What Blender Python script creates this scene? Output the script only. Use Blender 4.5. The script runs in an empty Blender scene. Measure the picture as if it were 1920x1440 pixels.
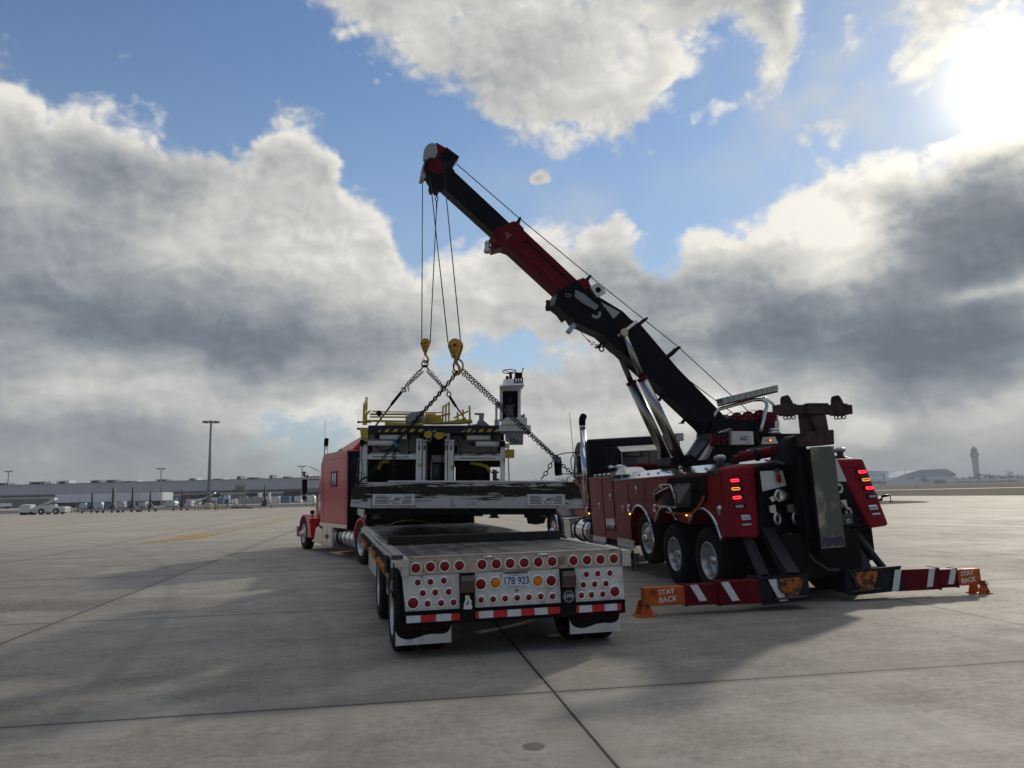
import bpy, bmesh, math, random
from math import radians as R, sin, cos, pi, sqrt, atan2
from mathutils import Vector, Matrix, Euler, noise
random.seed(7)
S = bpy.context.scene
COL = S.collection

# ------------------------------------------------------------------ camera
cam_d = bpy.data.cameras.new('camera'); cam = bpy.data.objects.new('camera', cam_d); COL.objects.link(cam)
cam_d.sensor_fit = 'HORIZONTAL'; cam_d.sensor_width = 36.0; cam_d.lens = 36.0 * 1442 / 1920
cam_d.clip_start = 0.1; cam_d.clip_end = 9000
cam.matrix_world = Matrix.Translation((0, 0, 1.70)) @ Matrix.Rotation(R(90 + 7.95), 4, 'X') @ Matrix.Rotation(-0.022, 4, 'Z')
S.camera = cam
S.render.resolution_x = 1024; S.render.resolution_y = 768
S.view_settings.view_transform = 'Standard'; S.view_settings.look = 'None'
S.view_settings.exposure = 0.0; S.view_settings.gamma = 1.0

# ------------------------------------------------------------------ sky and sun
SUN_AZ, SUN_EL = 34.7, 24.3          # degrees, azimuth to the right of +Y
sun_dir = Vector((sin(R(SUN_AZ)) * cos(R(SUN_EL)), cos(R(SUN_AZ)) * cos(R(SUN_EL)), sin(R(SUN_EL))))
ld = bpy.data.lights.new('sun', 'SUN'); lo = bpy.data.objects.new('sun', ld); COL.objects.link(lo)
ld.energy = 2.0; ld.angle = R(2.6); ld.color = (1.0, 0.90, 0.76)
lo.rotation_euler = sun_dir.to_track_quat('Z', 'Y').to_euler()

class NB:                             # tiny node-maths builder
    def __init__(s, nt): s.nt = nt; s.n = nt.nodes; s.l = nt.links
    def _set(s, sock, v):
        if isinstance(v, bpy.types.NodeSocket): s.l.new(v, sock)
        elif v is not None: sock.default_value = v
    def m(s, op, a, b=None, c=None, clamp=False):
        n = s.n.new('ShaderNodeMath'); n.operation = op; n.use_clamp = clamp
        s._set(n.inputs[0], a)
        if b is not None: s._set(n.inputs[1], b)
        if c is not None: s._set(n.inputs[2], c)
        return n.outputs[0]
    def add(s, a, b): return s.m('ADD', a, b)
    def sub(s, a, b): return s.m('SUBTRACT', a, b)
    def mul(s, a, b): return s.m('MULTIPLY', a, b)
    def ss(s, x, a, b, lo=0.0, hi=1.0):
        n = s.n.new('ShaderNodeMapRange'); n.interpolation_type = 'SMOOTHSTEP'
        s._set(n.inputs['Value'], x); s._set(n.inputs['From Min'], a); s._set(n.inputs['From Max'], b)
        s._set(n.inputs['To Min'], lo); s._set(n.inputs['To Max'], hi); return n.outputs[0]
    def vec(s, x, y, z):
        n = s.n.new('ShaderNodeCombineXYZ'); s._set(n.inputs[0], x); s._set(n.inputs[1], y); s._set(n.inputs[2], z); return n.outputs[0]
    def vm(s, op, a, b=None, out=0):
        n = s.n.new('ShaderNodeVectorMath'); n.operation = op; s._set(n.inputs[0], a)
        if b is not None: s._set(n.inputs[1], b)
        return n.outputs[out]
    def noise(s, v, scale, detail=5, rough=0.55, dist=0.0, out='Fac'):
        n = s.n.new('ShaderNodeTexNoise'); s._set(n.inputs['Vector'], v); n.inputs['Scale'].default_value = scale
        n.inputs['Detail'].default_value = detail; n.inputs['Roughness'].default_value = rough; n.inputs['Distortion'].default_value = dist
        return n.outputs[out]
    def curve(s, x, pts, x0, x1, y0, y1):        # a piecewise curve through real-unit points
        n = s.n.new('ShaderNodeFloatCurve'); c = n.mapping.curves[0]
        u = [((p[0] - x0) / (x1 - x0), (p[1] - y0) / (y1 - y0)) for p in pts]
        while len(c.points) < len(u): c.points.new(0.5, 0.5)
        for q, (a, b) in zip(c.points, u): q.location = (a, b); q.handle_type = 'AUTO'
        n.mapping.update()
        f = s.m('DIVIDE', s.sub(x, x0), x1 - x0)
        s._set(n.inputs['Value'], f)
        return s.add(s.mul(n.outputs[0], y1 - y0), y0)
    def mix(s, f, a, b, bt='MIX'):
        n = s.n.new('ShaderNodeMix'); n.data_type = 'RGBA'; n.blend_type = bt
        s._set(n.inputs[0], f); s._set(n.inputs[6], a); s._set(n.inputs[7], b); return n.outputs[2]
    def ramp(s, f, stops):
        n = s.n.new('ShaderNodeValToRGB'); e = n.color_ramp.elements
        while len(e) < len(stops): e.new(0.5)
        for q, (p, c) in zip(e, stops): q.position = p; q.color = (*c, 1)
        s._set(n.inputs[0], f); return n.outputs[0]

def build_world():
    w = bpy.data.worlds.new('World'); S.world = w; w.use_nodes = True
    nt = w.node_tree; nt.nodes.clear(); b = NB(nt)
    tc = nt.nodes.new('ShaderNodeTexCoord'); D = tc.outputs['Generated']
    sp = nt.nodes.new('ShaderNodeSeparateXYZ'); nt.links.new(D, sp.inputs[0])
    X, Y, Z = sp.outputs
    az = b.mul(b.m('ARCTAN2', X, Y), 57.2958)
    el = b.mul(b.m('ARCSINE', Z), 57.2958)
    sky = nt.nodes.new('ShaderNodeTexSky'); sky.sky_type = 'NISHITA'; sky.sun_disc = False
    sky.sun_elevation = R(SUN_EL); sky.sun_rotation = R(SUN_AZ); sky.air_density = 1.0; sky.dust_density = 0.1; sky.ozone_density = 2.0
    LOW = [(-180, 27), (-120, 24), (-80, 28), (-45.3, 25.0), (-35.2, 27.4), (-33.4, 26.9), (-32.2, 24.6), (-30.0, 26.2), (-25.6, 25.2), (-20.5, 24.0), (-16.8, 27.2), (-15.0, 26.7), (-12.8, 23.5), (-10.4, 22.2), (-8.5, 20.8), (-8.0, 18.0), (-5.4, 18.4), (-2.2, 19.6), (0.3, 20.4), (4.4, 20.6), (8.1, 20.1), (10.4, 17.6), (12.0, 17.0), (15.2, 19.5), (17.9, 19.0), (20.6, 21.0), (24.0, 22.2), (27.1, 22.0), (30.6, 20.7), (32.8, 22.2), (35.5, 23.0), (50, 24), (80, 26), (120, 24), (180, 27)]
    UP = [(-180, 60), (-60, 60), (-24, 41), (-19.3, 35.1), (-16.9, 33.0), (-13.7, 31.4), (-10.8, 29.8), (-7.9, 28.4), (-2.9, 27.3), (-0.4, 25.3), (4.6, 24.0), (9.5, 24.2), (12.4, 25.8), (14.4, 27.7), (15.5, 29.4), (18.6, 29.2), (21.2, 28.2), (22.4, 30.6), (24, 35), (30, 40), (60, 44), (180, 60)]
    # cloud-space coordinates: perspective-flattened towards the horizon
    pz = b.add(Z, 0.16)
    P = b.vec(b.m('DIVIDE', X, pz), b.m('DIVIDE', Y, pz), 0.0)
    Q = b.vec(b.mul(az, 0.1), b.mul(el, 0.135), 3.7)       # upright coordinates for the towering edges
    Q2 = b.vec(b.mul(b.add(az, 1.0), 0.1), b.mul(b.add(el, 1.4), 0.135), 3.7)
    warp = b.noise(Q, 1.1, 6, 0.58, 0, 'Color')
    wv = nt.nodes.new('ShaderNodeSeparateColor'); nt.links.new(warp, wv.inputs[0])
    azw = b.add(az, b.mul(b.sub(wv.outputs[0], 0.5), 4.6))
    elw = b.add(el, b.mul(b.sub(wv.outputs[1], 0.5), 3.4))
    def blob(a0, e0, sa, se, amp):
        u = b.m('DIVIDE', b.sub(azw, a0), sa); v = b.m('DIVIDE', b.sub(elw, e0), se)
        r2 = b.add(b.mul(u, u), b.mul(v, v))
        return b.mul(b.m('EXPONENT', b.mul(r2, -1.0)), amp)
    def total(lst, base=None):
        t = base
        for q in lst:
            v = blob(*q); t = v if t is None else b.add(t, v)
        return t
    low = b.curve(azw, LOW, -180, 180, 10, 40)
    up = b.curve(azw, UP, -180, 180, 20, 65)
    dlow = b.m('MINIMUM', b.mul(b.sub(low, elw), 0.42), 1.3)
    dup = b.m('MINIMUM', b.mul(b.sub(elw, up), 0.26), 0.95)
    base = b.m('MAXIMUM', b.m('MAXIMUM', dlow, dup), -1.2)
    fine = b.noise(Q, 2.4, 12, 0.55)
    def billow(V):
        s_ = None
        for sc, wt in ((1.5, .42), (3.3, .27), (7.1, .17), (15.0, .055)):
            n_ = b.mul(b.m('ABSOLUTE', b.sub(b.noise(V, sc, 1.5, .5, .7), .5)), 2.0 * wt)
            s_ = n_ if s_ is None else b.add(s_, n_)
        return s_
    B1 = billow(Q)
    mid = b.noise(P, 1.3, 6, 0.55)
    base = total([(1.1, 10.4, 5.0, 2.0, -1.5), (-5.5, 9.5, 3, 1.2, -.5), (-15.6, 3.6, 6.5, 2.6, -1.1), (-7.5, 19.2, 1.6, 1.8, -1.0), (5.5, 17.2, 2.6, 1.2, -0.5),
                  (20.6, 29.6, 1.6, 3.2, .85), (17.0, 26.0, 3.0, 1.3, 1.25), (22.4, 23.9, 3.0, 1.0, 1.35), (2.8, 22.9, .8, .6, 1.5), (-27.8, 28.6, 1.2, .6, 1.0),
                  (9.3, 20.4, 1.2, 2.0, .8), (25.3, 30, 1.0, 2.0, .7), (31.0, 27.5, 6.5, 4.5, 1.75), (35, 31, 6, 3, .8), (-20, 27.0, 4.0, 1.4, .55)], base)
    d = b.add(base, b.add(b.mul(b.sub(fine, 0.5), 2.0), b.mul(b.sub(B1, 0.22), 2.2)))
    alpha = b.ss(d, -0.12, 0.62)
    # optical thickness: thin edges glow, deep parts are grey
    soft = b.noise(Q, 1.15, 9, 0.56, .3); soft2 = b.noise(Q2, 1.15, 9, 0.56, .3)
    lay = b.noise(b.vec(b.mul(az, 0.07), b.mul(el, 0.22), 9.1), 1.6, 7, 0.52, .4)
    Q3 = b.vec(b.mul(b.add(az, .45), 0.1), b.mul(b.add(el, .5), 0.135), 3.7)
    B2 = billow(Q3)
    relief = b.add(b.sub(soft, soft2), b.mul(b.sub(B1, B2), 1.15))                              # brighter where it faces up
    thick = total([(-34, 12.0, 13, 4.2, .68), (-28, 21.5, 7, 2.2, .26), (-40, 16.5, 8, 3.0, .36), (-17, 11.0, 11, 2.6, .46), (-17, 18.2, 6, 2.6, -.34), (-25, 16.6, 5, 1.4, -.16), (-5, 14, 4, 4, -.16), (-27, 7.0, 9, 1.2, -.14), (-30, 3.5, 14, 2.2, .34),
                   (32.5, 15.0, 5.2, 4.0, .85), (20.5, 10.4, 10, 3.0, .74), (31, 8.6, 9, 3.0, .55), (10, 15.0, 4, 1.6, .28), (0, 13.5, 6, 2.5, .02),
                   (17, 18.2, 5, 1.8, -.35), (22.5, 18.0, 4.0, 2.6, -.55), (28.5, 20.8, 4.0, 1.3, -.50), (34, 21.8, 3, .8, -.35), (23.5, 14.4, 3.6, 1.4, -.35), (32.5, 12.0, 3.0, .8, -.70), (24.7, 3.4, 1.5, .8, -1.1), (33, 4.2, 8, 1.0, -.32), (30, 1.2, 12, 1.3, .25),
                   (-26.5, 24.8, 6.5, 1.5, -.38), (-15.5, 25.0, 3.5, 1.6, -.30), (-35, 24.5, 4, 2.0, -.32), (-11.5, 20.5, 2.5, 2.5, -.30), (3, 19.3, 6, 1.6, -.38), (3, 28.5, 4, 2.5, .12), (10, 29.0, 5, 2.5, -.15), (-7, 31, 4, 2.0, -.12), (15, 28.5, 2, 3, -.3), (6, 4.5, 9, 2.6, -.42), (0, 8.5, 8, 2, -.16), (-13, 5.5, 5, 2.0, -.28), (-9, 15.5, 4, 2.5, -.18)])
    t = b.add(b.mul(b.ss(d, 0.2, 1.7), 0.42), thick)
    lw = b.ss(el, 8.0, 15.0, 1.0, 0.0)
    t = b.add(t, b.mul(b.sub(soft, 0.5), 1.25)); t = b.add(t, b.mul(b.mul(b.sub(lay, 0.5), 0.75), lw)); t = b.add(t, b.mul(b.sub(fine, 0.5), 0.10)); t = b.sub(t, b.mul(b.sub(B1, .22), 0.65)); t = b.sub(t, b.mul(relief, 0.75))
    ccol = b.ramp(b.m('MULTIPLY_ADD', t, 0.66, 0.13, True), [(0.0, (0.92, 0.89, 0.83)), (0.16, (0.70, 0.69, 0.66)), (0.34, (0.53, 0.54, 0.53)), (0.55, (0.34, 0.37, 0.40)), (0.78, (0.20, 0.235, 0.28)), (1.0, (0.13, 0.16, 0.205))])
    # sun glow through the thin cloud around it
    sd = b.vm('DOT_PRODUCT', D, tuple(sun_dir), 1)
    ang = b.mul(b.m('ARCCOSINE', b.m('MINIMUM', sd, 1.0)), 57.2958)
    g1 = b.m('EXPONENT', b.mul(b.m('POWER', b.m('DIVIDE', ang, 2.1), 1.35), -1.0))
    g2 = b.m('EXPONENT', b.m('DIVIDE', ang, -4.5)); g3 = b.m('EXPONENT', b.m('DIVIDE', ang, -10.0))
    shade = b.ss(t, 0.0, 0.75, 1.0, 0.12)
    glow = b.add(b.mul(b.add(b.mul(g1, 1.9), b.mul(g2, 0.24)), b.ss(t, 0.35, 0.95, 1.0, 0.25)), b.mul(b.mul(b.mul(g3, alpha), shade), 0.45))
    glowc = b.vm('SCALE', (1.0, 0.91, 0.70), None); glowc.node.inputs['Scale'].default_value = 1.0
    nt.links.new(glow, glowc.node.inputs['Scale'])
    # clear sky in the same units (Background strength 0.1)
    blue = b.vm('MULTIPLY', sky.outputs[0], SKYK)
    # low haze band
    hz = b.ss(el, -0.5, 9.0, 0.72, 0.0)
    blue = b.mix(b.ss(el, 6.0, 33.0, 0.55, 0.0), blue, (3.9, 5.0, 6.0, 1))
    veil = b.mul(total([(27, 26.5, 10, 7, .95), (5, 21, 9, 3, .35)]), b.ss(b.noise(Q, 1.4, 6, .55), .35, .7, .15, 1.0))
    blue = b.mix(veil, blue, (6.0, 6.4, 6.5, 1))
    blue = b.mix(hz, blue, (3.3, 3.9, 4.0, 1))
    c10 = b.vm('SCALE', ccol); c10.node.inputs['Scale'].default_value = 9.2
    hz2 = b.ss(el, 0.0, 6.0, 0.70, 0.0)
    c10 = b.mix(hz2, c10, (2.45, 2.6, 2.55, 1))
    mixd = b.mix(b.mul(alpha, 1.0), blue, c10)
    g10 = b.vm('SCALE', glowc); g10.node.inputs['Scale'].default_value = 10.0
    fin = b.vm('ADD', mixd, g10)
    behind = b.ss(b.m('ABSOLUTE', az), 50.0, 110.0, 1.0, b.ss(el, 22.0, 58.0, 0.70, 1.55))
    fv = b.vm('SCALE', fin); nt.links.new(behind, fv.node.inputs['Scale']); fin = fv
    gmask = b.ss(el, -1.0, -0.2)
    fin = b.mix(gmask, (1.4, 1.35, 1.25, 1), fin)
    bg = nt.nodes.new('ShaderNodeBackground'); nt.links.new(fin, bg.inputs[0]); bg.inputs[1].default_value = 0.1
    out = nt.nodes.new('ShaderNodeOutputWorld'); nt.links.new(bg.outputs[0], out.inputs[0])
    w.cycles.sampling_method = 'MANUAL'; w.cycles.sample_map_resolution = 512
SKYK = (1.03, 1.10, 1.20)
build_world()

# ------------------------------------------------------------------ materials
def newmat(name):
    m = bpy.data.materials.new(name); m.use_nodes = True; nt = m.node_tree; nt.nodes.clear()
    o = nt.nodes.new('ShaderNodeOutputMaterial'); p = nt.nodes.new('ShaderNodeBsdfPrincipled'); nt.links.new(p.outputs[0], o.inputs[0])
    return m, nt, p, NB(nt)
def pm(name, col, rough=.5, metal=0.0, var=.18, vs=2.5, dirt=None, coat=0.0, bump=0.0, bs=30, emit=None, estr=0, spec=None, stretch=(1, 1, 1), rv=.12):
    m, nt, p, b = newmat(name)
    tc = nt.nodes.new('ShaderNodeTexCoord'); v = b.vm('MULTIPLY', tc.outputs['Object'], stretch)
    n1 = b.noise(v, vs, 5, .6); n2 = b.noise(v, vs * 6.3, 4, .6)
    f = b.add(b.mul(n1, .65), b.mul(n2, .35))
    g = b.ss(f, .3, .7, 1 - var, 1 + var)
    c = b.vm('SCALE', col); nt.links.new(g, c.node.inputs['Scale'])
    if dirt:
        dc, amt, ds = dirt
        d = b.noise(b.vm('ADD', v, (3.1, 7.7, 1.3)), ds, 7, .65)
        msk = b.ss(d, 1 - amt - .10, 1 - amt + .06)
        c = b.mix(msk, c, (*dc, 1))
        rr = b.add(b.mul(msk, .25), rough); nt.links.new(b.m('MINIMUM', rr, 1.0), p.inputs['Roughness'])
    else:
        nt.links.new(b.m('MULTIPLY_ADD', b.sub(n1, .5), rv * 2, rough), p.inputs['Roughness'])
    nt.links.new(c, p.inputs['Base Color'])
    p.inputs['Metallic'].default_value = metal; p.inputs['Coat Weight'].default_value = coat; p.inputs['Coat Roughness'].default_value = .06
    if spec is not None: p.inputs['Specular IOR Level'].default_value = spec
    if bump:
        bn = nt.nodes.new('ShaderNodeBump'); bn.inputs['Strength'].default_value = bump; bn.inputs['Distance'].default_value = .01
        nt.links.new(b.noise(v, bs, 4, .6), bn.inputs['Height']); nt.links.new(bn.outputs[0], p.inputs['Normal'])
    if emit:
        p.inputs['Emission Color'].default_value = (*emit, 1); p.inputs['Emission Strength'].default_value = estr
    return m
grime = (.035, .030, .026)
M = {}
M['red'] = pm('red_paint', (.20, .005, .012), .34, 0, .10, 1.2, (( .06, .012, .012), .20, 3), coat=.05, spec=.10)
M['red2'] = pm('tractor_red_paint', (.50, .014, .022), .24, 0, .08, 1.0, None, coat=.12, spec=.2)
M['red_dull'] = pm('dull_red_paint', (.105, .005, .011), .45, 0, .2, 4, ((.04, .012, .010), .30, 6), coat=.0, spec=.08)
M['black'] = pm('black_paint', (.0022, .0032, .0065), .40, 0, .2, 3, None, coat=.02, spec=.08)
M['navy'] = pm('dark_blue_paint', (.004, .006, .015), .38, 0, .15, 2, None, coat=.10, spec=.2)
M['frame'] = pm('black_frame_steel', (.008, .008, .009), .7, 0, .3, 5, ((.022, .018, .015), .28, 5), spec=.10)
M['worn'] = pm('worn_black_steel', (.010, .011, .018), .5, .3, .3, 5, ((.30, .30, .30), .24, 7), stretch=(3, 3, .8))
M['rubber'] = pm('tyre_rubber', (.009, .009, .010), .78, 0, .2, 6, ((.03, .027, .023), .25, 8), bump=.3, spec=.2)
M['flap'] = pm('mud_flap_rubber', (.006, .006, .006), .8, 0, .2, 6, spec=.15)
M['chrome'] = pm('polished_steel', (.56, .56, .57), .16, 1, .06, 3, None, rv=.05)
M['alu'] = pm('brushed_aluminium', (.50, .50, .49), .36, .9, .12, 5, ((.20, .19, .17), .25, 6), stretch=(1, .2, 1))
M['stain'] = pm('stained_steel_plate', (.42, .38, .35), .38, .85, .15, 2.2, ((.22, .16, .12), .4, 4))
M['whitep'] = pm('white_panel_paint', (.60, .60, .585), .42, 0, .10, 2, ((.33, .31, .28), .36, 6), stretch=(1, 1, .45))
M['white'] = pm('white_paint', (.60, .61, .60), .5, 0, .10, 3, ((.20, .18, .15), .26, 8))
M['grey'] = pm('grey_paint', (.20, .21, .22), .5, 0, .15, 3, (grime, .25, 6))
M['dgrey'] = pm('dark_grey_metal', (.05, .052, .056), .5, .2, .25, 5)
M['yellow'] = pm('yellow_paint', (.40, .29, .025), .5, 0, .15, 4, ((.10, .07, .02), .28, 8))
M['hookyel'] = pm('weathered_yellow_paint', (.55, .26, .02), .5, 0, .15, 5, ((.16, .06, .015), .42, 9))
M['rust'] = pm('rusty_steel', (.060, .026, .020), .75, .2, .35, 6, ((.03, .025, .022), .45, 8), bump=.4)
M['orange'] = pm('orange_paint', (.50, .10, .018), .5, 0, .12, 4, ((.12, .04, .02), .36, 7), spec=.2)
M['orangew'] = pm('chipped_orange_paint', (.50, .14, .02), .55, 0, .2, 5, ((.04, .025, .02), .48, 12))
M['redlens'] = pm('red_lamp_lens', (.22, .003, .006), .25, 0, .15, 30, None, coat=.08, spec=.2)
M['amberlens'] = pm('amber_lamp_lens', (.70, .20, .01), .25, 0, .1, 30, None, coat=.15, spec=.2)
M['redlit'] = pm('lit_red_lamp', (.9, .02, .03), .3, emit=(1, .035, .06), estr=2.6)
M['redglow'] = pm('lit_red_lamp_core', (.5, .01, .02), .3, emit=(.8, .01, .03), estr=.45)
M['amberlit'] = pm('lit_amber_lamp', (.9, .4, .1), .3, emit=(1, .42, .10), estr=1.0)
M['amberhot'] = pm('bright_amber_lamp', (.9, .4, .1), .3, emit=(1, .35, .05), estr=6)
M['cylsteel'] = pm('oily_chrome_rod', (.34, .32, .29), .26, 1, .15, 2, ((.16, .15, .13), .3, 2.5), stretch=(1, 1, .4))
M['bezel'] = pm('satin_bezel', (.78, .77, .74), .30, .5, .05, 10)
M['clearlens'] = pm('clear_lamp_lens', (.30, .34, .34), .15, .3, .1, 10)
M['reflw'] = pm('white_reflective_tape', (.62, .64, .66), .35, 0, .12, 14)
M['reflr'] = pm('red_reflective_tape', (.50, .012, .018), .35, 0, .12, 14)
M['platew'] = pm('licence_plate_white', (.60, .66, .74), .4, 0, .06, 20)
M['inkblue'] = pm('dark_blue_ink', (.012, .02, .07), .5)
M['inkred'] = pm('dark_red_lettering', (.07, .004, .006), .6, spec=.1)
M['inkblack'] = pm('black_lettering', (.004, .004, .005), .7, spec=.08)
M['inkgrey'] = pm('grey_lettering', (.32, .33, .34), .5)
M['inkwhite'] = pm('white_lettering', (.75, .75, .73), .5)
M['blueoval'] = pm('blue_emblem', (.015, .045, .16), .25, 0, .05, 5, coat=.6)
M['brown'] = pm('brown_painted_steel', (.085, .05, .045), .5, .2, .2, 5)
M['glass'] = pm('dark_glass', (.012, .016, .02), .06, 0, .05, 2, coat=1)
M['purple'] = pm('worn_purple_decal', (.045, .02, .065), .6, 0, .3, 12, ((.25, .25, .25), .35, 20))
M['mirrorplate'] = pm('smeared_polished_plate', (.34, .33, .29), .30, .85, .15, 1.6, ((.12, .135, .115), .50, 2.2), rv=.15, stretch=(1, 1, .7))
M['orangestrap'] = pm('orange_strap', (.55, .17, .015), .8, 0, .25, 20)
M['yellowstrap'] = pm('yellow_strap', (.40, .34, .05), .8, 0, .2, 20)
M['teal'] = pm('blue_chain_clutch', (.01, .14, .20), .5, .2, .2, 10)
M['chain'] = pm('black_chain_steel', (.007, .007, .008), .6, .0, .3, 20, spec=.25)
M['rope'] = pm('wire_rope', (.014, .014, .018), .5, .6, .2, 60)
M['strap'] = pm('black_webbing', (.005, .005, .006), .9, spec=.1)
M['timber'] = pm('blackened_timber', (.010, .010, .009), .8, 0, .3, 6, ((.035, .035, .03), .3, 6), stretch=(.3, 2, 2), bump=.3)
def peel_mat():
    m, nt, p, b = newmat('peeling_white_paint')
    tc = nt.nodes.new('ShaderNodeTexCoord'); v = tc.outputs['Object']
    sp = nt.nodes.new('ShaderNodeSeparateXYZ'); nt.links.new(v, sp.inputs[0])
    n = b.noise(b.vm('MULTIPLY', v, (.55, 2, 5.5)), 1.9, 9, .66)
    n2 = b.noise(b.vm('MULTIPLY', v, (.4, 2, 9)), 3.0, 6, .7)
    # the rubbing strake along the top half has lost nearly all its paint, the lower lip keeps it
    hgt = b.curve(sp.outputs[2], [(1.2, .92), (1.46, .86), (1.58, .62), (1.66, .30), (1.72, .10), (1.80, .12), (1.86, .42), (1.96, .62)], 1.2, 1.96, 0, 1)
    endw = b.ss(b.m('ABSOLUTE', sp.outputs[0]), 2.35, 2.6, 0, .22)
    f = b.ss(b.add(b.mul(b.sub(b.add(n, b.mul(n2, .8)), .90), 2.4), b.mul(b.sub(hgt, b.add(.47, endw)), .85)), -.03, .05)
    c = b.mix(f, (.012, .011, .010, 1), (.50, .50, .48, 1)); p.inputs['Specular IOR Level'].default_value = .25
    c = b.mix(b.ss(b.noise(v, 7, 5, .6), .52, .7, 0, .5), c, (.08, .06, .045, 1))
    nt.links.new(c, p.inputs['Base Color']); p.inputs['Roughness'].default_value = .55
    return m
M['peel'] = peel_mat()
def deck_mat():
    m, nt, p, b = newmat('worn_aluminium_planks')
    tc = nt.nodes.new('ShaderNodeTexCoord'); v = tc.outputs['Object']
    sp = nt.nodes.new('ShaderNodeSeparateXYZ'); nt.links.new(v, sp.inputs[0]); X, Y = sp.outputs[0], sp.outputs[1]
    fr = b.m('ABSOLUTE', b.sub(b.m('FRACT', b.m('DIVIDE', X, .245)), .5))
    gx = b.ss(fr, .40, .455)
    fy = b.m('ABSOLUTE', b.sub(b.m('FRACT', b.m('DIVIDE', b.add(Y, b.mul(b.noise(b.vm('MULTIPLY', v, (4.08, 0, 0)), 1, 0, 0), 3.0)), 1.9)), .5))
    gy = b.ss(fy, .488, .496)
    g = b.m('MAXIMUM', gx, b.mul(gy, .8))
    n = b.noise(b.vm('MULTIPLY', v, (2.2, .7, 1)), 1.7, 8, .65)
    n2 = b.noise(b.vm('MULTIPLY', v, (9, .8, 1)), 2.5, 6, .7)
    c = b.mix(b.ss(n, .40, .62), (.016, .016, .015, 1), (.095, .094, .088, 1))
    c = b.mix(b.ss(n2, .52, .68, 0, .5), c, (.22, .22, .21, 1))
    c = b.mix(g, c, (.003, .003, .003, 1)); p.inputs['Specular IOR Level'].default_value = .25
    nt.links.new(c, p.inputs['Base Color']); p.inputs['Metallic'].default_value = .0
    nt.links.new(b.ss(n, .3, .7, .62, .36), p.inputs['Roughness'])
    return m
M['deck'] = deck_mat()

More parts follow.
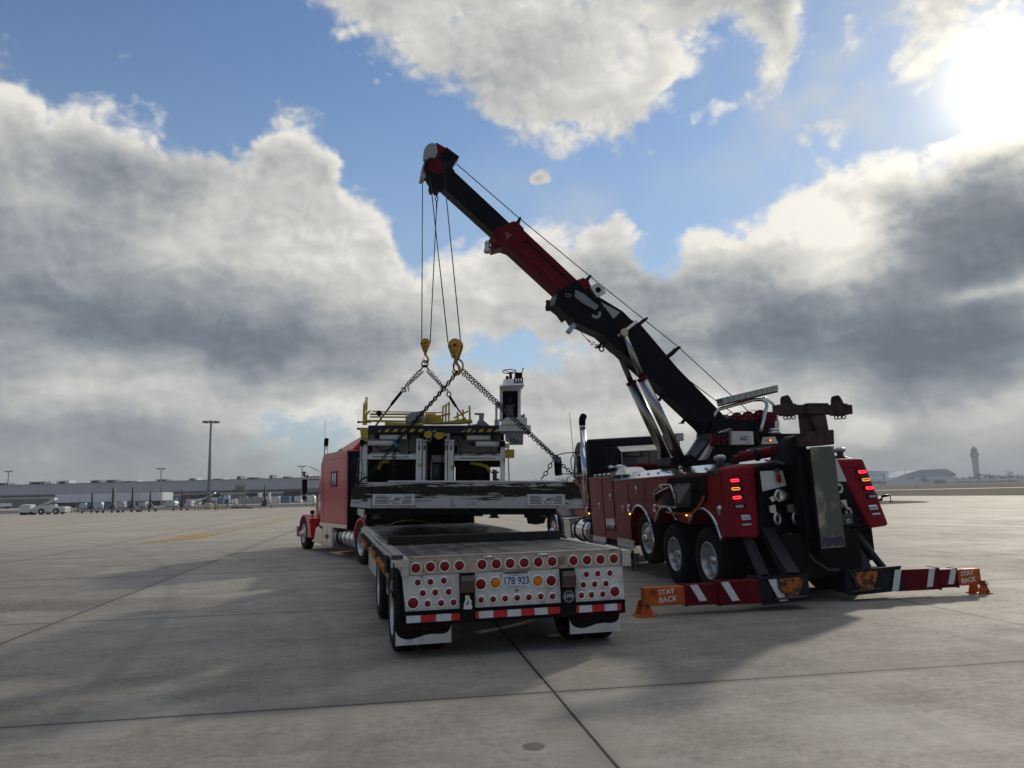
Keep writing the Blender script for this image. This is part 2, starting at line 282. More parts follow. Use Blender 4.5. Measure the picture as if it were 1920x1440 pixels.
# ------------------------------------------------------------------ mesh builder
class MB:
    def __init__(s): s.bm = bmesh.new(); s.mats = []; s.i = 0
    def use(s, k):
        if k not in s.mats: s.mats.append(k)
        s.i = s.mats.index(k); return s
    def _f(s, vs, smooth=False):
        try: f = s.bm.faces.new(vs)
        except ValueError: return None
        f.material_index = s.i; f.smooth = smooth; return f
    def poly(s, pts, smooth=False): return s._f([s.bm.verts.new(p) for p in pts], smooth)
    def hull8(s, p):                   # 8 corners: bottom loop 0-3, top loop 4-7
        v = [s.bm.verts.new(q) for q in p]
        for a in ((0, 3, 2, 1), (4, 5, 6, 7), (0, 1, 5, 4), (1, 2, 6, 5), (2, 3, 7, 6), (3, 0, 4, 7)): s._f([v[k] for k in a])
        return s
    def box(s, x0, x1, y0, y1, z0, z1):
        return s.hull8([(x0, y0, z0), (x1, y0, z0), (x1, y1, z0), (x0, y1, z0), (x0, y0, z1), (x1, y0, z1), (x1, y1, z1), (x0, y1, z1)])
    def obox(s, c, size, m):
        c = Vector(c); hx, hy, hz = [q / 2 for q in size]
        return s.hull8([c + m @ Vector(q) for q in ((-hx, -hy, -hz), (hx, -hy, -hz), (hx, hy, -hz), (-hx, hy, -hz), (-hx, -hy, hz), (hx, -hy, hz), (hx, hy, hz), (-hx, hy, hz))])
    def beam(s, a, b, w, h, up=(0, 0, 1)):
        a = Vector(a); b = Vector(b); d = (b - a).normalized(); u = Vector(up); r = d.cross(u)
        if r.length < 1e-4: r = d.cross(Vector((1, 0, 0)))
        r.normalize(); u = r.cross(d)
        P = lambda q, sx, sz: q + r * (w / 2 * sx) + u * (h / 2 * sz)
        return s.hull8([P(a, -1, -1), P(a, 1, -1), P(b, 1, -1), P(b, -1, -1), P(a, -1, 1), P(a, 1, 1), P(b, 1, 1), P(b, -1, 1)])
    def prism(s, pts, ax, a, b):
        def q(p, t): return {'x': (t, p[0], p[1]), 'y': (p[0], t, p[1]), 'z': (p[0], p[1], t)}[ax]
        A = [s.bm.verts.new(q(p, a)) for p in pts]; B = [s.bm.verts.new(q(p, b)) for p in pts]
        n = len(pts); s._f(A[::-1]); s._f(B)
        for k in range(n): s._f([A[k], A[(k + 1) % n], B[(k + 1) % n], B[k]])
        return s
    def sweep(s, pts, r, seg=8, cap=True, closed=False, prof=None):
        pts = [Vector(p) for p in pts]; n = len(pts); rs = r if isinstance(r, (list, tuple)) else [r] * n
        rings = []; u = None
        for k in range(n):
            if closed: d = pts[(k + 1) % n] - pts[k - 1]
            else: d = pts[min(k + 1, n - 1)] - pts[max(k - 1, 0)]
            d.normalize()
            if u is None:
                u = d.cross(Vector((0, 0, 1)));
                if u.length < .05: u = d.cross(Vector((1, 0, 0)))
            u = (u - d * u.dot(d)).normalized(); w = d.cross(u)
            rings.append([s.bm.verts.new(pts[k] + (u * cos(2 * pi * j / seg) + w * sin(2 * pi * j / seg)) * rs[k]) for j in range(seg)])
        m = n if closed else n - 1
        for k in range(m):
            A, B = rings[k], rings[(k + 1) % n]
            for j in range(seg): s._f([A[j], A[(j + 1) % seg], B[(j + 1) % seg], B[j]], True)
        if cap and not closed: s._f(rings[0][::-1]); s._f(rings[-1])
        return s
    def cyl(s, a, b, r, r2=None, seg=20, cap=True): return s.sweep([a, b], [r, r if r2 is None else r2], seg, cap)
    def lathe(s, prof, c, axis='x', sgn=1, seg=32, smooth=True):
        # prof: (radius, height along axis)
        c = Vector(c); A = {'x': (Vector((1, 0, 0)), Vector((0, 1, 0)), Vector((0, 0, 1))), 'y': (Vector((0, 1, 0)), Vector((0, 0, 1)), Vector((1, 0, 0))), 'z': (Vector((0, 0, 1)), Vector((1, 0, 0)), Vector((0, 1, 0)))}[axis] if isinstance(axis, str) else axis
        ax, e1, e2 = A; rings = []
        for r, h in prof:
            if r < 1e-5: rings.append([s.bm.verts.new(c + ax * (h * sgn))])
            else: rings.append([s.bm.verts.new(c + ax * (h * sgn) + (e1 * cos(2 * pi * j / seg) + e2 * sin(2 * pi * j / seg)) * r) for j in range(seg)])
        for P, Q in zip(rings, rings[1:]):
            for j in range(seg):
                k = (j + 1) % seg
                if len(P) == 1 and len(Q) == 1: continue
                if len(P) == 1: s._f([P[0], Q[k], Q[j]], smooth)
                elif len(Q) == 1: s._f([P[j], P[k], Q[0]], smooth)
                else: s._f([P[j], P[k], Q[k], Q[j]], smooth)
        return s
    def torus(s, c, n, R_, r, seg=24, rs=8, sx=1, sy=1, up=(0, 0, 1)):
        c = Vector(c); n = Vector(n).normalized(); u = Vector(up) - n * n.dot(Vector(up))
        if u.length < .05: u = Vector((1, 0, 0)) - n * n.x
        u.normalize(); w = n.cross(u)
        return s.sweep([c + u * (cos(2 * pi * k / seg) * R_ * sy) + w * (sin(2 * pi * k / seg) * R_ * sx) for k in range(seg)], r, rs, closed=True)
    def ball(s, c, r, seg=16, rings=8, sz=1.0):
        return s.lathe([(r * sin(pi * k / rings), -r * sz * cos(pi * k / rings)) for k in range(rings + 1)], c, 'z', 1, seg)
    def arch(s, c, R0, R1, a0, a1, x0, x1, seg=20, sy=1.0):   # fender arc about the x axis, centre c=(y,z)
        rows = []
        for k in range(seg + 1):
            a = R(a0 + (a1 - a0) * k / seg)
            rows.append([s.bm.verts.new((x, c[0] + cos(a) * rr * sy, c[1] + sin(a) * rr)) for x, rr in ((x0, R0), (x1, R0), (x1, R1), (x0, R1))])
        for A, B in zip(rows, rows[1:]):
            for j in range(4): s._f([A[j], A[(j + 1) % 4], B[(j + 1) % 4], B[j]], j in (0, 2))
        s._f(rows[0][::-1]); s._f(rows[-1]); return s
    def text(s, body, m, size=1.0, ext=.002, bold=0.0, align='CENTER', sx=1.0, shear=0.0):
        cu = bpy.data.curves.new('t', 'FONT'); cu.body = body; cu.size = size; cu.extrude = ext; cu.offset = bold; cu.align_x = align; cu.align_y = 'CENTER'; cu.resolution_u = 3; cu.shear = shear
        ob = bpy.data.objects.new('t', cu); me = ob.to_mesh()
        n0 = len(s.bm.verts); f0 = len(s.bm.faces)
        s.bm.from_mesh(me); s.bm.verts.ensure_lookup_table(); s.bm.faces.ensure_lookup_table()
        T = m @ Matrix.Diagonal((sx, 1, 1, 1))
        for v in s.bm.verts[n0:]: v.co = T @ v.co
        for f in s.bm.faces[f0:]: f.material_index = s.i; f.smooth = False
        ob.to_mesh_clear(); bpy.data.objects.remove(ob); bpy.data.curves.remove(cu)
        return s
    def mesh(s, name):
        bmesh.ops.recalc_face_normals(s.bm, faces=s.bm.faces)
        me = bpy.data.meshes.new(name); s.bm.to_mesh(me); s.bm.free()
        for k in (s.mats or ['grey']): me.materials.append(M[k])
        return me
ROOT = {}
def thing(name, label, cat, mat=None, group=None):
    o = bpy.data.objects.new(name, None); COL.objects.link(o); o.empty_display_size = .3
    mat = mat or Matrix(); o.matrix_basis = mat; ROOT[o.name] = mat.copy()
    o['label'] = label; o['category'] = cat
    if group: o['group'] = group
    return o
def part(name, mb, parent, bevel=0, W=None, label=None, kind=None):
    o = bpy.data.objects.new(name, mb.mesh(name)); COL.objects.link(o); o.parent = parent
    if W is not None: o.matrix_parent_inverse = ROOT[parent.name].inverted(); o.matrix_basis = W
    if bevel:
        bv = o.modifiers.new('bevel', 'BEVEL'); bv.width = bevel; bv.segments = 2; bv.limit_method = 'ANGLE'; bv.angle_limit = R(40)
    if label: o['label'] = label
    if kind: o['kind'] = kind
    return o
def solo(name, mb, label, cat, mat=None, group=None, bevel=0):
    o = bpy.data.objects.new(name, mb.mesh(name)); COL.objects.link(o)
    if mat is not None: o.matrix_basis = mat
    o['label'] = label; o['category'] = cat
    if group: o['group'] = group
    if bevel:
        bv = o.modifiers.new('bevel', 'BEVEL'); bv.width = bevel; bv.segments = 2; bv.limit_method = 'ANGLE'; bv.angle_limit = R(40)
    return o
def struct(name, mb, mat=None):
    o = bpy.data.objects.new(name, mb.mesh(name)); COL.objects.link(o); o['kind'] = 'structure'
    if mat is not None: o.matrix_basis = mat
    return o
def dup(root, mat, label=None, group=None):
    def cp(o, par):
        c = o.copy(); COL.objects.link(c); c.parent = par
        if par is not None: c.matrix_parent_inverse = o.matrix_parent_inverse.copy()
        for ch in KIDS.get(o.name, []): cp(ch, c)
        return c
    r = cp(root, None); r.matrix_basis = mat
    if label: r['label'] = label
    if group: r['group'] = group
    return r
KIDS = {}
def index_kids():
    KIDS.clear()
    for o in COL.objects:
        if o.parent: KIDS.setdefault(o.parent.name, []).append(o)
def frame(x, y, z, yaw, roll=0, sc=1.0):
    return Matrix.Translation((x, y, z)) @ Matrix.Rotation(R(yaw), 4, 'Z') @ Matrix.Rotation(R(roll), 4, 'Y') @ Matrix.Scale(sc, 4)
def inst(o, parent, loc, name=None):           # a further copy of a part, sharing its mesh, with its sub-parts
    c = o.copy(); COL.objects.link(c); c.parent = parent; c.location = loc
    for ch in [q for q in COL.objects if q.parent == o]:
        d = ch.copy(); COL.objects.link(d); d.parent = c
    return c
def wheel(parent, x, y, z, r=.50, w=.27, side=-1, dual=True, rim='alu', hub='chrome', rr=.29, nuts=10, cap=True):
    """tyre (part) > rim, hub, lug_nuts; outward along side*x. x is the outer tyre face."""
    def tyre(x0):
        mb = MB().use('rubber'); g = .012
        pr = [(rr, .02), (rr + .03, 0.0), (r * .80, -.012), (r - .035, .005), (r - .008, .03), (r, .05)]
        n = 4
        for k in range(n):
            h0 = .05 + (w - .10) * (k + .42) / n; h1 = .05 + (w - .10) * (k + .58) / n
            if k < n - 0: pr += [(r, h0), (r - g, h0 + .003), (r - g, h1 - .003), (r, h1)]
        pr += [(r, w - .05), (r - .008, w - .03), (r - .035, w - .005), (r * .80, w + .012), (rr + .03, w), (rr, w - .02), (rr, .02)]
        mb.lathe(pr, (x0, 0, 0), 'x', -side, 44)
        return mb
    o = part('wheel', tyre(0), parent); o.location = (x, y, z)
    mb = MB().use(rim)
    if dual: pr = [(rr + .012, .012), (rr + .004, .0), (rr - .012, .004), (rr - .022, .03), (rr - .045, .12), (rr - .055, .17), (rr - .10, .185), (.15, .18), (.14, .165), (.0, .165)]
    else: pr = [(rr + .012, .012), (rr + .004, .0), (rr - .012, .004), (rr - .03, .03), (rr - .05, .06), (rr - .09, .035), (.17, .01), (.13, .0), (.0, .0)]
    mb.lathe(pr, (0, 0, 0), 'x', -side, 36)
    part('rim', mb, o)
    mb = MB().use(hub); d0 = .165 if dual else 0.0
    if cap: mb.lathe([(.105, d0), (.10, d0 - .03), (.085, d0 - .09), (.05, d0 - .125), (0, d0 - .135)], (0, 0, 0), 'x', -side, 20)
    else: mb.lathe([(.08, d0), (.078, d0 - .06), (.05, d0 - .08), (0, d0 - .08)], (0, 0, 0), 'x', -side, 18)
    part('hub', mb, o)
    mb = MB().use('chrome')
    for k in range(nuts):
        a = 2 * pi * k / nuts; rn = .135; d1 = d0 + .005
        mb.cyl((-side * d1, cos(a) * rn, sin(a) * rn), (-side * (d1 - .035), cos(a) * rn, sin(a) * rn), .013, .010, 6)
    part('lug_nuts', mb, o)
    if dual:
        mb = tyre(0); i = part('inner_tyre', mb, o); i.location = (-side * (w + .05), 0, 0)
    return o
def chain_pts(mb, pts, pitch=.040, wid=.021, wire=.0062, seg=10, rs=5, roll0=0.0):
    # real interlocking links along a poly-line
    pts = [Vector(p) for p in pts]; L = []
    for a, b in zip(pts, pts[1:]):
        n = max(1, int((b - a).length / pitch))
        for k in range(n): L.append((a + (b - a) * ((k + .5) / n), (b - a).normalized()))
    for k, (c, d) in enumerate(L):
        u = d.cross(Vector((0, 1, 0.02))).normalized(); ang = roll0 + (pi / 2 if k % 2 else 0)
        nrm = (Matrix.Rotation(ang, 3, d) @ u); w = d.cross(nrm)
        P = []
        for j in range(seg):
            a = 2 * pi * j / seg; P.append(c + d * (cos(a) * pitch * .70) + w * (sin(a) * wid * (1 if abs(cos(a)) < .8 else .95)))
        mb.sweep(P, wire, rs, closed=True)

# ------------------------------------------------------------------ ground
GY = 9.3
def concrete_mat():
    m, nt, p, b = newmat('concrete_slabs')
    tc = nt.nodes.new('ShaderNodeTexCoord'); v = tc.outputs['Object']
    rot = nt.nodes.new('ShaderNodeVectorRotate'); rot.rotation_type = 'Z_AXIS'; nt.links.new(v, rot.inputs['Vector']); rot.inputs['Angle'].default_value = R(-GY)
    sp = nt.nodes.new('ShaderNodeSeparateXYZ'); nt.links.new(rot.outputs[0], sp.inputs[0]); U, V = sp.outputs[0], sp.outputs[1]
    sep = nt.nodes.new('ShaderNodeSeparateXYZ'); nt.links.new(v, sep.inputs[0])
    wob = b.mul(b.sub(b.noise(v, 9, 4, .6), .5), .012)
    us = b.m('DIVIDE', b.sub(b.add(U, wob), 1.39), 6.0); vs = b.m('DIVIDE', b.sub(b.add(V, wob), 5.48), 6.58)
    ju = b.mul(b.m('ABSOLUTE', b.sub(b.m('FRACT', b.add(us, .5)), .5)), 6.0)
    jv = b.mul(b.m('ABSOLUTE', b.sub(b.m('FRACT', b.add(vs, .5)), .5)), 6.58)
    jv6 = b.m('ABSOLUTE', b.sub(b.add(V, wob), 6.68))
    far = b.m('GREATER_THAN', V, 9.0)
    jv = b.m('MINIMUM', jv6, b.add(jv, b.mul(b.sub(1.0, far), 50)))
    j = b.m('MINIMUM', ju, jv)
    joint = b.ss(j, .008, .018, 1, 0); near = b.ss(j, .0, .10, 1, 0)
    # tone of each slab
    cell = b.vec(b.m('FLOOR', us), b.m('FLOOR', b.m('DIVIDE', b.sub(V, b.mul(b.sub(1.0, far), .0)), 6.58)), 0)
    wn = nt.nodes.new('ShaderNodeTexWhiteNoise'); wn.noise_dimensions = '2D'; nt.links.new(cell, wn.inputs['Vector'])
    n1 = b.noise(v, .22, 6, .6); n2 = b.noise(v, 1.3, 7, .62); n3 = b.noise(v, 14, 6, .65); n4 = b.noise(v, 95, 3, .6)
    br = b.noise(b.vm('MULTIPLY', rot.outputs[0], (.5, 6, 1)), 2.0, 7, .65)      # broom and tyre drag across the slabs
    br2 = b.noise(b.vm('MULTIPLY', rot.outputs[0], (.25, 2.2, 1)), 1.1, 5, .6)
    f = b.add(b.mul(n1, .28), b.add(b.mul(n2, .28), b.add(b.mul(n3, .24), b.add(b.mul(br, .10), b.mul(br2, .10)))))
    c = b.ramp(b.ss(f, .36, .66), [(0, (.172, .153, .126)), (.45, (.272, .244, .202)), (1, (.385, .347, .290))])
    c = b.mix(b.ss(n2, .54, .70, 0, .50), c, (.175, .160, .138, 1))
    pt = b.noise(v, .55, 5, .6, .5); c = b.mix(b.ss(pt, .52, .64, 0, .30), c, (.46, .43, .38, 1))
    # fine aggregate: dark and light specks
    c = b.mix(b.ss(n4, .62, .72, 0, .55), c, (.08, .075, .07, 1))
    vo = nt.nodes.new('ShaderNodeTexVoronoi'); vo.inputs['Scale'].default_value = 38; nt.links.new(v, vo.inputs['Vector'])
    vr = nt.nodes.new('ShaderNodeSeparateColor'); nt.links.new(vo.outputs['Color'], vr.inputs[0])
    spk = b.mul(b.ss(vo.outputs['Distance'], .10, .20, 1, 0), b.m('GREATER_THAN', vr.outputs[0], .80))
    c = b.mix(b.mul(spk, .7), c, (.45, .43, .40, 1))
    spd = b.mul(b.ss(vo.outputs['Distance'], .12, .24, 1, 0), b.m('LESS_THAN', vr.outputs[1], .08))
    c = b.mix(b.mul(spd, .8), c, (.03, .028, .026, 1))
    # a few scattered dark oil drips
    vo2 = nt.nodes.new('ShaderNodeTexVoronoi'); vo2.inputs['Scale'].default_value = 1.9; nt.links.new(v, vo2.inputs['Vector'])
    v2 = nt.nodes.new('ShaderNodeSeparateColor'); nt.links.new(vo2.outputs['Color'], v2.inputs[0])
    dr = b.mul(b.ss(vo2.outputs['Distance'], .02, .06, 1, 0), b.m('GREATER_THAN', v2.outputs[2], .62))
    c = b.mix(b.mul(dr, .8), c, (.02, .018, .016, 1))
    # round oil stain near the front, ragged edges
    def stain(x, y, rx, ry, s):
        du = b.m('DIVIDE', b.sub(sep.outputs[0], x), rx); dv = b.m('DIVIDE', b.sub(sep.outputs[1], y), ry)
        r = b.add(b.m('SQRT', b.add(b.mul(du, du), b.mul(dv, dv))), b.mul(b.sub(n3, .5), .5))
        return b.ss(r, .75, 1.05, s, 0)
    st = stain(.09, 5.42, .085, .10, .75)
    for q in ((-6.5, 13.0, 2.4, .8, .28), (5, 26, 3, .9, .3), (9.5, 31, 4, 1.0, .3), (-20, 44, 8, 1.6, .3), (2.6, 6.2, .9, .25, .18), (-2.2, 5.6, 1.5, .3, .14), (7.5, 21, 2.2, .5, .3)): st = b.m('MAXIMUM', st, stain(*q))
    c = b.mix(st, c, (.055, .052, .048, 1))
    for (cx_, cy_, rad, wd, am) in ((-60, -8, 58.2, .16, .30), (-60, -8, 60.3, .16, .26), (-52, 2, 55.0, .14, .22), (18, -40, 52, .15, .22), (18, -40, 54.1, .15, .20), (70, 10, 61, .14, .2)):
        du = b.sub(sep.outputs[0], cx_); dv = b.sub(sep.outputs[1], cy_); rr_ = b.m('ABSOLUTE', b.sub(b.m('SQRT', b.add(b.mul(du, du), b.mul(dv, dv))), rad))
        tm = b.mul(b.mul(b.ss(rr_, wd * .4, wd, am, 0), b.ss(n2, .38, .58)), b.ss(n3, .35, .6, .4, 1)); c = b.mix(tm, c, (.05, .048, .045, 1))
    tone = b.m('MULTIPLY_ADD', b.sub(wn.outputs[0], .5), .24, 1.0)
    t = b.vm('SCALE', c); nt.links.new(tone, t.node.inputs['Scale'])
    # grazing sun sheen on the far apron, painted as a paler buff colour
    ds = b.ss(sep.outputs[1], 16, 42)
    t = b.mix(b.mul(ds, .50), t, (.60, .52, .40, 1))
    # ragged sealant and dirt beside the joints, hairline cracks
    t = b.mix(b.mul(b.ss(j, .0, .45, .30, 0), b.ss(n3, .45, .6)), t, (.12, .108, .092, 1))
    vc = nt.nodes.new('ShaderNodeTexVoronoi'); vc.feature = 'DISTANCE_TO_EDGE'; vc.inputs['Scale'].default_value = .30; nt.links.new(b.vm('ADD', v, b.vm('SCALE', b.noise(v, 1.6, 5, .6, 0, 'Color'))), vc.inputs['Vector'])
    t = b.mix(b.mul(b.ss(vc.outputs['Distance'], .0010, .0028, .55, 0), b.ss(n1, .50, .58)), t, (.06, .055, .05, 1))
    c = b.mix(b.mul(near, .30), t, (.10, .09, .08, 1))
    c = b.mix(joint, c, (.012, .011, .010, 1))
    nt.links.new(c, p.inputs['Base Color'])
    nt.links.new(b.add(b.ss(f, .35, .7, .76, .60), b.mul(n4, .08)), p.inputs['Roughness'])
    p.inputs['Specular IOR Level'].default_value = .34
    bn = nt.nodes.new('ShaderNodeBump'); bn.inputs['Strength'].default_value = .55; bn.inputs['Distance'].default_value = .006
    nt.links.new(b.sub(b.add(b.mul(n4, .5), b.add(b.mul(n3, .6), b.mul(br, .15))), b.mul(joint, 2.0)), bn.inputs['Height']); nt.links.new(bn.outputs[0], p.inputs['Normal'])
    return m
M['concrete'] = concrete_mat()
M['drygrass'] = pm('dry_grass', (.105, .088, .058), .95, 0, .25, .05, ((.06, .055, .035), .4, .03), spec=.1, stretch=(.2, 1, 1))
M['asphalt'] = pm('asphalt', (.11, .108, .105), .8, 0, .12, .2, ((.15, .145, .13), .35, .3), spec=.2)
M['yline'] = pm('yellow_road_paint', (.46, .27, .04), .6, 0, .2, 2, ((.25, .21, .15), .42, 3))
M['wline'] = pm('white_road_paint', (.62, .61, .58), .55, 0, .12, 1, ((.30, .28, .25), .28, 2))
mb = MB().use('drygrass'); mb.poly([(-5000, -3000, 0), (5000, -3000, 0), (5000, 7000, 0), (-5000, 7000, 0)]); struct('ground', mb)
mb = MB().use('concrete')
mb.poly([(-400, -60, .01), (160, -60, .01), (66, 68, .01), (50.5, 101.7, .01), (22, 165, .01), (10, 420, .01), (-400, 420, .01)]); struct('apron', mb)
mb = MB().use('asphalt')                       # service road in front of the terminal
mb.poly([(-220, 96, .014), (-20, 124, .014), (-20, 182, .014), (-220, 150, .014)]); struct('service_road', mb)
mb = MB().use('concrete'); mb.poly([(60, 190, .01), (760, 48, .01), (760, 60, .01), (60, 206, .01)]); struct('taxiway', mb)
mb = MB().use('drygrass')                      # grass island on the right
mb.poly([(20, 64, .016), (29.7, 62.9, .016), (34.5, 65.5, .016), (36.6, 68.6, .016), (37.0, 72, .016), (36.2, 76, .016), (22, 80, .016)]); struct('grass_island', mb)
mb = MB().use('wline')
def strip(mb, a, b, w, z=.016):
    a = Vector((*a, z)); b = Vector((*b, z)); d = (b - a).normalized(); n = Vector((-d.y, d.x, 0)) * (w / 2)
    mb.poly([a - n, b - n, b + n, a + n])
strip(mb, (15.5, 42.6), (23.3, 35.8), .18); strip(mb, (23.3, 35.8), (33, 31), .18)
strip(mb, (15, 39.2), (20.9, 34.6), .14); strip(mb, (20.9, 34.6), (26, 35.2), .14)
strip(mb, (14.8, 35.2), (19.5, 27.2), .16); strip(mb, (38, 56), (55, 50), .2)
struct('white_apron_marking', mb)
mb = MB().use('yline')
strip(mb, (-17.6, 63.5), (-15.1, 43.7), .22); strip(mb, (-15.1, 43.7), (-13.7, 33.0), .20)
strip(mb, (-18.4, 63.5), (-15.9, 43.7), .16); strip(mb, (-15.9, 43.7), (-14.6, 31.2), .16)
mb.poly([(-14.75, 30.7, .018), (-13.9, 31.6, .018), (-13.45, 33.6, .018), (-14.1, 37.5, .018), (-14.75, 37.0, .018)])
struct('yellow_taxi_marking', mb)

# ------------------------------------------------------------------ step-deck trailer
RX90 = Matrix.Rotation(R(90), 4, 'X')          # text upright in the x-z plane, read from -y
def TX(x, y, z, tilt=0): return Matrix.Translation((x, y, z)) @ Matrix.Rotation(R(tilt), 4, 'Y') @ RX90
TR = frame(-.03, 8.4, 0, 13.5)
tr = thing('flatbed_trailer', 'step-deck flatbed trailer with rows of round red lamps across its white tail', 'trailer', TR)
mb = MB().use('deck'); mb.box(-1.11, 1.22, .02, 8.98, .93, 1.03); part('deck', mb, tr, .006)
mb = MB().use('deck'); mb.box(-1.11, 1.22, 9.0, 12.6, 1.25, 1.34); part('upper_deck', mb, tr, .006)
mb = MB().use('frame'); mb.box(-1.13, 1.24, 8.98, 9.06, .90, 1.345); mb.box(-1.13, -1.05, 8.9, 8.98, .95, 1.33); mb.box(1.16, 1.24, 8.9, 8.98, .95, 1.33); part('step_riser', mb, tr)
for s, x0, x1 in ((-1, -1.19, -1.11), (1, 1.22, 1.30)):
    mb = MB().use('alu'); mb.box(x0, x1, .0, 8.98, .90, 1.036); mb.box(x0 + .02, x1 - .02, .0, 8.98, .86, .90); mb.box(x0, x1, 9.0, 12.6, 1.2, 1.346)
    xo = x0 - .045 if s < 0 else x1 + .01
    mb.box(xo, xo + .035, .05, 8.9, .955, 1.0)                       # rub rail
    for k in range(15): mb.box(min(xo, x0), max(xo + .035, x1), .3 + k * .6, .36 + k * .6, .93, 1.0)
    part('side_rail', mb, tr, .004)
mb = MB().use('frame')
for x in (-.5, .55):
    mb.box(x - .06, x + .06, .25, 9.0, .62, .93); mb.box(x - .10, x + .10, .25, 9.0, .60, .63); mb.box(x - .06, x + .06, 9.0, 12.4, 1.05, 1.25)
for k in range(15): mb.box(-1.1, 1.2, .4 + k * .58, .46 + k * .58, .84, .93)
for y in (.62, 2.95): mb.cyl((-1.0, y, .46), (1.1, y, .46), .07); mb.box(-.62, -.42, y - .5, y + .5, .42, .58); mb.box(.46, .66, y - .5, y + .5, .42, .58)
mb.box(-.35, .4, 9.2, 12.2, 1.08, 1.24); part('chassis', mb, tr)
# tail face
mb = MB().use('stain'); mb.box(-1.11, 1.22, -.02, .02, .862, 1.045); mb.box(-1.11, 1.22, -.035, .02, 1.035, 1.052)
for x in (-.27, .32): mb.box(x - .07, x + .07, -.05, -.02, 1.0, 1.03)
part('tail_rail', mb, tr, .004)
for x in (-.27, .32):
    mb = MB().use('chrome'); mb.cyl((x - .055, -.045, 1.02), (x + .055, -.045, 1.02), .016, seg=10); mb.box(x - .07, x - .05, -.06, -.02, 1.0, 1.045); mb.box(x + .05, x + .07, -.06, -.02, 1.0, 1.045); part('latch', mb, tr)
for x0, x1, x0b, x1b in ((-1.18, -.585, -1.145, -.57), (-.435, .505, -.425, .52), (.67, 1.235, .68, 1.24)):
    mb = MB().use('whitep'); mb.prism([(x0, .86), (x1, .86), (x1b, .495), (x0b, .495)], 'y', -.012, .012); part('tail_panel', mb, tr, .003)
mb = MB().use('black'); mb.box(-1.15, 1.245, -.03, .06, .475, .505); mb.box(-1.15, 1.245, -.02, .06, .36, .476); part('bumper', mb, tr, .004)
for x in (-.505, .595):
    mb = MB().use('frame'); mb.box(x - .08, x + .08, -.045, .06, .365, .865); p = part('bumper_post', mb, tr, .006)
    mb = MB().use('brown'); mb.prism([(-.045, .66), (-.10, .67), (-.115, .79), (-.08, .84), (-.045, .84)], 'x', x - .072, x + .072); part('bracket_box', mb, p, .006)
segs = []
def tape(x, segs_, z0=.39, z1=.462):
    for col, w in segs_:
        mb = MB().use('reflw' if col == 'W' else 'reflr'); mb.box(x + .001, x + w - .001, -.0245, -.0205, z0, z1); part('reflective_tape', mb, tr); x += w
tape(-1.14, [('W', .148), ('R', .158), ('W', .158), ('R', .107)]); tape(-.42, [('R', .035), ('W', .155), ('R', .15), ('W', .15), ('R', .148), ('W', .145), ('R', .14)], .395, .467); tape(.68, [('R', .035), ('W', .148), ('R', .142), ('W', .145), ('R', .05)], .392, .465)
def lamp(kind, x, z, big):
    ro, ri = {'big': (.064, .047), 'small': (.048, .029), 'huge': (.072, .051)}[big]
    mb = MB().use('bezel'); mb.lathe([(ro, 0), (ro, .008), (ro - .004, .013), (ri + .004, .016), (ri + .001, .012), (ri + .001, .0)], (0, 0, 0), 'y', -1, 28); mb.use('inkblack'); mb.lathe([(ri + .001, .009), (0, .009)], (0, 0, 0), 'y', -1, 28)
    for k in range(3 if big != 'small' else 2):
        a = 2 * pi * k / 3 + .5; mb.use('dgrey'); mb.cyl((cos(a) * (ro + ri) / 2, -.010, sin(a) * (ro + ri) / 2), (cos(a) * (ro + ri) / 2, -.0145, sin(a) * (ro + ri) / 2), .004, seg=6)
    o = part('marker_lamp', mb, tr); o.location = (x, -.012 if big == 'small' or z < .85 else -.02, z)
    mb = MB().use(kind); mb.lathe([(ri * .93, .004), (ri * .93, .012), (ri * .7, .017), (ri * .3, .019), (0, .0195)], (0, 0, 0), 'y', -1, 24); part('lens', mb, o)
    return o
L0 = lamp('redlens', -1.04, .935, 'big')
for x in (-.89, -.74, -.585, -.345, -.19, -.04, .115, .27, .425, .665, .82, .975, 1.13): inst(L0, tr, (x, -.02, .942))
L1 = lamp('redlens', -1.02, .79, 'small')
for x, z in [(-.89, .79), (-.75, .795), (-.97, .68), (-.84, .68), (-.70, .68), (-.92, .57), (-.78, .57), (-.65, .57), (-.36, .58), (-.23, .58), (-.10, .58), (.03, .58), (.16, .58), (.29, .58), (.42, .575), (.745, .57), (.86, .57), (.99, .57), (.77, .68), (.90, .68), (1.03, .68), (.81, .79), (.94, .79), (1.08, .79)]: inst(L1, tr, (x, -.012, z))
L2 = lamp('redlens', -1.07, .585, 'huge')
for x, z in ((-.36, .74), (.41, .74), (1.13, .59)): inst(L2, tr, (x, -.012, z))
L3 = lamp('amberlens', -.20, .748, 'huge'); inst(L3, tr, (.262, -.012, .745))
mb = MB().use('platew'); mb.box(-.125, .175, -.022, -.014, .687, .835); pl = part('licence_plate', mb, tr, .003)
mb = MB().use('inkblue'); mb.text('17B 923', TX(.025, -.0235, .757), .108, .001, .0012, sx=.80); part('plate_lettering', mb, pl)
mb = MB().use('inkblue'); mb.box(-.09, .13, -.0235, -.0225, .699, .704); mb.box(-.03, .08, -.0235, -.0225, .815, .819); part('plate_border', mb, pl)
mb = MB().use('dgrey'); mb.box(-.10, .15, -.035, -.014, .84, .852); mb.cyl((.025, -.05, .846), (.025, -.014, .846), .012, seg=10); part('plate_lamp', mb, tr)
mb = MB().use('inkblack'); mb.text('·P·', TX(.03, -.0135, .652), .055, .001, .001); part('lettering', mb, tr)
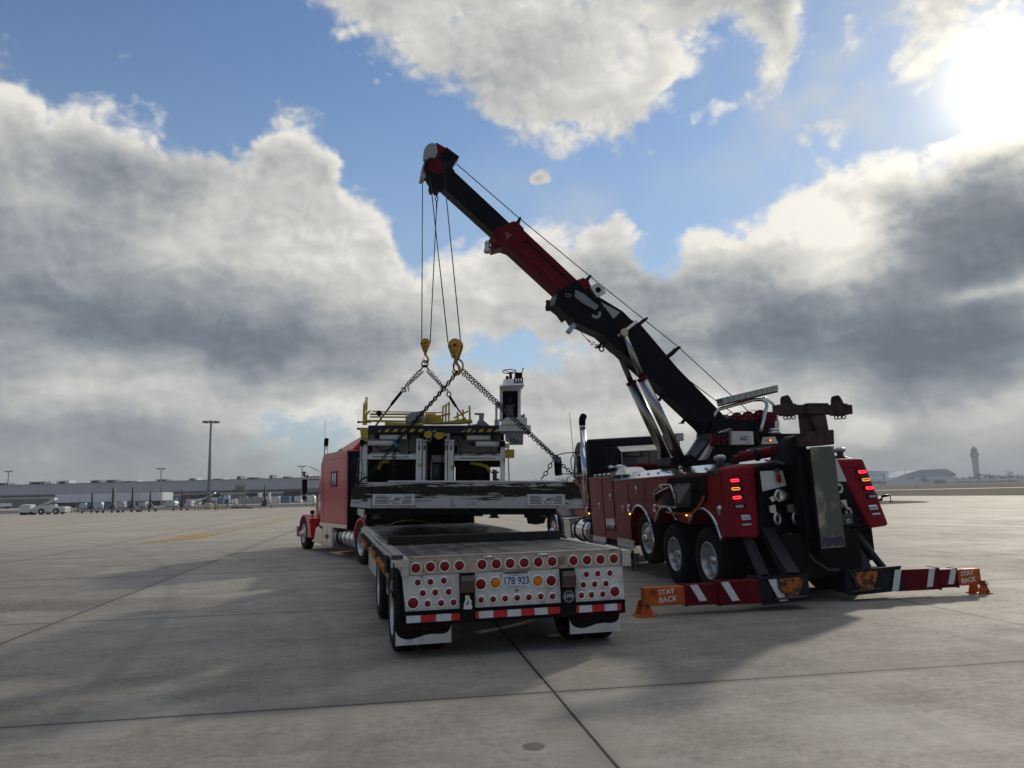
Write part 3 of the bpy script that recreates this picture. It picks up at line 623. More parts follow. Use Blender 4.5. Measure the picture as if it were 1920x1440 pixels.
# stickers on the two posts
mb = MB().use('inkwhite'); mb.prism([(-.55, .50), (-.545, .56), (-.53, .60), (-.535, .63), (-.51, .645), (-.485, .63), (-.48, .60), (-.462, .585), (-.47, .55), (-.458, .52), (-.47, .495), (-.51, .50)], 'y', -.0475, -.0455)
mb.use('dgrey'); mb.prism([(-.515, .53), (-.495, .56), (-.49, .59), (-.505, .575), (-.52, .55)], 'y', -.0485, -.0476); part('sticker', mb, tr)
mb = MB().use('inkblue'); mb.lathe([(.066, 0), (.066, .003), (0, .0032)], (.595, -.046, .573), 'y', -1, 30); mb.use('inkwhite'); mb.torus((.595, -.0495, .573), (0, 1, 0), .061, .0018, 30, 4)
mb.text('1776', TX(.595, -.0505, .573, -4), .05, .0005, .0008)
for k in range(13): a = 2 * pi * k / 13; mb.box(.595 + cos(a) * .049 - .003, .595 + cos(a) * .049 + .003, -.0502, -.0493, .573 + sin(a) * .049 - .003, .573 + sin(a) * .049 + .003)
part('round_sticker', mb, tr)
# mud flaps
for x0, x1 in ((-1.24, -.66), (.64, 1.22)):
    mb = MB().use('flap'); mb.box(x0, x1, .10, .112, .15, .44)
    f = part('mud_flap', mb, tr)
    w = [(x0, .152), (x1, .152)]
    WV = [(1, .33), (.975, .285), (.93, .256), (.87, .243), (.8, .243), (.7, .248), (.6, .247), (.5, .238), (.4, .222), (.3, .208), (.22, .206), (.14, .216), (.07, .235), (.03, .26), (0, .30)]
    for t, z in WV: w.append((x0 + (x1 - x0) * t, z))
    mb = MB().use('whitep'); mb.prism(w, 'y', .092, .0995); part('white_lip', mb, f)
    mb = MB().use('inkred'); mb.text('KENWORTH', TX((x0 + x1) / 2 + .02, .097, .318), .078, .001, .0012, sx=1.08); part('lettering', mb, f)
# wheels (single wide on the left as seen, duals inside)
for y in (.62, 2.95):
    for x, s in ((-1.235, -1), (1.25, 1)):
        wheel(tr, x, y, .46, r=.46, w=.25, side=s, dual=True, rr=.285, cap=False)
# skirt plates on the sides
for x0 in (-1.17, 1.26):
    for y0, y1, z0 in ((1.18, 2.35, .42), (3.65, 4.75, .40), (4.78, 5.9, .36), (5.93, 6.9, .34)):
        mb = MB().use('alu'); mb.box(x0, x0 + .02, y0, y1, z0, .84); part('side_plate', mb, tr, .003)
# strap winches with orange webbing under the left rail
def winch(y):
    mb = MB().use('orangestrap'); mb.cyl((-1.26, y - .05, .845), (-1.26, y + .05, .845), .042, seg=14); mb.box(-1.262, -1.256, y - .045, y + .045, .74, .85)
    mb.use('dgrey'); mb.box(-1.275, -1.19, y - .062, y - .052, .80, .90); mb.box(-1.275, -1.19, y + .052, y + .062, .80, .90); return mb
W0 = part('strap_winch', winch(0), tr); W0.location = (0, 1.3, 0)
for y in (1.55, 1.8, 2.05, 2.3, 3.1, 3.35, 3.6, 3.85, 4.1, 5.6, 6.1, 6.6, 7.1, 7.6, 8.1): inst(W0, tr, (0, y, 0))
# rear corner brackets, chains and handles
mb = MB().use('alu'); mb.box(-1.30, -1.11, -.06, .06, .955, 1.03); mb.box(-1.19, -1.115, -.055, .02, .86, .955); mb.use('frame'); mb.box(-1.34, -1.30, -.02, .3, .90, 1.06); mb.cyl((-1.27, -.06, 1.0), (-1.27, -.06, .62), .008, seg=8); mb.box(-1.29, -1.24, -.08, -.03, .66, .70)
mb.use('dgrey'); mb.sweep([(-1.30, .05, .90), (-1.33, 0, .80), (-1.31, 0, .72), (-1.27, 0, .70)], .016, 8); mb.box(-1.29, -1.17, -.03, .03, 1.03, 1.075); part('corner_bracket', mb, tr, .004)
mb = MB().use('alu'); mb.box(1.22, 1.32, -.055, .08, .86, 1.03); mb.use('frame'); mb.box(1.32, 1.36, -.02, .05, .94, 1.0); mb.cyl((1.36, -.02, 1.02), (1.36, -.02, .80), .008, seg=8); mb.cyl((1.42, 0, .97), (1.42, 0, .82), .007, seg=8); mb.box(1.22, 1.44, -.03, 0, .975, .99); part('corner_bracket', mb, tr, .004)
mb = MB().use('redlens'); mb.box(-1.205, -1.19, .42, .50, .70, .77); part('side_marker', mb, tr, .004)
# black cross timber lying over the deck and a yellow strap at the step
mb = MB().use('timber'); mb.box(-1.15, 1.22, 2.28, 2.52, 1.034, 1.135)
for k in range(5): mb.box(-1.151, 1.221, 2.285 + k * .05, 2.287 + k * .05, 1.134, 1.137)
solo('cross_timber', mb, 'long black timber laid crosswise over the trailer deck', 'timber', TR, bevel=.006)
pts = []
mb = MB().use('yellowstrap')
P = [(-.95 + .075 * k, 8.82 - .02 * sin(k * .8), 1.045 + .085 * max(0, sin(pi * (k - 4) / 12)) if 4 <= k <= 16 else 1.040) for k in range(20)]
for a, b_ in zip(P, P[1:]): mb.hull8([(a[0], a[1], a[2]), (b_[0], b_[1], b_[2]), (b_[0], b_[1] + .1, b_[2]), (a[0], a[1] + .1, a[2]), (a[0], a[1], a[2] + .006), (b_[0], b_[1], b_[2] + .006), (b_[0], b_[1] + .1, b_[2] + .006), (a[0], a[1] + .1, a[2] + .006)])
solo('tie_down_strap', mb, 'loose yellow webbing strap bowed up on deck at the trailer step', 'strap', TR)

# ------------------------------------------------------------------ red tractor pulling the trailer
TC = frame(-2.72, 19.83, 0, 27)
tc_ = thing('semi_truck', 'red long-nosed tractor unit with tall sleeper, coupled ahead of the trailer', 'truck', TC)
mb = MB().use('red2'); mb.prism([(1.38, .90), (4.46, .90), (4.46, 2.62), (4.13, 2.93), (1.38, 2.90)], 'x', -1.2, 1.2)
sl = part('sleeper', mb, tc_, .05)
mb = MB().use('chrome')
for s in (-1, 1):
    mb.box(s * 1.205 - .006, s * 1.205 + .006, 1.38, 4.46, .82, .92)
    for k in range(12): mb.cyl((s * 1.206, 1.5 + k * .24, 2.80), (s * 1.214, 1.5 + k * .24, 2.80), .012, seg=8)
part('sill_strip', mb, sl)
mb = MB().use('inkblack')
for s in (-1, 1):
    for k in range(8): mb.cyl((s * 1.2, 1.5 + k * .39, .868), (s * 1.2135, 1.5 + k * .39, .868), .017, seg=8)
part('sill_marker', mb, sl)
mb = MB().use('black'); mb.box(-1.21, 1.21, 1.33, 1.38, .86, 2.86); mb.box(-1.215, -1.0, 1.28, 1.36, .9, 2.8); part('rear_wall', mb, sl, .02)
mb = MB().use('inkblack')
for s in (-1, 1):
    for y in (1.56, 4.05): mb.box(s * 1.2 - .003, s * 1.2 + .003, y, y + .008, .95, 2.72)
    mb.box(s * 1.2 - .003, s * 1.2 + .003, 1.56, 4.05, 2.715, 2.722)
part('panel_seam', mb, sl)
mb = MB().use('red2')
for s in (-1, 1):
    for z in [1.0 + .12 * k for k in range(14)]:
        for y in (1.48, 4.14): mb.cyl((s * 1.2, y, z), (s * 1.207, y, z), .009, seg=6)
part('rivet', mb, sl, kind='stuff')
mb = MB().use('glass'); mb.box(-1.21, -1.196, 2.56, 3.06, 1.98, 2.32); wn_ = part('window', mb, sl, .03)
mb = MB().use('black'); mb.box(-1.218, -1.20, 2.49, 2.56, 1.93, 2.37); mb.box(-1.218, -1.20, 3.06, 3.13, 1.93, 2.37); mb.box(-1.218, -1.20, 2.56, 3.06, 1.93, 1.98); mb.box(-1.218, -1.20, 2.56, 3.06, 2.32, 2.37); mb.box(-1.216, -1.20, 2.79, 2.83, 1.98, 2.32); part('window_frame', mb, wn_, .006)
mb = MB().use('red2'); mb.hull8([(-1.05, 1.5, 2.9), (1.05, 1.5, 2.9), (.95, 4.0, 2.93), (-.95, 4.0, 2.93), (-.55, 1.5, 3.42), (.55, 1.5, 3.42), (.4, 3.6, 3.02), (-.4, 3.6, 3.02)]); part('roof_fairing', mb, sl, .05)
mb = MB().use('dgrey')
for y in (1.75, 3.3): mb.cyl((-.9, y, 2.9), (-.9, y, 3.02), .04, seg=8)
part('roof_vent', mb, sl)
mb = MB().use('red2'); mb.prism([(4.46, .95), (5.85, .95), (5.85, 1.75), (5.35, 2.45), (4.46, 2.6)], 'x', -.98, .98); part('cab', mb, tc_, .04)
mb = MB().use('glass'); mb.box(-.995, -.985, 4.75, 5.35, 1.72, 2.28); mb.box(.985, .995, 4.75, 5.35, 1.72, 2.28); part('side_window', mb, tc_, .01)
mb = MB().use('red2'); mb.prism([(5.85, .85), (8.0, .8), (8.0, 1.45), (7.7, 1.58), (5.85, 1.72)], 'x', -.55, .55); part('hood', mb, tc_, .06)
mb = MB().use('chrome'); mb.box(-.5, .5, 8.0, 8.06, .75, 1.5); mb.box(-1.15, 1.15, 8.05, 8.2, .35, .7); part('grille', mb, tc_, .02)
for s in (-1, 1):
    a, b_ = sorted((s * .55, s * 1.24))
    mb = MB().use('red2'); mb.arch((6.62, .50), .56, .61, -12, 188, a, b_, 22, 1.12); mb.prism([(5.45, .42), (6.02, .42), (6.02, .72), (6.2, 1.03), (5.7, 1.0)], 'x', a, b_); part('front_fender', mb, tc_, .015)
    wheel(tc_, s * 1.225, 6.62, .51, r=.51, side=s, dual=False)
    wheel(tc_, s * 1.225, 0, .51, r=.51, side=s, dual=True)
    wheel(tc_, s * 1.225, -1.32, .51, r=.51, side=s, dual=True)
    mb = MB().use('red2'); mb.arch((0, .51), .58, .62, 10, 172, min(s * .62, s * 1.24), max(s * .62, s * 1.24), 20); part('rear_fender', mb, tc_)
    # tank, tool box, step
    x0, x1 = sorted((s * .72, s * 1.2))
    mb = MB().use('chrome'); mb.lathe([(0, 0), (.18, 0), (.24, .015), (.262, .05), (.262, 1.92), (.24, 1.955), (.18, 1.97), (0, 1.97)], (s * .95, .82, .57), 'y', 1, 28)
    t_ = part('fuel_tank', mb, tc_)
    for y in (1.1, 1.55, 2.0, 2.45): mb = MB().use('black'); mb.torus((s * .95, y, .57), (0, 1, 0), .266, .012, 28, 5); part('tank_strap', mb, t_)
    mb = MB().use('alu'); mb.box(x0, x1, 2.92, 4.12, .26, .83); tb = part('tool_box', mb, tc_, .012)
    mb = MB().use('chrome')
    for y0 in (3.0, 3.56):
        xx = s * 1.206; mb.box(xx - .006, xx + .006, y0, y0 + .48, .31, .78)
    mb.use('dgrey')
    for y0 in (3.4, 3.64): mb.box(s * 1.222 - .01, s * 1.222 + .01, y0, y0 + .03, .48, .60)
    part('box_door', mb, tb, .004)
    mb = MB().use('chrome'); mb.prism([(4.16, .70), (4.75, .78), (5.0, .74), (5.2, .42), (5.5, .34), (5.5, .30), (4.16, .28)], 'x', x0, x1); part('cab_step', mb, tc_, .01)
    mb = MB().use('chrome'); mb.cyl((s * .88, 5.33, 1.05), (s * .88, 5.33, 1.68), .16, seg=24); mb.ball((s * .88, 5.33, 1.68), .16, 20, 8, .55); part('air_cleaner', mb, tc_)
    mb = MB().use('chrome'); mb.cyl((s * 1.02, 4.56, 1.0), (s * 1.02, 4.56, 3.2), .065, seg=20); st_ = part('exhaust_stack', mb, tc_)
    mb = MB().use('black'); mb.sweep([(s * 1.02, 4.56, 3.2), (s * 1.02, 4.55, 3.32), (s * 1.02, 4.50, 3.40)], .068, 14, False); part('stack_tip', mb, st_)
    mb = MB().use('black'); mb.box(min(s * 1.32, s * 1.48), max(s * 1.32, s * 1.48), 5.7, 5.78, 1.76, 2.22); m_ = part('mirror', mb, tc_, .02)
    mb = MB().use('dgrey')
    for z in (1.80, 2.20, 2.30): mb.cyl((s * .98, 5.5, z), (s * 1.42, 5.74, z), .012, seg=8)
    mb.cyl((s * 1.42, 5.74, 1.7), (s * 1.42, 5.74, 2.34), .012, seg=8); mb.ball((s * 1.42, 5.74, 2.36), .05, 12, 6); mb.lathe([(0, 0), (.075, 0), (.06, .05), (0, .05)], (s * 1.42, 5.74, 2.41), 'z', 1, 12); mb.ball((s * 1.40, 5.74, 1.66), .09, 12, 8); part('mirror_bracket', mb, m_)
    mb = MB().use('black'); mb.box(s * 1.02 - .06, s * 1.02 + .06, 6.25, 6.36, 1.12, 1.24); mb.cyl((s * 1.02, 6.3, 1.05), (s * 1.02, 6.3, 1.12), .02, seg=8); part('fender_lamp', mb, tc_, .01)
mb = MB().use('frame'); mb.box(-.45, -.35, -2.2, 7.8, .72, .95); mb.box(.35, .45, -2.2, 7.8, .72, .95); mb.box(-.7, .7, -.5, .6, .95, 1.02)
for y in (0, -1.32, 6.62): mb.cyl((-1.0, y, .51), (1.0, y, .51), .07)
mb.cyl((-1.0, .92, 1.0), (-.95, 1.0, 1.6), .02, seg=8); mb.box(-1.0, 1.0, .75, 1.3, .98, 1.0); part('chassis', mb, tc_)
mb = MB().use('dgrey'); mb.cyl((-1.0, 4.8, 2.6), (-1.0, 4.8, 4.0), .006, seg=6); mb.cyl((-1.05, 5.3, 2.45), (-1.3, 5.6, 2.62), .01, seg=6); part('antenna', mb, tc_)

# ------------------------------------------------------------------ rotator tow truck
TWM = frame(4.38 - .05 * .98, 12.82 - .05 * .19, .055, 11, -2.5)
tw = thing('crane_tow_truck', 'dark red and black heavy rotator tow truck with raised telescopic boom and outriggers out', 'tow truck', TWM)
def hullpart(name, pts, mat, bevel=0): return part(name, MB().use(mat).hull8(pts), tw, bevel)
# body sides with three wheel arches cut out
def side_profile():
    P = [(6.35, .60), (6.35, 1.98), (4.75, 1.98), (4.62, 1.90), (-.30, 1.93), (-.62, 1.93), (-.72, .95), (-.56, .88)]
    def arc(cy, cz, ry, rz, a0, a1, n=14):
        for k in range(n + 1):
            a = R(a0 + (a1 - a0) * k / n); P.append((cy + cos(a) * ry, cz + sin(a) * rz))
    arc(.08, .66, .64, .69, 160, 38); arc(1.62, .66, .64, .69, 138, 34); arc(3.0, .62, .66, .73, 128, 0)
    P.append((3.70, .60)); return P
for s in (-1, 1):
    x0, x1 = sorted((s * 1.245, s * .80))
    mb = MB().use('red'); mb.prism(side_profile(), 'x', x0, x1)
    bs = part('body_side', mb, tw, .012)
    X = s * 1.245
    def bx(mb, y0, y1, z0, z1, d0=0.0, d1=.012): mb.box(*sorted((X + s * d0, X + s * d1)), y0, y1, z0, z1)
    doors = [(5.32, 6.30, .66, 1.93), (4.56, 5.26, 1.10, 1.90), (3.56, 4.46, .70, 1.83), (2.60, 3.52, 1.475, 1.84), (1.40, 2.56, 1.475, 1.845)]
    hand = [(5.61, 1.32), (4.76, 1.52), (3.97, 1.28), (3.07, 1.67), (1.74, 1.69)]
    for (y0, y1, z0, z1), (hy, hz) in zip(doors, hand):
        mb = MB().use('red'); bx(mb, y0, y1, z0, z1, .002, .016); d = part('locker_door', mb, tw, .008)
        mb = MB().use('chrome'); mb.lathe([(.085, 0), (.082, .012), (.055, .02), (.05, .008), (0, .006)], (X + s * .016, hy, hz), 'x', s, 24)
        for v in mb.bm.verts: v.co.y = hy + (v.co.y - hy) * .62
        mb.use('inkblack'); mb.box(*sorted((X + s * .022, X + s * .032)), hy - .012, hy + .012, hz - .05, hz + .05); part('handle', mb, d)
    mb = MB().use('alu'); bx(mb, 5.30, 6.32, .50, .62, .0, .02); bx(mb, 3.42, 4.50, .50, .66, .0, .02); bx(mb, 4.58, 5.20, .92, 1.06, .0, .02)
    mb.use('chrome')
    for y in [5.36 + .11 * k for k in range(9)] + [3.48 + .11 * k for k in range(9)]: mb.sweep([(X + s * .03, y, .54), (X + s * .05, y, .46), (X + s * .03, y, .42), (X + s * .015, y + .02, .46)], .011, 6)
    for k in range(6): mb.sweep([(X + s * .02, 4.62 + k * .1, .95), (X + s * .045, 4.62 + k * .1, .84), (X + s * .02, 4.64 + k * .1, .80)], .012, 6)
    part('hook_rack', mb, tw)
    # polished top trim with studs
    mb = MB().use('chrome'); xi = s * 1.02
    def trim(y0, y1, z0, z1, za, zb):      # sloping sheet, outer edge z0/z1, inner edge za/zb
        mb.hull8([(X + s * .02, y0, z0 - .01), (X + s * .02, y1, z1 - .01), (xi, y1, zb - .01), (xi, y0, za - .01), (X + s * .02, y0, z0), (X + s * .02, y1, z1), (xi, y1, zb), (xi, y0, za)])
    trim(-.28, 4.55, 1.935, 1.90, 2.06, 2.04); trim(4.72, 5.25, 1.985, 1.985, 2.09, 2.09); trim(5.29, 6.36, 1.985, 1.985, 2.09, 2.09)
    t_ = part('top_trim', mb, tw)
    mb = MB().use('chrome')
    for k, y in enumerate([-.02 + .52 * k for k in range(9)] + [4.85, 5.12, 5.45, 5.8, 6.15]):
        zz = (1.997 - .007 * y) if y < 4.6 else 2.037
        mb.ball((s * 1.14, y, zz), .045, 14, 6, .55)
    part('stud', mb, t_)
    mb = MB().use('navy'); mb.hull8([(X + s * .03, 4.45, 1.88), (X + s * .03, 4.75, 1.96), (s * .98, 4.75, 2.06), (s * .98, 4.45, 2.0), (X + s * .03, 4.52, 1.95), (X + s * .03, 4.72, 2.02), (s * .98, 4.75, 2.16), (s * .98, 4.5, 2.10)])
    part('corner_block', mb, tw, .01); mb = MB().use('navy')
    mb.hull8([(X + s * .03, -.62, 1.86), (X + s * .03, -.28, 1.90), (s * .98, -.28, 2.04), (s * .98, -.62, 2.0), (X + s * .035, -.55, 1.96), (X + s * .035, -.28, 1.955), (s * 1.0, -.28, 2.075), (s * 1.0, -.55, 2.05)]); part('corner_block', mb, tw, .01)
    if s < 0: mb = MB().use('alu'); mb.hull8([(s * 1.2, 3.75, 2.0), (s * 1.2, 4.5, 2.0), (s * .7, 4.5, 2.0), (s * .7, 3.75, 2.0), (s * 1.1, 4.1, 2.13), (s * 1.1, 4.5, 2.16), (s * .7, 4.5, 2.16), (s * .7, 4.1, 2.13)]); part('deck_box', mb, tw, .01)
    # chrome arch trims
    def arch_trim(cy, cz, ry, rz, a0, a1, n=20):
        mb = MB().use('chrome'); mb.sweep([(X + s * .012, cy + cos(R(a0 + (a1 - a0) * k / n)) * ry, cz + sin(R(a0 + (a1 - a0) * k / n)) * rz) for k in range(n + 1)], .030, 8); part('wheel_arch_trim', mb, tw)
    arch_trim(3.0, .62, .68, .75, 180, 46); arch_trim(1.62, .66, .66, .71, 138, 36); arch_trim(.08, .66, .66, .71, 42, 162)
    # small lamps
    for y, z in ((6.62, 1.21), (3.55, 1.31), (2.09, 1.33), (-.60, 1.34)):
        mb = MB().use('chrome'); mb.ball((X + s * .01, y, z + .03), .055, 14, 8); mb.box(*sorted((X, X + s * .05)), y - .05, y + .05, z - .07, z + .03); part('clearance_lamp', mb, tw, .005)
    for y, z in ((6.5, 1.13), (3.55, 1.19), (.68, 1.24)):
        mb = MB().use('amberhot'); mb.ball((X + s * .02, y, z), .016, 10, 6); part('marker_light', mb, tw)
# flat deck between the sides, inner liner, chassis
hullpart('deck_plate', [(-.8, -.6, 1.80), (.8, -.6, 1.80), (.8, 6.35, 1.80), (-.8, 6.35, 1.80), (-.8, -.6, 1.93), (.8, -.6, 1.93), (.8, 6.35, 1.95), (-.8, 6.35, 1.95)], 'black')
mb = MB().use('frame'); mb.box(-.78, .78, -.6, 6.3, .95, 1.80); mb.box(-.45, .45, -.9, 11.0, .62, .95); mb.box(-1.2, 1.2, 4.5, 6.2, .45, .7)
mb.cyl((-1.0, .05, .52), (1.0, .05, .52), .08); mb.cyl((-1.0, 1.45, .52), (1.0, 1.45, .52), .08); mb.cyl((-1, 2.72, .74), (1, 2.72, .74), .07); mb.cyl((-1, 10.35, .52), (1, 10.35, .52), .07); part('chassis', mb, tw)
for s in (-1, 1):
    dz = 0 if s < 0 else -.10
    wheel(tw, s * 1.235, .05, .53 + dz, r=.525, side=s, dual=True, nuts=10)
    wheel(tw, s * 1.235, 1.45, .53 + dz, r=.525, side=s, dual=True, nuts=10)
    wheel(tw, s * 1.235, 2.74, .74, r=.50, side=s, dual=False, nuts=10, cap=False)
    wheel(tw, s * 1.235, 10.35, .53, r=.525, side=s, dual=False)
    mb = MB().use('navy'); mb.arch((10.35, .56), .58, .63, -8, 186, min(s * .60, s * 1.27), max(s * .60, s * 1.27), 22, 1.05); mb.prism([(9.3, .45), (9.75, .45), (9.75, 1.0), (9.95, 1.15), (9.3, .98)], 'x', min(s * .6, s * 1.2), max(s * .6, s * 1.2)); f_ = part('front_fender', mb, tw, .01)
    mb = MB().use('chrome'); mb.arch((10.35, .56), .615, .65, 5, 186, min(s * 1.22, s * 1.285), max(s * 1.22, s * 1.285), 22, 1.05); part('fender_trim', mb, f_)
    mb = MB().use('chrome'); mb.lathe([(0, 0), (.22, 0), (.29, .03), (.30, .08), (.30, 1.32), (.29, 1.37), (.22, 1.40), (0, 1.40)], (s * .93, 7.0, .66), 'y', 1, 26); t_ = part('fuel_tank', mb, tw)
    for yy in (7.3, 8.1): mb = MB().use('navy'); mb.torus((s * .93, yy, .66), (0, 1, 0), .305, .02, 26, 5); part('tank_strap', mb, t_)
    mb = MB().use('alu'); mb.box(min(s * .7, s * 1.22), max(s * .7, s * 1.22), 8.55, 9.2, .42, .92); mb.box(min(s * .7, s * 1.26), max(s * .7, s * 1.26), 8.5, 9.25, .92, .95); part('battery_box', mb, tw, .02)
    # stack
    if s < 0:
     mb = MB().use('chrome'); mb.cyl((s * 1.20, 6.72, .98), (s * 1.20, 6.72, 3.22), .075, seg=22); mb.cyl((s * 1.20, 6.72, 1.4), (s * 1.20, 6.72, 2.75), .10, seg=22); st_ = part('exhaust_stack', mb, tw)
     mb = MB().use('chrome'); mb.sweep([(s * 1.2, 6.72, 3.2), (s * 1.2, 6.72, 3.32)], .078, 18); mb.use('inkblack'); mb.sweep([(s * 1.2, 6.72, 3.30), (s * 1.2, 6.71, 3.38), (s * 1.2, 6.66, 3.46), (s * 1.2, 6.56, 3.50)], [.081, .084, .086, .088], 18, True); part('stack_tip', mb, st_)
    mb = MB().use('black'); mb.box(min(s * 1.40, s * 1.60), max(s * 1.40, s * 1.60), 8.25, 8.33, 2.10, 2.60); m_ = part('mirror', mb, tw, .03)
    mb = MB().use('dgrey'); mb.sweep([(s * 1.1, 7.4, 2.66), (s * 1.35, 8.0, 2.68), (s * 1.55, 8.28, 2.64)], .014, 8); mb.sweep([(s * 1.2, 7.7, 2.66), (s * 1.28, 7.75, 2.5), (s * 1.28, 7.75, 2.25), (s * 1.2, 7.7, 2.12), (s * 1.1, 7.6, 2.08)], .014, 8); mb.sweep([(s * 1.2, 7.7, 2.12), (s * 1.5, 8.2, 2.14)], .014, 8)
    mb.sweep([(s * 1.17, 7.3, 2.45), (s * 1.24, 7.3, 2.42), (s * 1.24, 7.3, 2.0), (s * 1.17, 7.3, 1.96)], .013, 8); part('mirror_bracket', mb, m_)
# cab
mb = MB().use('black'); mb.prism([(6.45, 1.98), (8.15, 1.98), (7.75, 2.78), (7.5, 2.92), (6.5, 2.93)], 'x', -1.17, 1.17); cb = part('cab', mb, tw, .07)
mb = MB().use('red'); mb.prism([(6.45, 1.02), (8.15, 1.02), (8.15, 1.979), (6.45, 1.979)], 'x', -1.172, 1.172); part('cab_door', mb, cb, .03)
mb = MB().use('red'); mb.prism([(8.15, .95), (10.9, .9), (10.9, 1.55), (10.6, 1.75), (8.15, 1.95)], 'x', -.62, .62); part('hood', mb, tw, .06)
mb = MB().use('chrome'); mb.box(-.55, .55, 10.9, 10.96, .85, 1.6); mb.box(-1.2, 1.2, 11.0, 11.15, .4, .75); part('grille', mb, tw, .02)
for s in (-1, 1):
    mb = MB().use('clearlens'); mb.box(*sorted((s * 1.168, s * 1.182)), 6.66, 6.76, 2.2, 2.52); part('side_window', mb, cb, .04)
    mb = MB().use('glass'); mb.box(*sorted((s * 1.168, s * 1.18)), 7.0, 7.75, 2.05, 2.6); part('door_window', mb, cb, .03)
    mb = MB().use('chrome'); mb.box(*sorted((s * 1.172, s * 1.195)), 6.68, 6.76, 1.40, 1.64); mb.box(*sorted((s * 1.16, s * 1.19)), 6.46, 6.9, 1.06, 1.14); part('door_handle', mb, cb, .01)
mb = MB().use('glass'); mb.box(-.75, .75, 6.435, 6.452, 2.15, 2.70); part('rear_window', mb, cb, .02)
mb = MB().use('alu'); mb.hull8([(-.46, 6.1, 2.55), (.50, 6.1, 2.55), (.50, 6.36, 2.68), (-.46, 6.36, 2.68), (-.46, 6.1, 2.565), (.50, 6.1, 2.565), (.50, 6.36, 2.70), (-.46, 6.36, 2.70)]); mb.box(-.46, -.44, 6.1, 6.13, 2.0, 2.56); mb.box(.48, .50, 6.1, 6.13, 2.0, 2.56); mb.use('dgrey'); mb.box(-.40, -.05, 6.2, 6.3, 2.0, 2.42); part('headache_rack', mb, tw)
mb = MB().use('red_dull'); mb.cyl((-.42, 6.0, 2.18), (.95, 6.0, 2.18), .075, seg=18); rc = part('stowed_cylinder', mb, tw)
mb = MB().use('chrome'); mb.cyl((-.68, 6.0, 2.18), (-.42, 6.0, 2.18), .08, seg=18); mb.cyl((-.86, 6.0, 2.19), (-.68, 6.0, 2.19), .05, seg=14); mb.torus((-.80, 6.0, 2.19), (1, 0, 0), .055, .018, 16, 6); part('cylinder_fitting', mb, rc)
mb = MB().use('dgrey'); mb.sweep([(-1.1, 8.1, 2.55), (-1.12, 8.1, 3.75)], .008, 6); part('antenna', mb, tw)
# worklight on a post near the mast
mb = MB().use('dgrey'); mb.box(1.1, 1.32, 6.4, 6.5, 2.76, 2.95); mb.cyl((1.2, 6.45, 2.0), (1.2, 6.45, 2.76), .02, seg=8); mb.use('clearlens'); mb.box(1.12, 1.30, 6.38, 6.40, 2.78, 2.93); part('worklight', mb, tw, .01)
# open tool bay with glossy tilted door and an orange hose
mb = MB().use('inkblack'); mb.prism([(-.20, 1.86), (1.28, 1.86), (1.30, 1.30), (.35, 1.28), (-.14, 1.52)], 'x', -1.262, -1.20); part('bay_shade_plate', mb, tw)  # solid black plate stands in for shade inside the bay
mb = MB().use('frame'); mb.sweep([(-1.262, -.20, 1.88), (-1.262, 1.32, 1.87), (-1.262, 1.33, 1.30), (-1.262, .35, 1.27), (-1.262, -.16, 1.52)], .014, 6, closed=True); part('bay_frame', mb, tw)
mb = MB().use('glass')
mb.hull8([(-1.52, 1.42, 1.40), (-1.52, .48, 1.38), (-1.27, .40, 1.38), (-1.27, 1.30, 1.40), (-1.56, 1.38, 1.62), (-1.54, .62, 1.76), (-1.27, .30, 1.78), (-1.27, 1.0, 1.76)]); od = part('tool_bay_door', mb, tw, .03)
mb = MB().use('chrome'); mb.sweep([(-1.57, 1.40, 1.63), (-1.56, .95, 1.77), (-1.54, .60, 1.775), (-1.535, .50, 1.62), (-1.52, .47, 1.39)], .010, 6); mb.sweep([(-1.525, 1.42, 1.40), (-1.525, .48, 1.385)], .010, 6); part('door_edge', mb, od)
mb = MB().use('orange'); mb.sweep([(-1.27, -.10, 1.56), (-1.28, .0, 1.46), (-1.285, .2, 1.34), (-1.29, .42, 1.275), (-1.29, .8, 1.262), (-1.29, 1.2, 1.262), (-1.29, 1.50, 1.268)], .020, 8); part('hose', mb, tw)
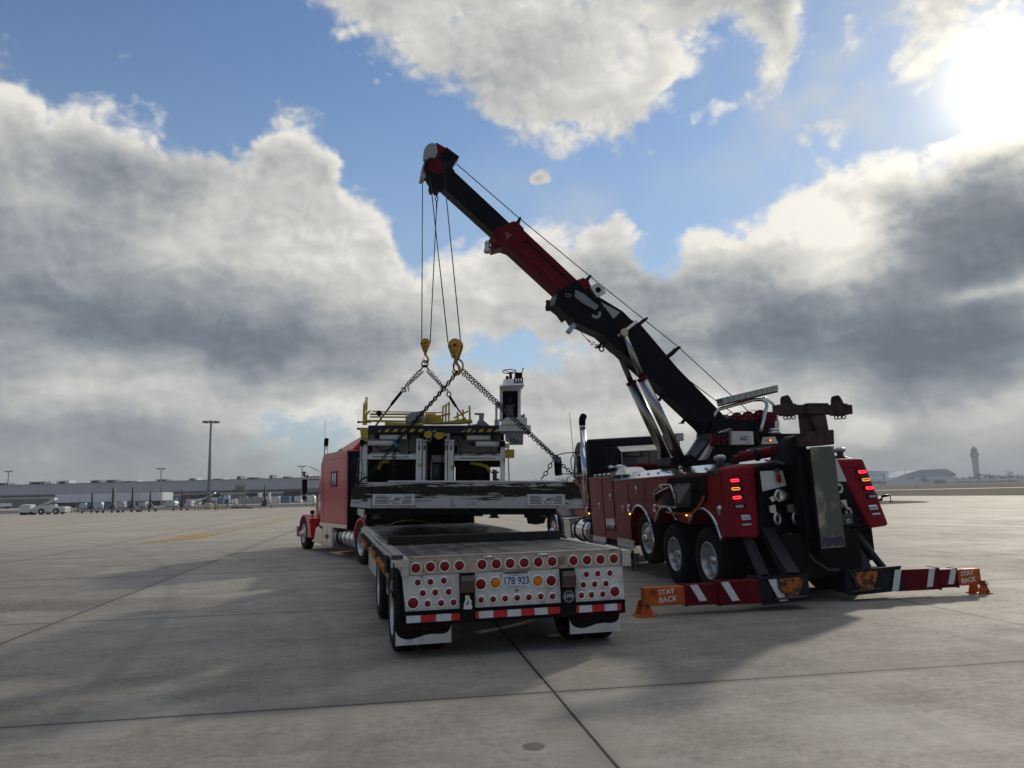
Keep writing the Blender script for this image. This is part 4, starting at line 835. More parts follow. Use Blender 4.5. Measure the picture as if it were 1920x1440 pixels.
# rear corner panels
for s in (-1, 1):
    P = [(s * .92, -1.12, .93), (s * 1.255, -1.10, .95), (s * 1.25, -.5, .93), (s * .88, -.5, .93), (s * .66, -.74, 2.02), (s * 1.20, -.74, 2.00), (s * 1.22, -.28, 1.99), (s * .70, -.28, 2.04)]
    rp = part('rear_panel', MB().use('red').hull8(P), tw, .05)
    nrm = Vector((0, -1, -.345)).normalized()
    def face(x, z, off=0.0):       # a point on the sloping rear face
        t = (z - .94) / (2.01 - .94); return Vector((s * x, -1.11 + (.37) * t, z)) + nrm * off
    FM = Matrix.Rotation(R(-19), 4, 'X')
    def fbox(mb, x, z, w, h, t, off=.0): mb.obox(face(x, z, off), (w, t, h), FM.to_3x3())
    # seam groove and lower panel line
    mb = MB().use('inkblack'); fbox(mb, .90, 1.86, .46, .006, .004, .001); fbox(mb, 1.0, 1.30, .46, .006, .004, .001)
    mb.obox(face(1.035, 1.58, .001), (.006, .004, .56), FM.to_3x3() @ Matrix.Rotation(R(-5 * s), 3, 'Y')); part('seam', mb, rp)
    for x, z, k in ((1.07, 1.79, 'redlit'), (1.09, 1.665, 'amberlit'), (1.105, 1.535, 'redlit'), (1.12, 1.405, 'clearlens')):
        mb = MB().use('inkblack'); fbox(mb, x - .01, z, .20, .070, .012, .004); l_ = part('tail_lamp', mb, tw, .03)
        mb = MB().use(k)
        c = face(x + .015, z, .014); rm = FM.to_3x3()
        if k == 'clearlens': fbox(mb, x, z, .13, .042, .008, .014)
        else:
            L = [c + rm @ Vector((cos(a) * .018 + (.048 if cos(a) > 0 else -.048), 0, sin(a) * .018)) for a in [2 * pi * (j + .5) / 16 for j in range(16)]]
            mb.sweep(L, .0065, 6, closed=True); mb.use('redglow' if k == 'redlit' else 'amberlens'); mb.obox(c, (.10, .004, .02), rm)
        part('lens', mb, l_, .008 if k == 'clearlens' else 0)
    mb = MB().use('chrome'); fbox(mb, 1.06, 1.235, .15, .085, .03, .014); part('latch_plate', mb, rp, .02)
    mb = MB().use('chrome'); fbox(mb, 1.075, 1.135, .14, .032, .02, .01); part('step_bar', mb, rp, .006)
    mb = MB().use('flap'); mb.box(min(s * .68, s * 1.25), max(s * .68, s * 1.25), -.66, -.645, .40, .95); part('mud_flap', mb, tw)
    mb = MB().use('dgrey'); mb.cyl((s * 1.06, -.35, 2.02), (s * 1.06, -.35, 2.11), .05, seg=14); bl_ = part('beacon_base', mb, tw)
    mb = MB().use('clearlens'); mb.ball((s * 1.06, -.35, 2.15), .095, 18, 10, .55); part('beacon_lens', mb, bl_)
mb = MB().use('black'); mb.sweep([(1.27, -.75, 1.32), (1.40, -.78, 1.33), (1.42, -.78, 1.38), (1.52, -.8, 1.39)], .02, 8); part('grab_handle', mb, tw)
# rear frame, tow plates and hooks
hullpart('rear_frame', [(-.90, -1.0, .95), (.88, -1.0, .95), (.80, -.55, .95), (-.80, -.55, .95), (-.72, -.95, 1.97), (.60, -.95, 1.97), (.62, -.5, 1.97), (-.66, -.5, 1.97)], 'black', .02)
mb = MB().use('frame'); mb.box(-.62, .62, -1.25, -.5, .30, .95); mb.box(-.95, .85, -1.1, -.95, .36, .50); mb.box(-.75, .7, -.95, -.3, .22, .6); part('underlift_housing', mb, tw, .03)
mb = MB().use('whitep'); mb.prism([(-.76, 1.90), (-.40, 1.89), (-.36, 1.66), (-.755, 1.60)], 'y', -1.035, -1.02); part('deflector_plate', mb, tw); mb = MB().use('whitep'); mb.prism([(-.24, 1.99), (-.06, 1.99), (-.02, 1.84), (-.10, 1.74), (-.20, 1.82)], 'y', -1.05, -1.03); part('deflector_plate', mb, tw); mb = MB().use('whitep'); mb.prism([(.50, 2.02), (.54, 2.0), (.66, 1.66), (.48, 1.66)], 'y', -1.03, -1.02); part('deflector_plate', mb, tw)
mb = MB().use('chrome'); mb.lathe([(.10, 0), (.10, .05), (.07, .06), (.065, .02), (.0, .02)], (-.50, -1.03, 1.52), 'y', -1, 24); mb.prism([(-.68, 1.50), (-.60, 1.53), (-.56, 1.46), (-.63, 1.42)], 'y', -1.06, -1.03); mb.prism([(-.42, 1.57), (-.34, 1.56), (-.32, 1.47), (-.41, 1.44)], 'y', -1.06, -1.03)
part('cable_guide', mb, tw, .006)
for x, z in ((-.66, 1.38), (-.36, 1.37), (.52, 1.38)):
    mb = MB().use('alu'); mb.prism([(x - .05, z), (x + .045, z + .01), (x + .055, z - .12), (x + .0, z - .11), (x - .045, z - .09)], 'y', -1.10, -1.05)
    mb.torus((x + .055, -1.10, z - .20), (.3, -1, 0), .055, .022, 18, 8, 1.0, 1.35); part('tow_hook', mb, tw)
mb = MB().use('alu'); mb.torus((.50, -1.06, 1.56), (.4, -1, 0), .06, .02, 18, 8); part('cable_guide', mb, tw)
mb = MB().use('redlens'); mb.ball((-.50, -1.09, 1.78), .035, 12, 8, 2.2); mb.use('dgrey'); mb.box(-.53, -.47, -1.08, -1.03, 1.86, 1.93); part('hanging_tag', mb, tw)
mb = MB().use('dgrey'); mb.sweep([(-.8, -.9, 1.99), (-.5, -1.05, 2.03), (-.35, -1.1, 1.97), (-.15, -1.0, 1.98)], .018, 8); part('hose', mb, tw); mb = MB().use('dgrey'); mb.sweep([(-.62, -.95, 2.06), (-.42, -1.12, 1.99), (-.28, -1.12, 1.98)], .014, 8); part('hose', mb, tw); mb = MB().use('dgrey'); mb.sweep([(-.25, -1.05, .82), (-.22, -1.35, .55), (-.05, -1.4, .42), (.15, -1.35, .40)], .02, 8); part('hose', mb, tw); mb = MB().use('dgrey')
mb.sweep([(.42, -1.12, 1.40), (.52, -1.18, 1.22)], .013, 8); mb.box(.42, .60, -1.16, -1.04, 1.02, 1.18); part('control_lever', mb, tw)
mb = MB().use('whitep'); mb.box(.49, .545, -1.168, -1.16, 1.05, 1.10); mb.use('inkblack'); mb.box(.503, .532, -1.170, -1.167, 1.063, 1.087); part('tag_plate', mb, tw)
mb = MB().use('alu'); mb.ball((-.42, -1.1, .93), .032, 12, 8); part('tow_ball', mb, tw)
# red recovery-strut pair lying on top
mb = MB().use('red_dull'); mb.cyl((-.78, -.45, 2.14), (-.20, -.75, 2.20), .085, seg=18); mb.cyl((-.86, -.42, 2.12), (-.75, -.47, 2.14), .05, seg=12); mb.box(-.36, -.16, -.86, -.62, 2.12, 2.28); mb.cyl((-.22, -.9, 2.3), (.05, -1.0, 2.34), .10, seg=18); part('side_puller', mb, tw, .01)
mb = MB().use('frame'); mb.cyl((-.58, -.56, 2.15), (-.50, -.60, 2.16), .10, seg=18); mb.hull8([(-.42, -1.25, 1.95), (-.08, -1.3, 1.95), (-.05, -.7, 1.95), (-.45, -.6, 1.95), (-.30, -1.2, 2.38), (-.10, -1.25, 2.40), (-.05, -.9, 2.42), (-.25, -.8, 2.36)]); part('pivot_block', mb, tw, .03)
# folded wheel-lift mast
ym = -1.50
mb = MB().use('black'); mb.box(-.215, .215, ym + .015, ym + .38, .62, 2.18); mb.box(-.32, -.215, ym + .12, ym + .40, .9, 2.1); ms = part('underlift_mast', mb, tw, .02)
mb = MB().use('mirrorplate'); mb.box(-.188, .196, ym - .003, ym + .013, .74, 2.20); part('polished_plate', mb, ms, .003)
mb = MB().use('purple'); mb.box(-.165, .175, ym - .0065, ym - .0035, .765, .89); part('decal', mb, ms)
mb = MB().use('rust'); mb.prism([(-.24, 2.22), (.205, 2.22), (.225, 2.44), (-.22, 2.42)], 'y', ym - .015, ym + .34); mb.box(-.17, .16, ym + .06, ym + .26, 2.42, 2.80); part('mast_head', mb, ms, .012)
mb = MB().use('rust'); mb.obox((.0, ym + .12, 2.755), (1.23, .15, .14), Matrix.Rotation(R(2.5), 3, 'Y')); mb.obox((0, ym + .02, 2.76), (.34, .12, .16), Matrix.Rotation(R(2.5), 3, 'Y')); mb.prism([(-.12, 2.66), (.12, 2.66), (.14, 2.4), (.06, 2.36), (-.05, 2.4)], 'y', ym - .02, ym + .07)
for x in (-.41, .43): mb.obox((x - .0, ym + .12, 2.755 - x * .044), (.20, .18, .17), Matrix.Rotation(R(2.5), 3, 'Y'))
cbm = part('crossbar', mb, ms, .008)
for x in (-.41, .42):
    z = 2.83 - x * .044; mb = MB().use('rust'); mb.prism([(x - .08, z), (x + .09, z), (x + .035, z + .12), (x + .0, z + .145), (x - .05, z + .13), (x - .07, z + .09)], 'y', ym + .08, ym + .10); mb.prism([(x - .08, z), (x + .09, z), (x + .035, z + .12), (x + .0, z + .145), (x - .05, z + .13), (x - .07, z + .09)], 'y', ym + .15, ym + .17)
    mb.cyl((x - .0, ym + .05, z + .09), (x - .0, ym + .2, z + .09), .018, seg=8)
    for q in (-.06, 0, .07): mb.torus((x + q, ym + .1, z - .19), (.3, 1, .2), .026, .009, 12, 5)
    part('fork_receiver', mb, cbm)
# outriggers: frame coordinates x along the beam, z up; left one further back
def outrig(s, yc, xin, xbox, segx):
    # compensate body roll so that the beam stays level on its pad
    def zl(x): return -.055 - x * .0437
    og = MB().use('worn')
    if s < 0:
        og.beam((-1.02, -.85, 1.02), (-1.20, yc + .02, zl(-1.2) + .44), .11, .12, (0, 1, 0)); og.beam((-.72, -.9, 1.05), (-.76, yc + .05, zl(-.76) + .44), .20, .14, (0, 1, 0))
    else:
        og.beam((.52, -.9, 1.0), (.66, yc + .05, zl(.66) + .43), .19, .14, (0, 1, 0)); og.cyl((.66, -.85, 1.06), (1.02, yc + .1, zl(1.02) + .43), .055, seg=14)
    part('outrigger_leg', og, tw, .008)
    x0, x1 = sorted((xin, xbox)); za = zl((x0 + x1) / 2)
    mb = MB().use('navy'); mb.hull8([(x0, yc - .12, zl(x0) + .12), (x1, yc - .12, zl(x1) + .12), (x1, yc + .22, zl(x1) + .12), (x0, yc + .22, zl(x0) + .12), (x0, yc - .12, zl(x0) + .46), (x1, yc - .12, zl(x1) + .46), (x1, yc + .22, zl(x1) + .46), (x0, yc + .22, zl(x0) + .46)])
    mb.box(x0 + .0, x1 - .0, yc - .145, yc - .12, za + .44, za + .47); mb.box(x0, x1, yc - .145, yc - .12, za + .11, za + .14); hb = part('outrigger_box', mb, tw, .006)
    # orange jaw plate on the box
    xc = xin + s * .30
    mb = MB().use('orangew'); mb.hull8([(xc - .15, yc - .15, za + .24), (xc + .15, yc - .15, za + .24), (xc + .15, yc - .12, za + .24), (xc - .15, yc - .12, za + .24), (xc - .17, yc - .19, za + .42), (xc + .19, yc - .19, za + .42), (xc + .19, yc - .12, za + .42), (xc - .17, yc - .12, za + .42)])
    for k in range(14): mb.prism([(xc - .165 + k * .025, za + .415), (xc - .14 + k * .025, za + .415), (xc - .152 + k * .025, za + .44)], 'y', yc - .19, yc - .14)
    mb.box(xc - .10, xc + .12, yc - .155, yc - .125, za + .17, za + .24); part('jaw_plate', mb, hb, .004)
    mb = MB().use('dgrey'); mb.cyl((xc - .25, yc - .165, za + .175), (xc + .22, yc - .165, za + .175), .014, seg=8); mb.sweep([(xc - .2, yc - .13, za + .44), (xc - .17, yc - .16, za + .3), (xc - .05, yc - .16, za + .2)], .014, 8); part('box_rod', mb, hb)
    # telescoping stages
    cols = ['red_dull', 'red_dull', 'orange']; H = [(.115, .425), (.13, .40), (.145, .385)]; T = .0
    names = ['outrigger_beam', 'outrigger_beam', 'outrigger_tip']
    xs = segx; yo = [.115, .095, .075]
    out = []
    for k in range(3):
        a, b_ = sorted((xs[k], xs[k + 1] + (-s * .0))); a2, b2 = sorted((xbox if k else xbox - s * .02, xs[k + 1]))
        if k == 0: a2, b2 = sorted((xbox - s * .1, xs[1]))
        else: a2, b2 = sorted((xs[k] - s * .05, xs[k + 1]))
        y0, y1 = yc - yo[k] + .0, yc + yo[k]
        z0, z1 = H[k]
        mb = MB().use(cols[k]); mb.hull8([(a2, y0, zl(a2) + z0), (b2, y0, zl(b2) + z0), (b2, y1, zl(b2) + z0), (a2, y1, zl(a2) + z0), (a2, y0, zl(a2) + z1), (b2, y0, zl(b2) + z1), (b2, y1, zl(b2) + z1), (a2, y1, zl(a2) + z1)])
        if k < 2: mb.hull8([(xs[k + 1] - .012, y0 - .008, zl(xs[k + 1]) + z0 - .01), (xs[k + 1] + .012, y0 - .008, zl(xs[k + 1]) + z0 - .01), (xs[k + 1] + .012, y1 + .008, zl(xs[k + 1]) + z0 - .01), (xs[k + 1] - .012, y1 + .008, zl(xs[k + 1]) + z0 - .01), (xs[k + 1] - .012, y0 - .008, zl(xs[k + 1]) + z1 + .01), (xs[k + 1] + .012, y0 - .008, zl(xs[k + 1]) + z1 + .01), (xs[k + 1] + .012, y1 + .008, zl(xs[k + 1]) + z1 + .01), (xs[k + 1] - .012, y1 + .008, zl(xs[k + 1]) + z1 + .01)])
        out.append(part(names[k], mb, tw, .005))
    # white slashes
    def slash(par, x, y, z0, z1, w, lean):
        mb = MB().use('reflw'); mb.prism([(x, z1), (x + w, z1), (x + w + lean, z0), (x + lean, z0)], 'y', y - .0035, y - .0005); part('white_slash', mb, par)
    if s < 0:
        slash(out[0], -1.92, yc - .115, zl(-1.9) + .16, zl(-1.9) + .42, .11, .14); slash(out[1], -2.36, yc - .095, zl(-2.3) + .18, zl(-2.3) + .40, .11, .12)
        slash(hb, -1.24, yc - .147, zl(-1.2) + .13, zl(-1.2) + .43, .12, .14)
    else:
        slash(out[0], 1.62, yc - .115, zl(1.6) + .16, zl(1.6) + .42, .10, -.08); slash(out[1], 2.00, yc - .095, zl(2) + .18, zl(2) + .40, .10, -.08)
        slash(hb, 1.02, yc - .147, zl(1.0) + .13, zl(1.0) + .43, .11, -.09)
    xt = (xs[2] + xs[3]) / 2 - s * .02
    mb = MB().use('inkwhite'); mb.text('STAY', TX(xt, yc - .0765, zl(xt) + .322, -2.5), .098, .001, .0014); mb.text('BACK', TX(xt + .01, yc - .0765, zl(xt) + .222, -2.5), .098, .001, .0014); part('lettering', mb, out[2])
    xe = xs[3]
    mb = MB().use('orange'); mb.hull8([(xe - .125, yc - .13, zl(xe - .15) + .004), (xe + .125, yc - .13, zl(xe + .15) + .004), (xe + .125, yc + .13, zl(xe + .15) + .004), (xe - .125, yc + .13, zl(xe - .15) + .004), (xe - .125, yc - .13, zl(xe - .15) + .028), (xe + .125, yc - .13, zl(xe + .15) + .028), (xe + .125, yc + .13, zl(xe + .15) + .028), (xe - .125, yc + .13, zl(xe - .15) + .028)])
    for yy in (-.11, .09): mb.prism([(xe - .10, zl(xe) + .025), (xe + .10, zl(xe) + .025), (xe + .03, zl(xe) + .21), (xe - .03, zl(xe) + .21)], 'y', yc + yy, yc + yy + .02)
    part('outrigger_foot', mb, tw, .004)
    mb = MB().use('dgrey'); mb.cyl((xe, yc - .14, zl(xe) + .16), (xe, yc + .14, zl(xe) + .16), .02, seg=10); mb.torus((xe + .0, yc - .15, zl(xe) + .17), (1, .2, 0), .035, .006, 14, 5); part('foot_pin', mb, tw)
outrig(-1, -1.66, -.62, -1.36, [-1.36, -1.95, -2.42, -3.0])
outrig(1, -1.25, .22, 1.14, [1.14, 1.78, 2.10, 2.52])
# small wheel chock under the truck flank
# ------------------------------------------------------------------ slewing turret and boom (part of the truck)
BW = Matrix.Translation((3.96, 14.98, 0)) @ Matrix.Rotation(R(104), 4, 'Z')
def bp(name, mb, bevel=0, parent=None):
    if parent is None: return part(name, mb, tw, bevel, W=BW)
    return part(name, mb, parent, bevel)
mb = MB().use('frame'); mb.lathe([(0, 0), (.62, 0), (.62, .12), (.5, .14), (.5, .3), (0, .3)], (.05, .1, 1.93), 'z', 1, 36); bp('slew_ring', mb)
mb = MB().use('black'); mb.prism([(1.15, 2.12), (1.12, 2.26), (.72, 2.32), (.62, 2.26), (.30, 2.60), (.24, 2.95), (-.1, 3.0), (-.95, 2.92), (-1.0, 2.5), (-.5, 2.42), (-.3, 2.15)], 'x', -.30, .30)
tu = bp('turret', mb, .012)
mb = MB().use('alu'); mb.hull8([(-.33, .40, 2.22), (-.33, .60, 2.20), (-.30, .60, 2.20), (-.30, .40, 2.22), (-.33, .13, 2.66), (-.33, .21, 2.69), (-.30, .21, 2.69), (-.30, .13, 2.66)]); bp('side_strut', mb, 0, tu)
mb = MB().use('inkgrey'); q = Matrix.Translation((-.3345, .40, 2.38)) @ Matrix(((0, 0, -1, 0), (-.66, -.75, 0, 0), (.75, -.66, 0, 0), (0, 0, 0, 1)))
mb = MB().use('black'); mb.hull8([(-.330, .58, 2.10), (-.330, .30, 2.10), (-.305, .30, 2.10), (-.305, .58, 2.10), (-.330, .20, 2.62), (-.330, -.05, 2.62), (-.305, -.05, 2.62), (-.305, .20, 2.62)]); bp('side_plate', mb, 0, tu)
mb = MB().use('inkgrey')
d = Vector((0, -.60, .80)).normalized(); u = Vector((0, .80, .60)).normalized()
LM = Matrix(((0, 0, -1, -.3315), (d.y, u.y, 0, .355), (d.z, u.z, 0, 2.36), (0, 0, 0, 1))); mb.text('CENTURY', LM, .082, .001, .001, sx=1.0); bp('lettering', mb, 0, tu)
mb = MB().use('frame'); mb.beam((.26, .0, 2.92), (.26, .62, 2.12), .10, .14, (1, 0, 0)); mb.use('alu'); mb.beam((.20, .10, 2.90), (.20, .72, 2.14), .01, .03, (1, 0, 0)); bp('rear_strut', mb, 0, tu)
# winches
for y, r in ((-.34, .125), (-.58, .145), (-.85, .175)):
    mb = MB().use('red_dull'); mb.cyl((-.22, y, 3.0), (.22, y, 3.0), r * .7, seg=24)
    for x in (-.23, .21): mb.cyl((x, y, 3.0), (x + .02, y, 3.0), r, seg=28)
    mb.use('alu')
    for k in range(6): a = 2 * pi * k / 6; mb.ball((-.235, y + cos(a) * r * .6, 3.0 + sin(a) * r * .6), .012, 8, 5)
    w_ = bp('winch', mb, 0, tu)
    mb = MB().use('chrome'); mb.sweep([(0, y + cos(R(a)) * (r + .012), 3.0 + sin(R(a)) * (r + .012)) for a in range(15, 170, 12)], .008, 6, False); bp('drum_guard', mb, 0, w_)
mb = MB().use('red_dull'); mb.box(-.20, .22, -1.22, -1.0, 2.78, 3.14); mb.cyl((-.36, -.85, 2.98), (-.22, -.85, 2.98), .08, seg=18); mb.box(-.42, -.30, -.1, .32, 2.46, 2.70); mb.box(-.40, .1, -.42, .2, 2.70, 2.76); bp('winch_motor', mb, .02, tu)
mb = MB().use('dgrey')
for y in (.02, .12, .22):
    for z in (2.50, 2.56, 2.64): mb.cyl((-.48, y, z), (-.42, y, z), .018, seg=8)
mb.sweep([(-.30, -.2, 2.44), (-.40, -.5, 2.40), (-.34, -.9, 2.46), (-.28, -1.2, 2.60)], .018, 8); mb.sweep([(-.30, -1.25, 2.62), (-.33, -1.32, 2.4), (-.30, -1.25, 2.36)], .02, 8); bp('hydraulic_fitting', mb, 0, tu)
mb = MB().use('whitep'); mb.box(-.52, -.30, -.49, -.02, 2.475, 2.73); cbx = bp('control_box', mb, .012, tu)
mb = MB().use('blueoval'); mb.lathe([(.085, 0), (.085, .004), (0, .005)], (-.52, -.28, 2.60), 'x', -1, 28)
for v in mb.bm.verts: v.co.z = 2.60 + (v.co.z - 2.60) * .52
mb.use('inkwhite'); n_ = len(mb.bm.verts); mb.torus((-.5235, -.28, 2.60), (1, 0, 0), .078, .0022, 28, 4)
for v in mb.bm.verts[n_:] if False else []: pass
mb.bm.verts.ensure_lookup_table()
for v in list(mb.bm.verts)[n_:]: v.co.z = 2.60 + (v.co.z - 2.60) * .52
LM = Matrix(((0, 0, -1, -.5255), (-1, 0, 0, -.28), (0, 1, 0, 2.60), (0, 0, 0, 1))); mb.text('Ford', LM, .062, .0006, .001, shear=.35, sx=1.1); bp('oval_emblem', mb, 0, cbx)
mb = MB().use('glass'); mb.hull8([(-.56, .02, 2.72), (-.56, .26, 2.68), (-.34, .26, 2.68), (-.34, .02, 2.72), (-.56, .0, 2.77), (-.56, .22, 2.74), (-.34, .20, 2.80), (-.34, .0, 2.80)]); mb.use('chrome'); mb.sweep([(-.57, .27, 2.70), (-.57, .02, 2.78), (-.57, -.04, 2.70)], .010, 6); bp('worklight', mb, .006, tu)
mb = MB().use('frame'); mb.prism([(-.50, 2.66), (-1.45, 2.69), (-1.42, 2.67), (-1.12, 2.46), (-.66, 2.46)], 'x', -.48, .32); mb.box(-.52, .36, -1.62, -.48, 2.665, 2.685); bk = bp('light_bracket', mb, .004, tu)
mb = MB().use('whitep'); mb.prism([(-.70, 2.62), (-.96, 2.63), (-1.02, 2.50), (-.66, 2.485)], 'x', -.492, -.482); bp('lamp_plate', mb, 0, bk)
mb = MB().use('amberlens'); mb.obox((-.498, -.84, 2.555), (.014, .13, .042), Matrix()); bp('amber_lamp', mb, .008, bk)
mb = MB().use('amberhot'); mb.ball((-.512, -.85, 2.557), .011, 10, 6); bp('lamp_glow', mb, 0, bk)
mb = MB().use('alu'); mb.cyl((-.25, -1.08, 2.69), (-.25, -1.08, 2.74), .15, seg=20); mb.cyl((-.25, -1.08, 2.74), (-.25, -1.08, 2.80), .13, seg=20); mb.box(-.3, -.18, -1.2, -1.1, 2.74, 2.95); bp('hydraulic_valve', mb, 0, bk)
mb = MB().use('chrome'); mb.sweep([(-.46, -.66, 2.68), (-.46, -.72, 2.85), (-.46, -.79, 3.06), (-.45, -.86, 3.22), (-.42, -.86, 3.32), (-.36, -.80, 3.36), (-.30, -.68, 3.36), (-.25, -.3, 3.27), (-.22, .05, 3.18), (-.20, .12, 3.10), (-.20, .12, 2.98)], .036, 12)
mb.sweep([(-.36, -.84, 3.37), (-.2, -1.0, 3.40), (.0, -1.18, 3.39), (.15, -1.38, 3.33), (.22, -1.48, 3.2), (.24, -1.50, 3.0), (.24, -1.50, 2.68)], .034, 12); rb = bp('roll_bar', mb, 0, tu)
lb = MB().use('dgrey'); fa = Matrix.Rotation(R(-12.5), 3, 'X')
lb.obox((-.3, -.55, 3.385), (.2, 1.24, .04), fa); o_ = bp('light_bar', lb, .004, rb)
lb = MB().use('clearlens'); lb.obox((-.3, -.545, 3.46), (.24, 1.24, .10), fa)
lb.use('dgrey')
for k in range(9): lb.obox(Vector((-.3, -.545, 3.46)) + fa @ Vector((0, -.5 + k * .125, 0)), (.244, .016, .104), fa)
bp('light_bar_lens', lb, .006, o_)
lb = MB().use('redlens'); lb.obox((-.44, -.38, 3.325), (.02, .24, .03), fa); bp('brake_lamp', lb, .003, o_)
# lift cylinders
for x in (-.27, .27):
    B0, C0, E0 = Vector((x, .90, 2.16)), Vector((x, 1.615, 3.75)), Vector((x, 1.96, 4.62))
    mb = MB().use('cylsteel'); mb.cyl(B0, C0, .100, seg=28); c_ = bp('lift_cylinder', mb)
    mb = MB().use('red_dull'); mb.cyl(C0 - (C0 - B0).normalized() * .02, C0 + (C0 - B0).normalized() * .025, .108, seg=28); bp('cylinder_collar', mb, 0, c_)
    mb = MB().use('cylsteel'); mb.cyl(C0, E0, .058, seg=20); mb.cyl((x - .06, E0.y, E0.z), (x + .06, E0.y, E0.z), .075, seg=16); bp('piston_rod', mb, 0, c_)
# boom stages
mb = MB().use('black')
mb.prism([(-.12, 3.02), (.85, 3.98), (1.50, 4.73), (1.56, 4.80), (1.76, 4.90), (1.93, 5.06), (2.38, 5.31), (2.62, 5.46), (3.06, 5.10), (2.89, 4.82), (2.62, 4.70), (2.38, 4.60), (2.24, 4.48), (2.08, 4.33), (2.0, 4.28), (1.88, 4.17), (1.04, 3.43), (.37, 2.82), (.15, 2.55), (-.25, 2.55)], 'x', -.20, .20)
b1 = bp('boom_base_section', mb, .01)
mb = MB().use('red_dull'); mb.prism([(2.55, 5.40), (2.78, 5.60), (3.92, 6.63), (4.28, 6.32), (3.20, 5.36), (2.95, 5.15)], 'x', -.175, .175); b2 = bp('boom_middle_section', mb, .008)
mb = MB().use('inkblack'); mb.beam((-.178, 2.95, 5.58), (-.178, 3.95, 6.48), .03, .006, (1, 0, 0)); mb.use('red'); mb.beam((-.180, 3.08, 5.44), (-.180, 4.10, 6.36), .02, .008, (1, 0, 0)); bp('stiffener_rib', mb, 0, b2)
mb = MB().use('red_dull'); mb.prism([(3.84, 6.58), (3.96, 6.70), (4.05, 6.70), (4.38, 6.52), (4.44, 6.42), (4.36, 6.30), (4.46, 6.24), (4.40, 6.14), (4.22, 6.20), (4.05, 6.15), (3.80, 6.36)], 'x', -.20, .20); cl = bp('section_collar', mb, .01, b2)
mb = MB().use('alu')
for dy, dz in ((0, 0), (.045, .01), (.01, .05), (.055, .06), (-.035, .03), (.03, -.035)): mb.cyl((-.208, 4.13 + dy, 6.40 + dz), (-.20, 4.13 + dy, 6.40 + dz), .010, seg=8)
bp('bolt', mb, 0, cl)
mb = MB().use('alu'); mb.lathe([(0, 0), (.06, .01), (.075, .05), (.05, .12), (.055, .2), (.03, .24), (0, .24)], (-.1, 4.52, 6.08), 'z', 1, 14); bp('wear_pad_guard', mb, 0, cl)
mb = MB().use('black'); mb.prism([(3.9, 6.45), (4.03, 6.62), (5.10, 7.58), (5.25, 7.66), (5.52, 7.42), (5.36, 7.30), (4.40, 6.46), (4.2, 6.3)], 'x', -.15, .15); b3 = bp('boom_tip_section', mb, .008)
# mid-boom collar cluster
mb = MB().use('black'); mb.prism([(2.62, 5.62), (2.78, 5.64), (2.95, 5.56), (3.22, 5.36), (3.28, 5.14), (3.12, 5.02), (3.02, 4.88), (2.6, 5.2), (2.45, 5.35)], 'x', -.235, .235); hc = bp('base_collar', mb, .012, b1)
mb = MB().use('alu')
for dy, dz in ((0, 0), (.05, .005), (.01, .05), (.06, .055), (-.035, .03)): mb.cyl((-.243, 3.0 + dy, 5.28 + dz), (-.235, 3.0 + dy, 5.28 + dz), .010, seg=8)
mb.use('rust'); mb.lathe([(0, 0), (.05, .01), (.06, .08), (.04, .14), (.05, .20), (0, .22)], (-.12, 3.38, 5.02), 'z', 1, 12); bp('bolt', mb, 0, hc)
mb = MB().use('red_dull'); mb.prism([(2.60, 5.60), (2.72, 5.66), (2.84, 5.60), (2.70, 5.42), (2.58, 5.46)], 'x', -.26, .1); bp('hose_reel', mb, .01, hc)
mb = MB().use('alu'); mb.prism([(2.46, 5.56), (2.62, 5.46), (2.48, 5.26), (2.30, 5.36), (2.36, 5.50)], 'x', -.34, -.2); mb.use('grey'); mb.prism([(2.70, 5.34), (2.88, 5.42), (2.90, 5.28), (2.74, 5.16), (2.5, 5.04), (2.42, 5.12)], 'x', -.255, -.236); bp('fairlead_box', mb, .008, hc)
mb = MB().use('inkblack'); mb.cyl((-.346, 2.46, 5.41), (-.338, 2.46, 5.41), .055, seg=18); bp('fairlead_port', mb, 0, hc)
mb = MB().use('inkgrey'); mb.poly([(-.204, 2.37, 5.22), (-.204, 1.98, 5.03), (-.204, 2.12, 4.90)]); mb.poly([(-.2035, 2.37, 5.22), (-.2035, 2.12, 4.90), (-.2035, 1.98, 5.03)]); bp('white_decal', mb, 0, b1)
mb = MB().use('inkgrey')
pr_ = [(2.47 + .10 * cos(R(a)), 4.99 + .10 * sin(R(a))) for a in range(150, 345, 15)]; pi_ = [(2.47 + .055 * cos(R(a)), 5.0 + .055 * sin(R(a))) for a in range(345, 150, -15)]
mb.prism(pr_ + pi_, 'x', -.206, -.2045); mb.use('inkblack')
for a in range(170, 340, 18): mb.cyl((-.2075, 2.47 + .078 * cos(R(a)), 4.995 + .078 * sin(R(a))), (-.2065, 2.47 + .078 * cos(R(a)), 4.995 + .078 * sin(R(a))), .007, seg=6)
bp('angle_gauge', mb, 0, b1)
mb = MB().use('chrome'); mb.beam((-.245, 2.06, 4.56), (-.245, 1.66, 4.86), .06, .012, (1, 0, 0)); bp('rope_guard_bracket', mb, .004, b1)
mb = MB().use('red'); mb.cyl((-.30, 1.98, 4.64), (.30, 1.98, 4.64), .05, seg=14); bp('cylinder_pin', mb, 0, b1)
mb = MB().use('clearlens'); mb.obox((-.12, 2.95, 4.70), (.14, .09, .20), Matrix.Rotation(R(38), 3, 'X')); bp('boom_lamp', mb, .01, b1)
mb = MB().use('frame')
for y, z in ((1.08, 3.40), (.62, 2.96), (2.28, 4.40)): mb = MB().use('frame'); mb.beam((0, y, z + .08), (0, y + .10, z - .02), .05, .04, (1, 0, 0)); mb.box(-.02, .02, y + .06, y + .16, z - .04, z - .02); bp('hook_stop', mb, 0, b1)
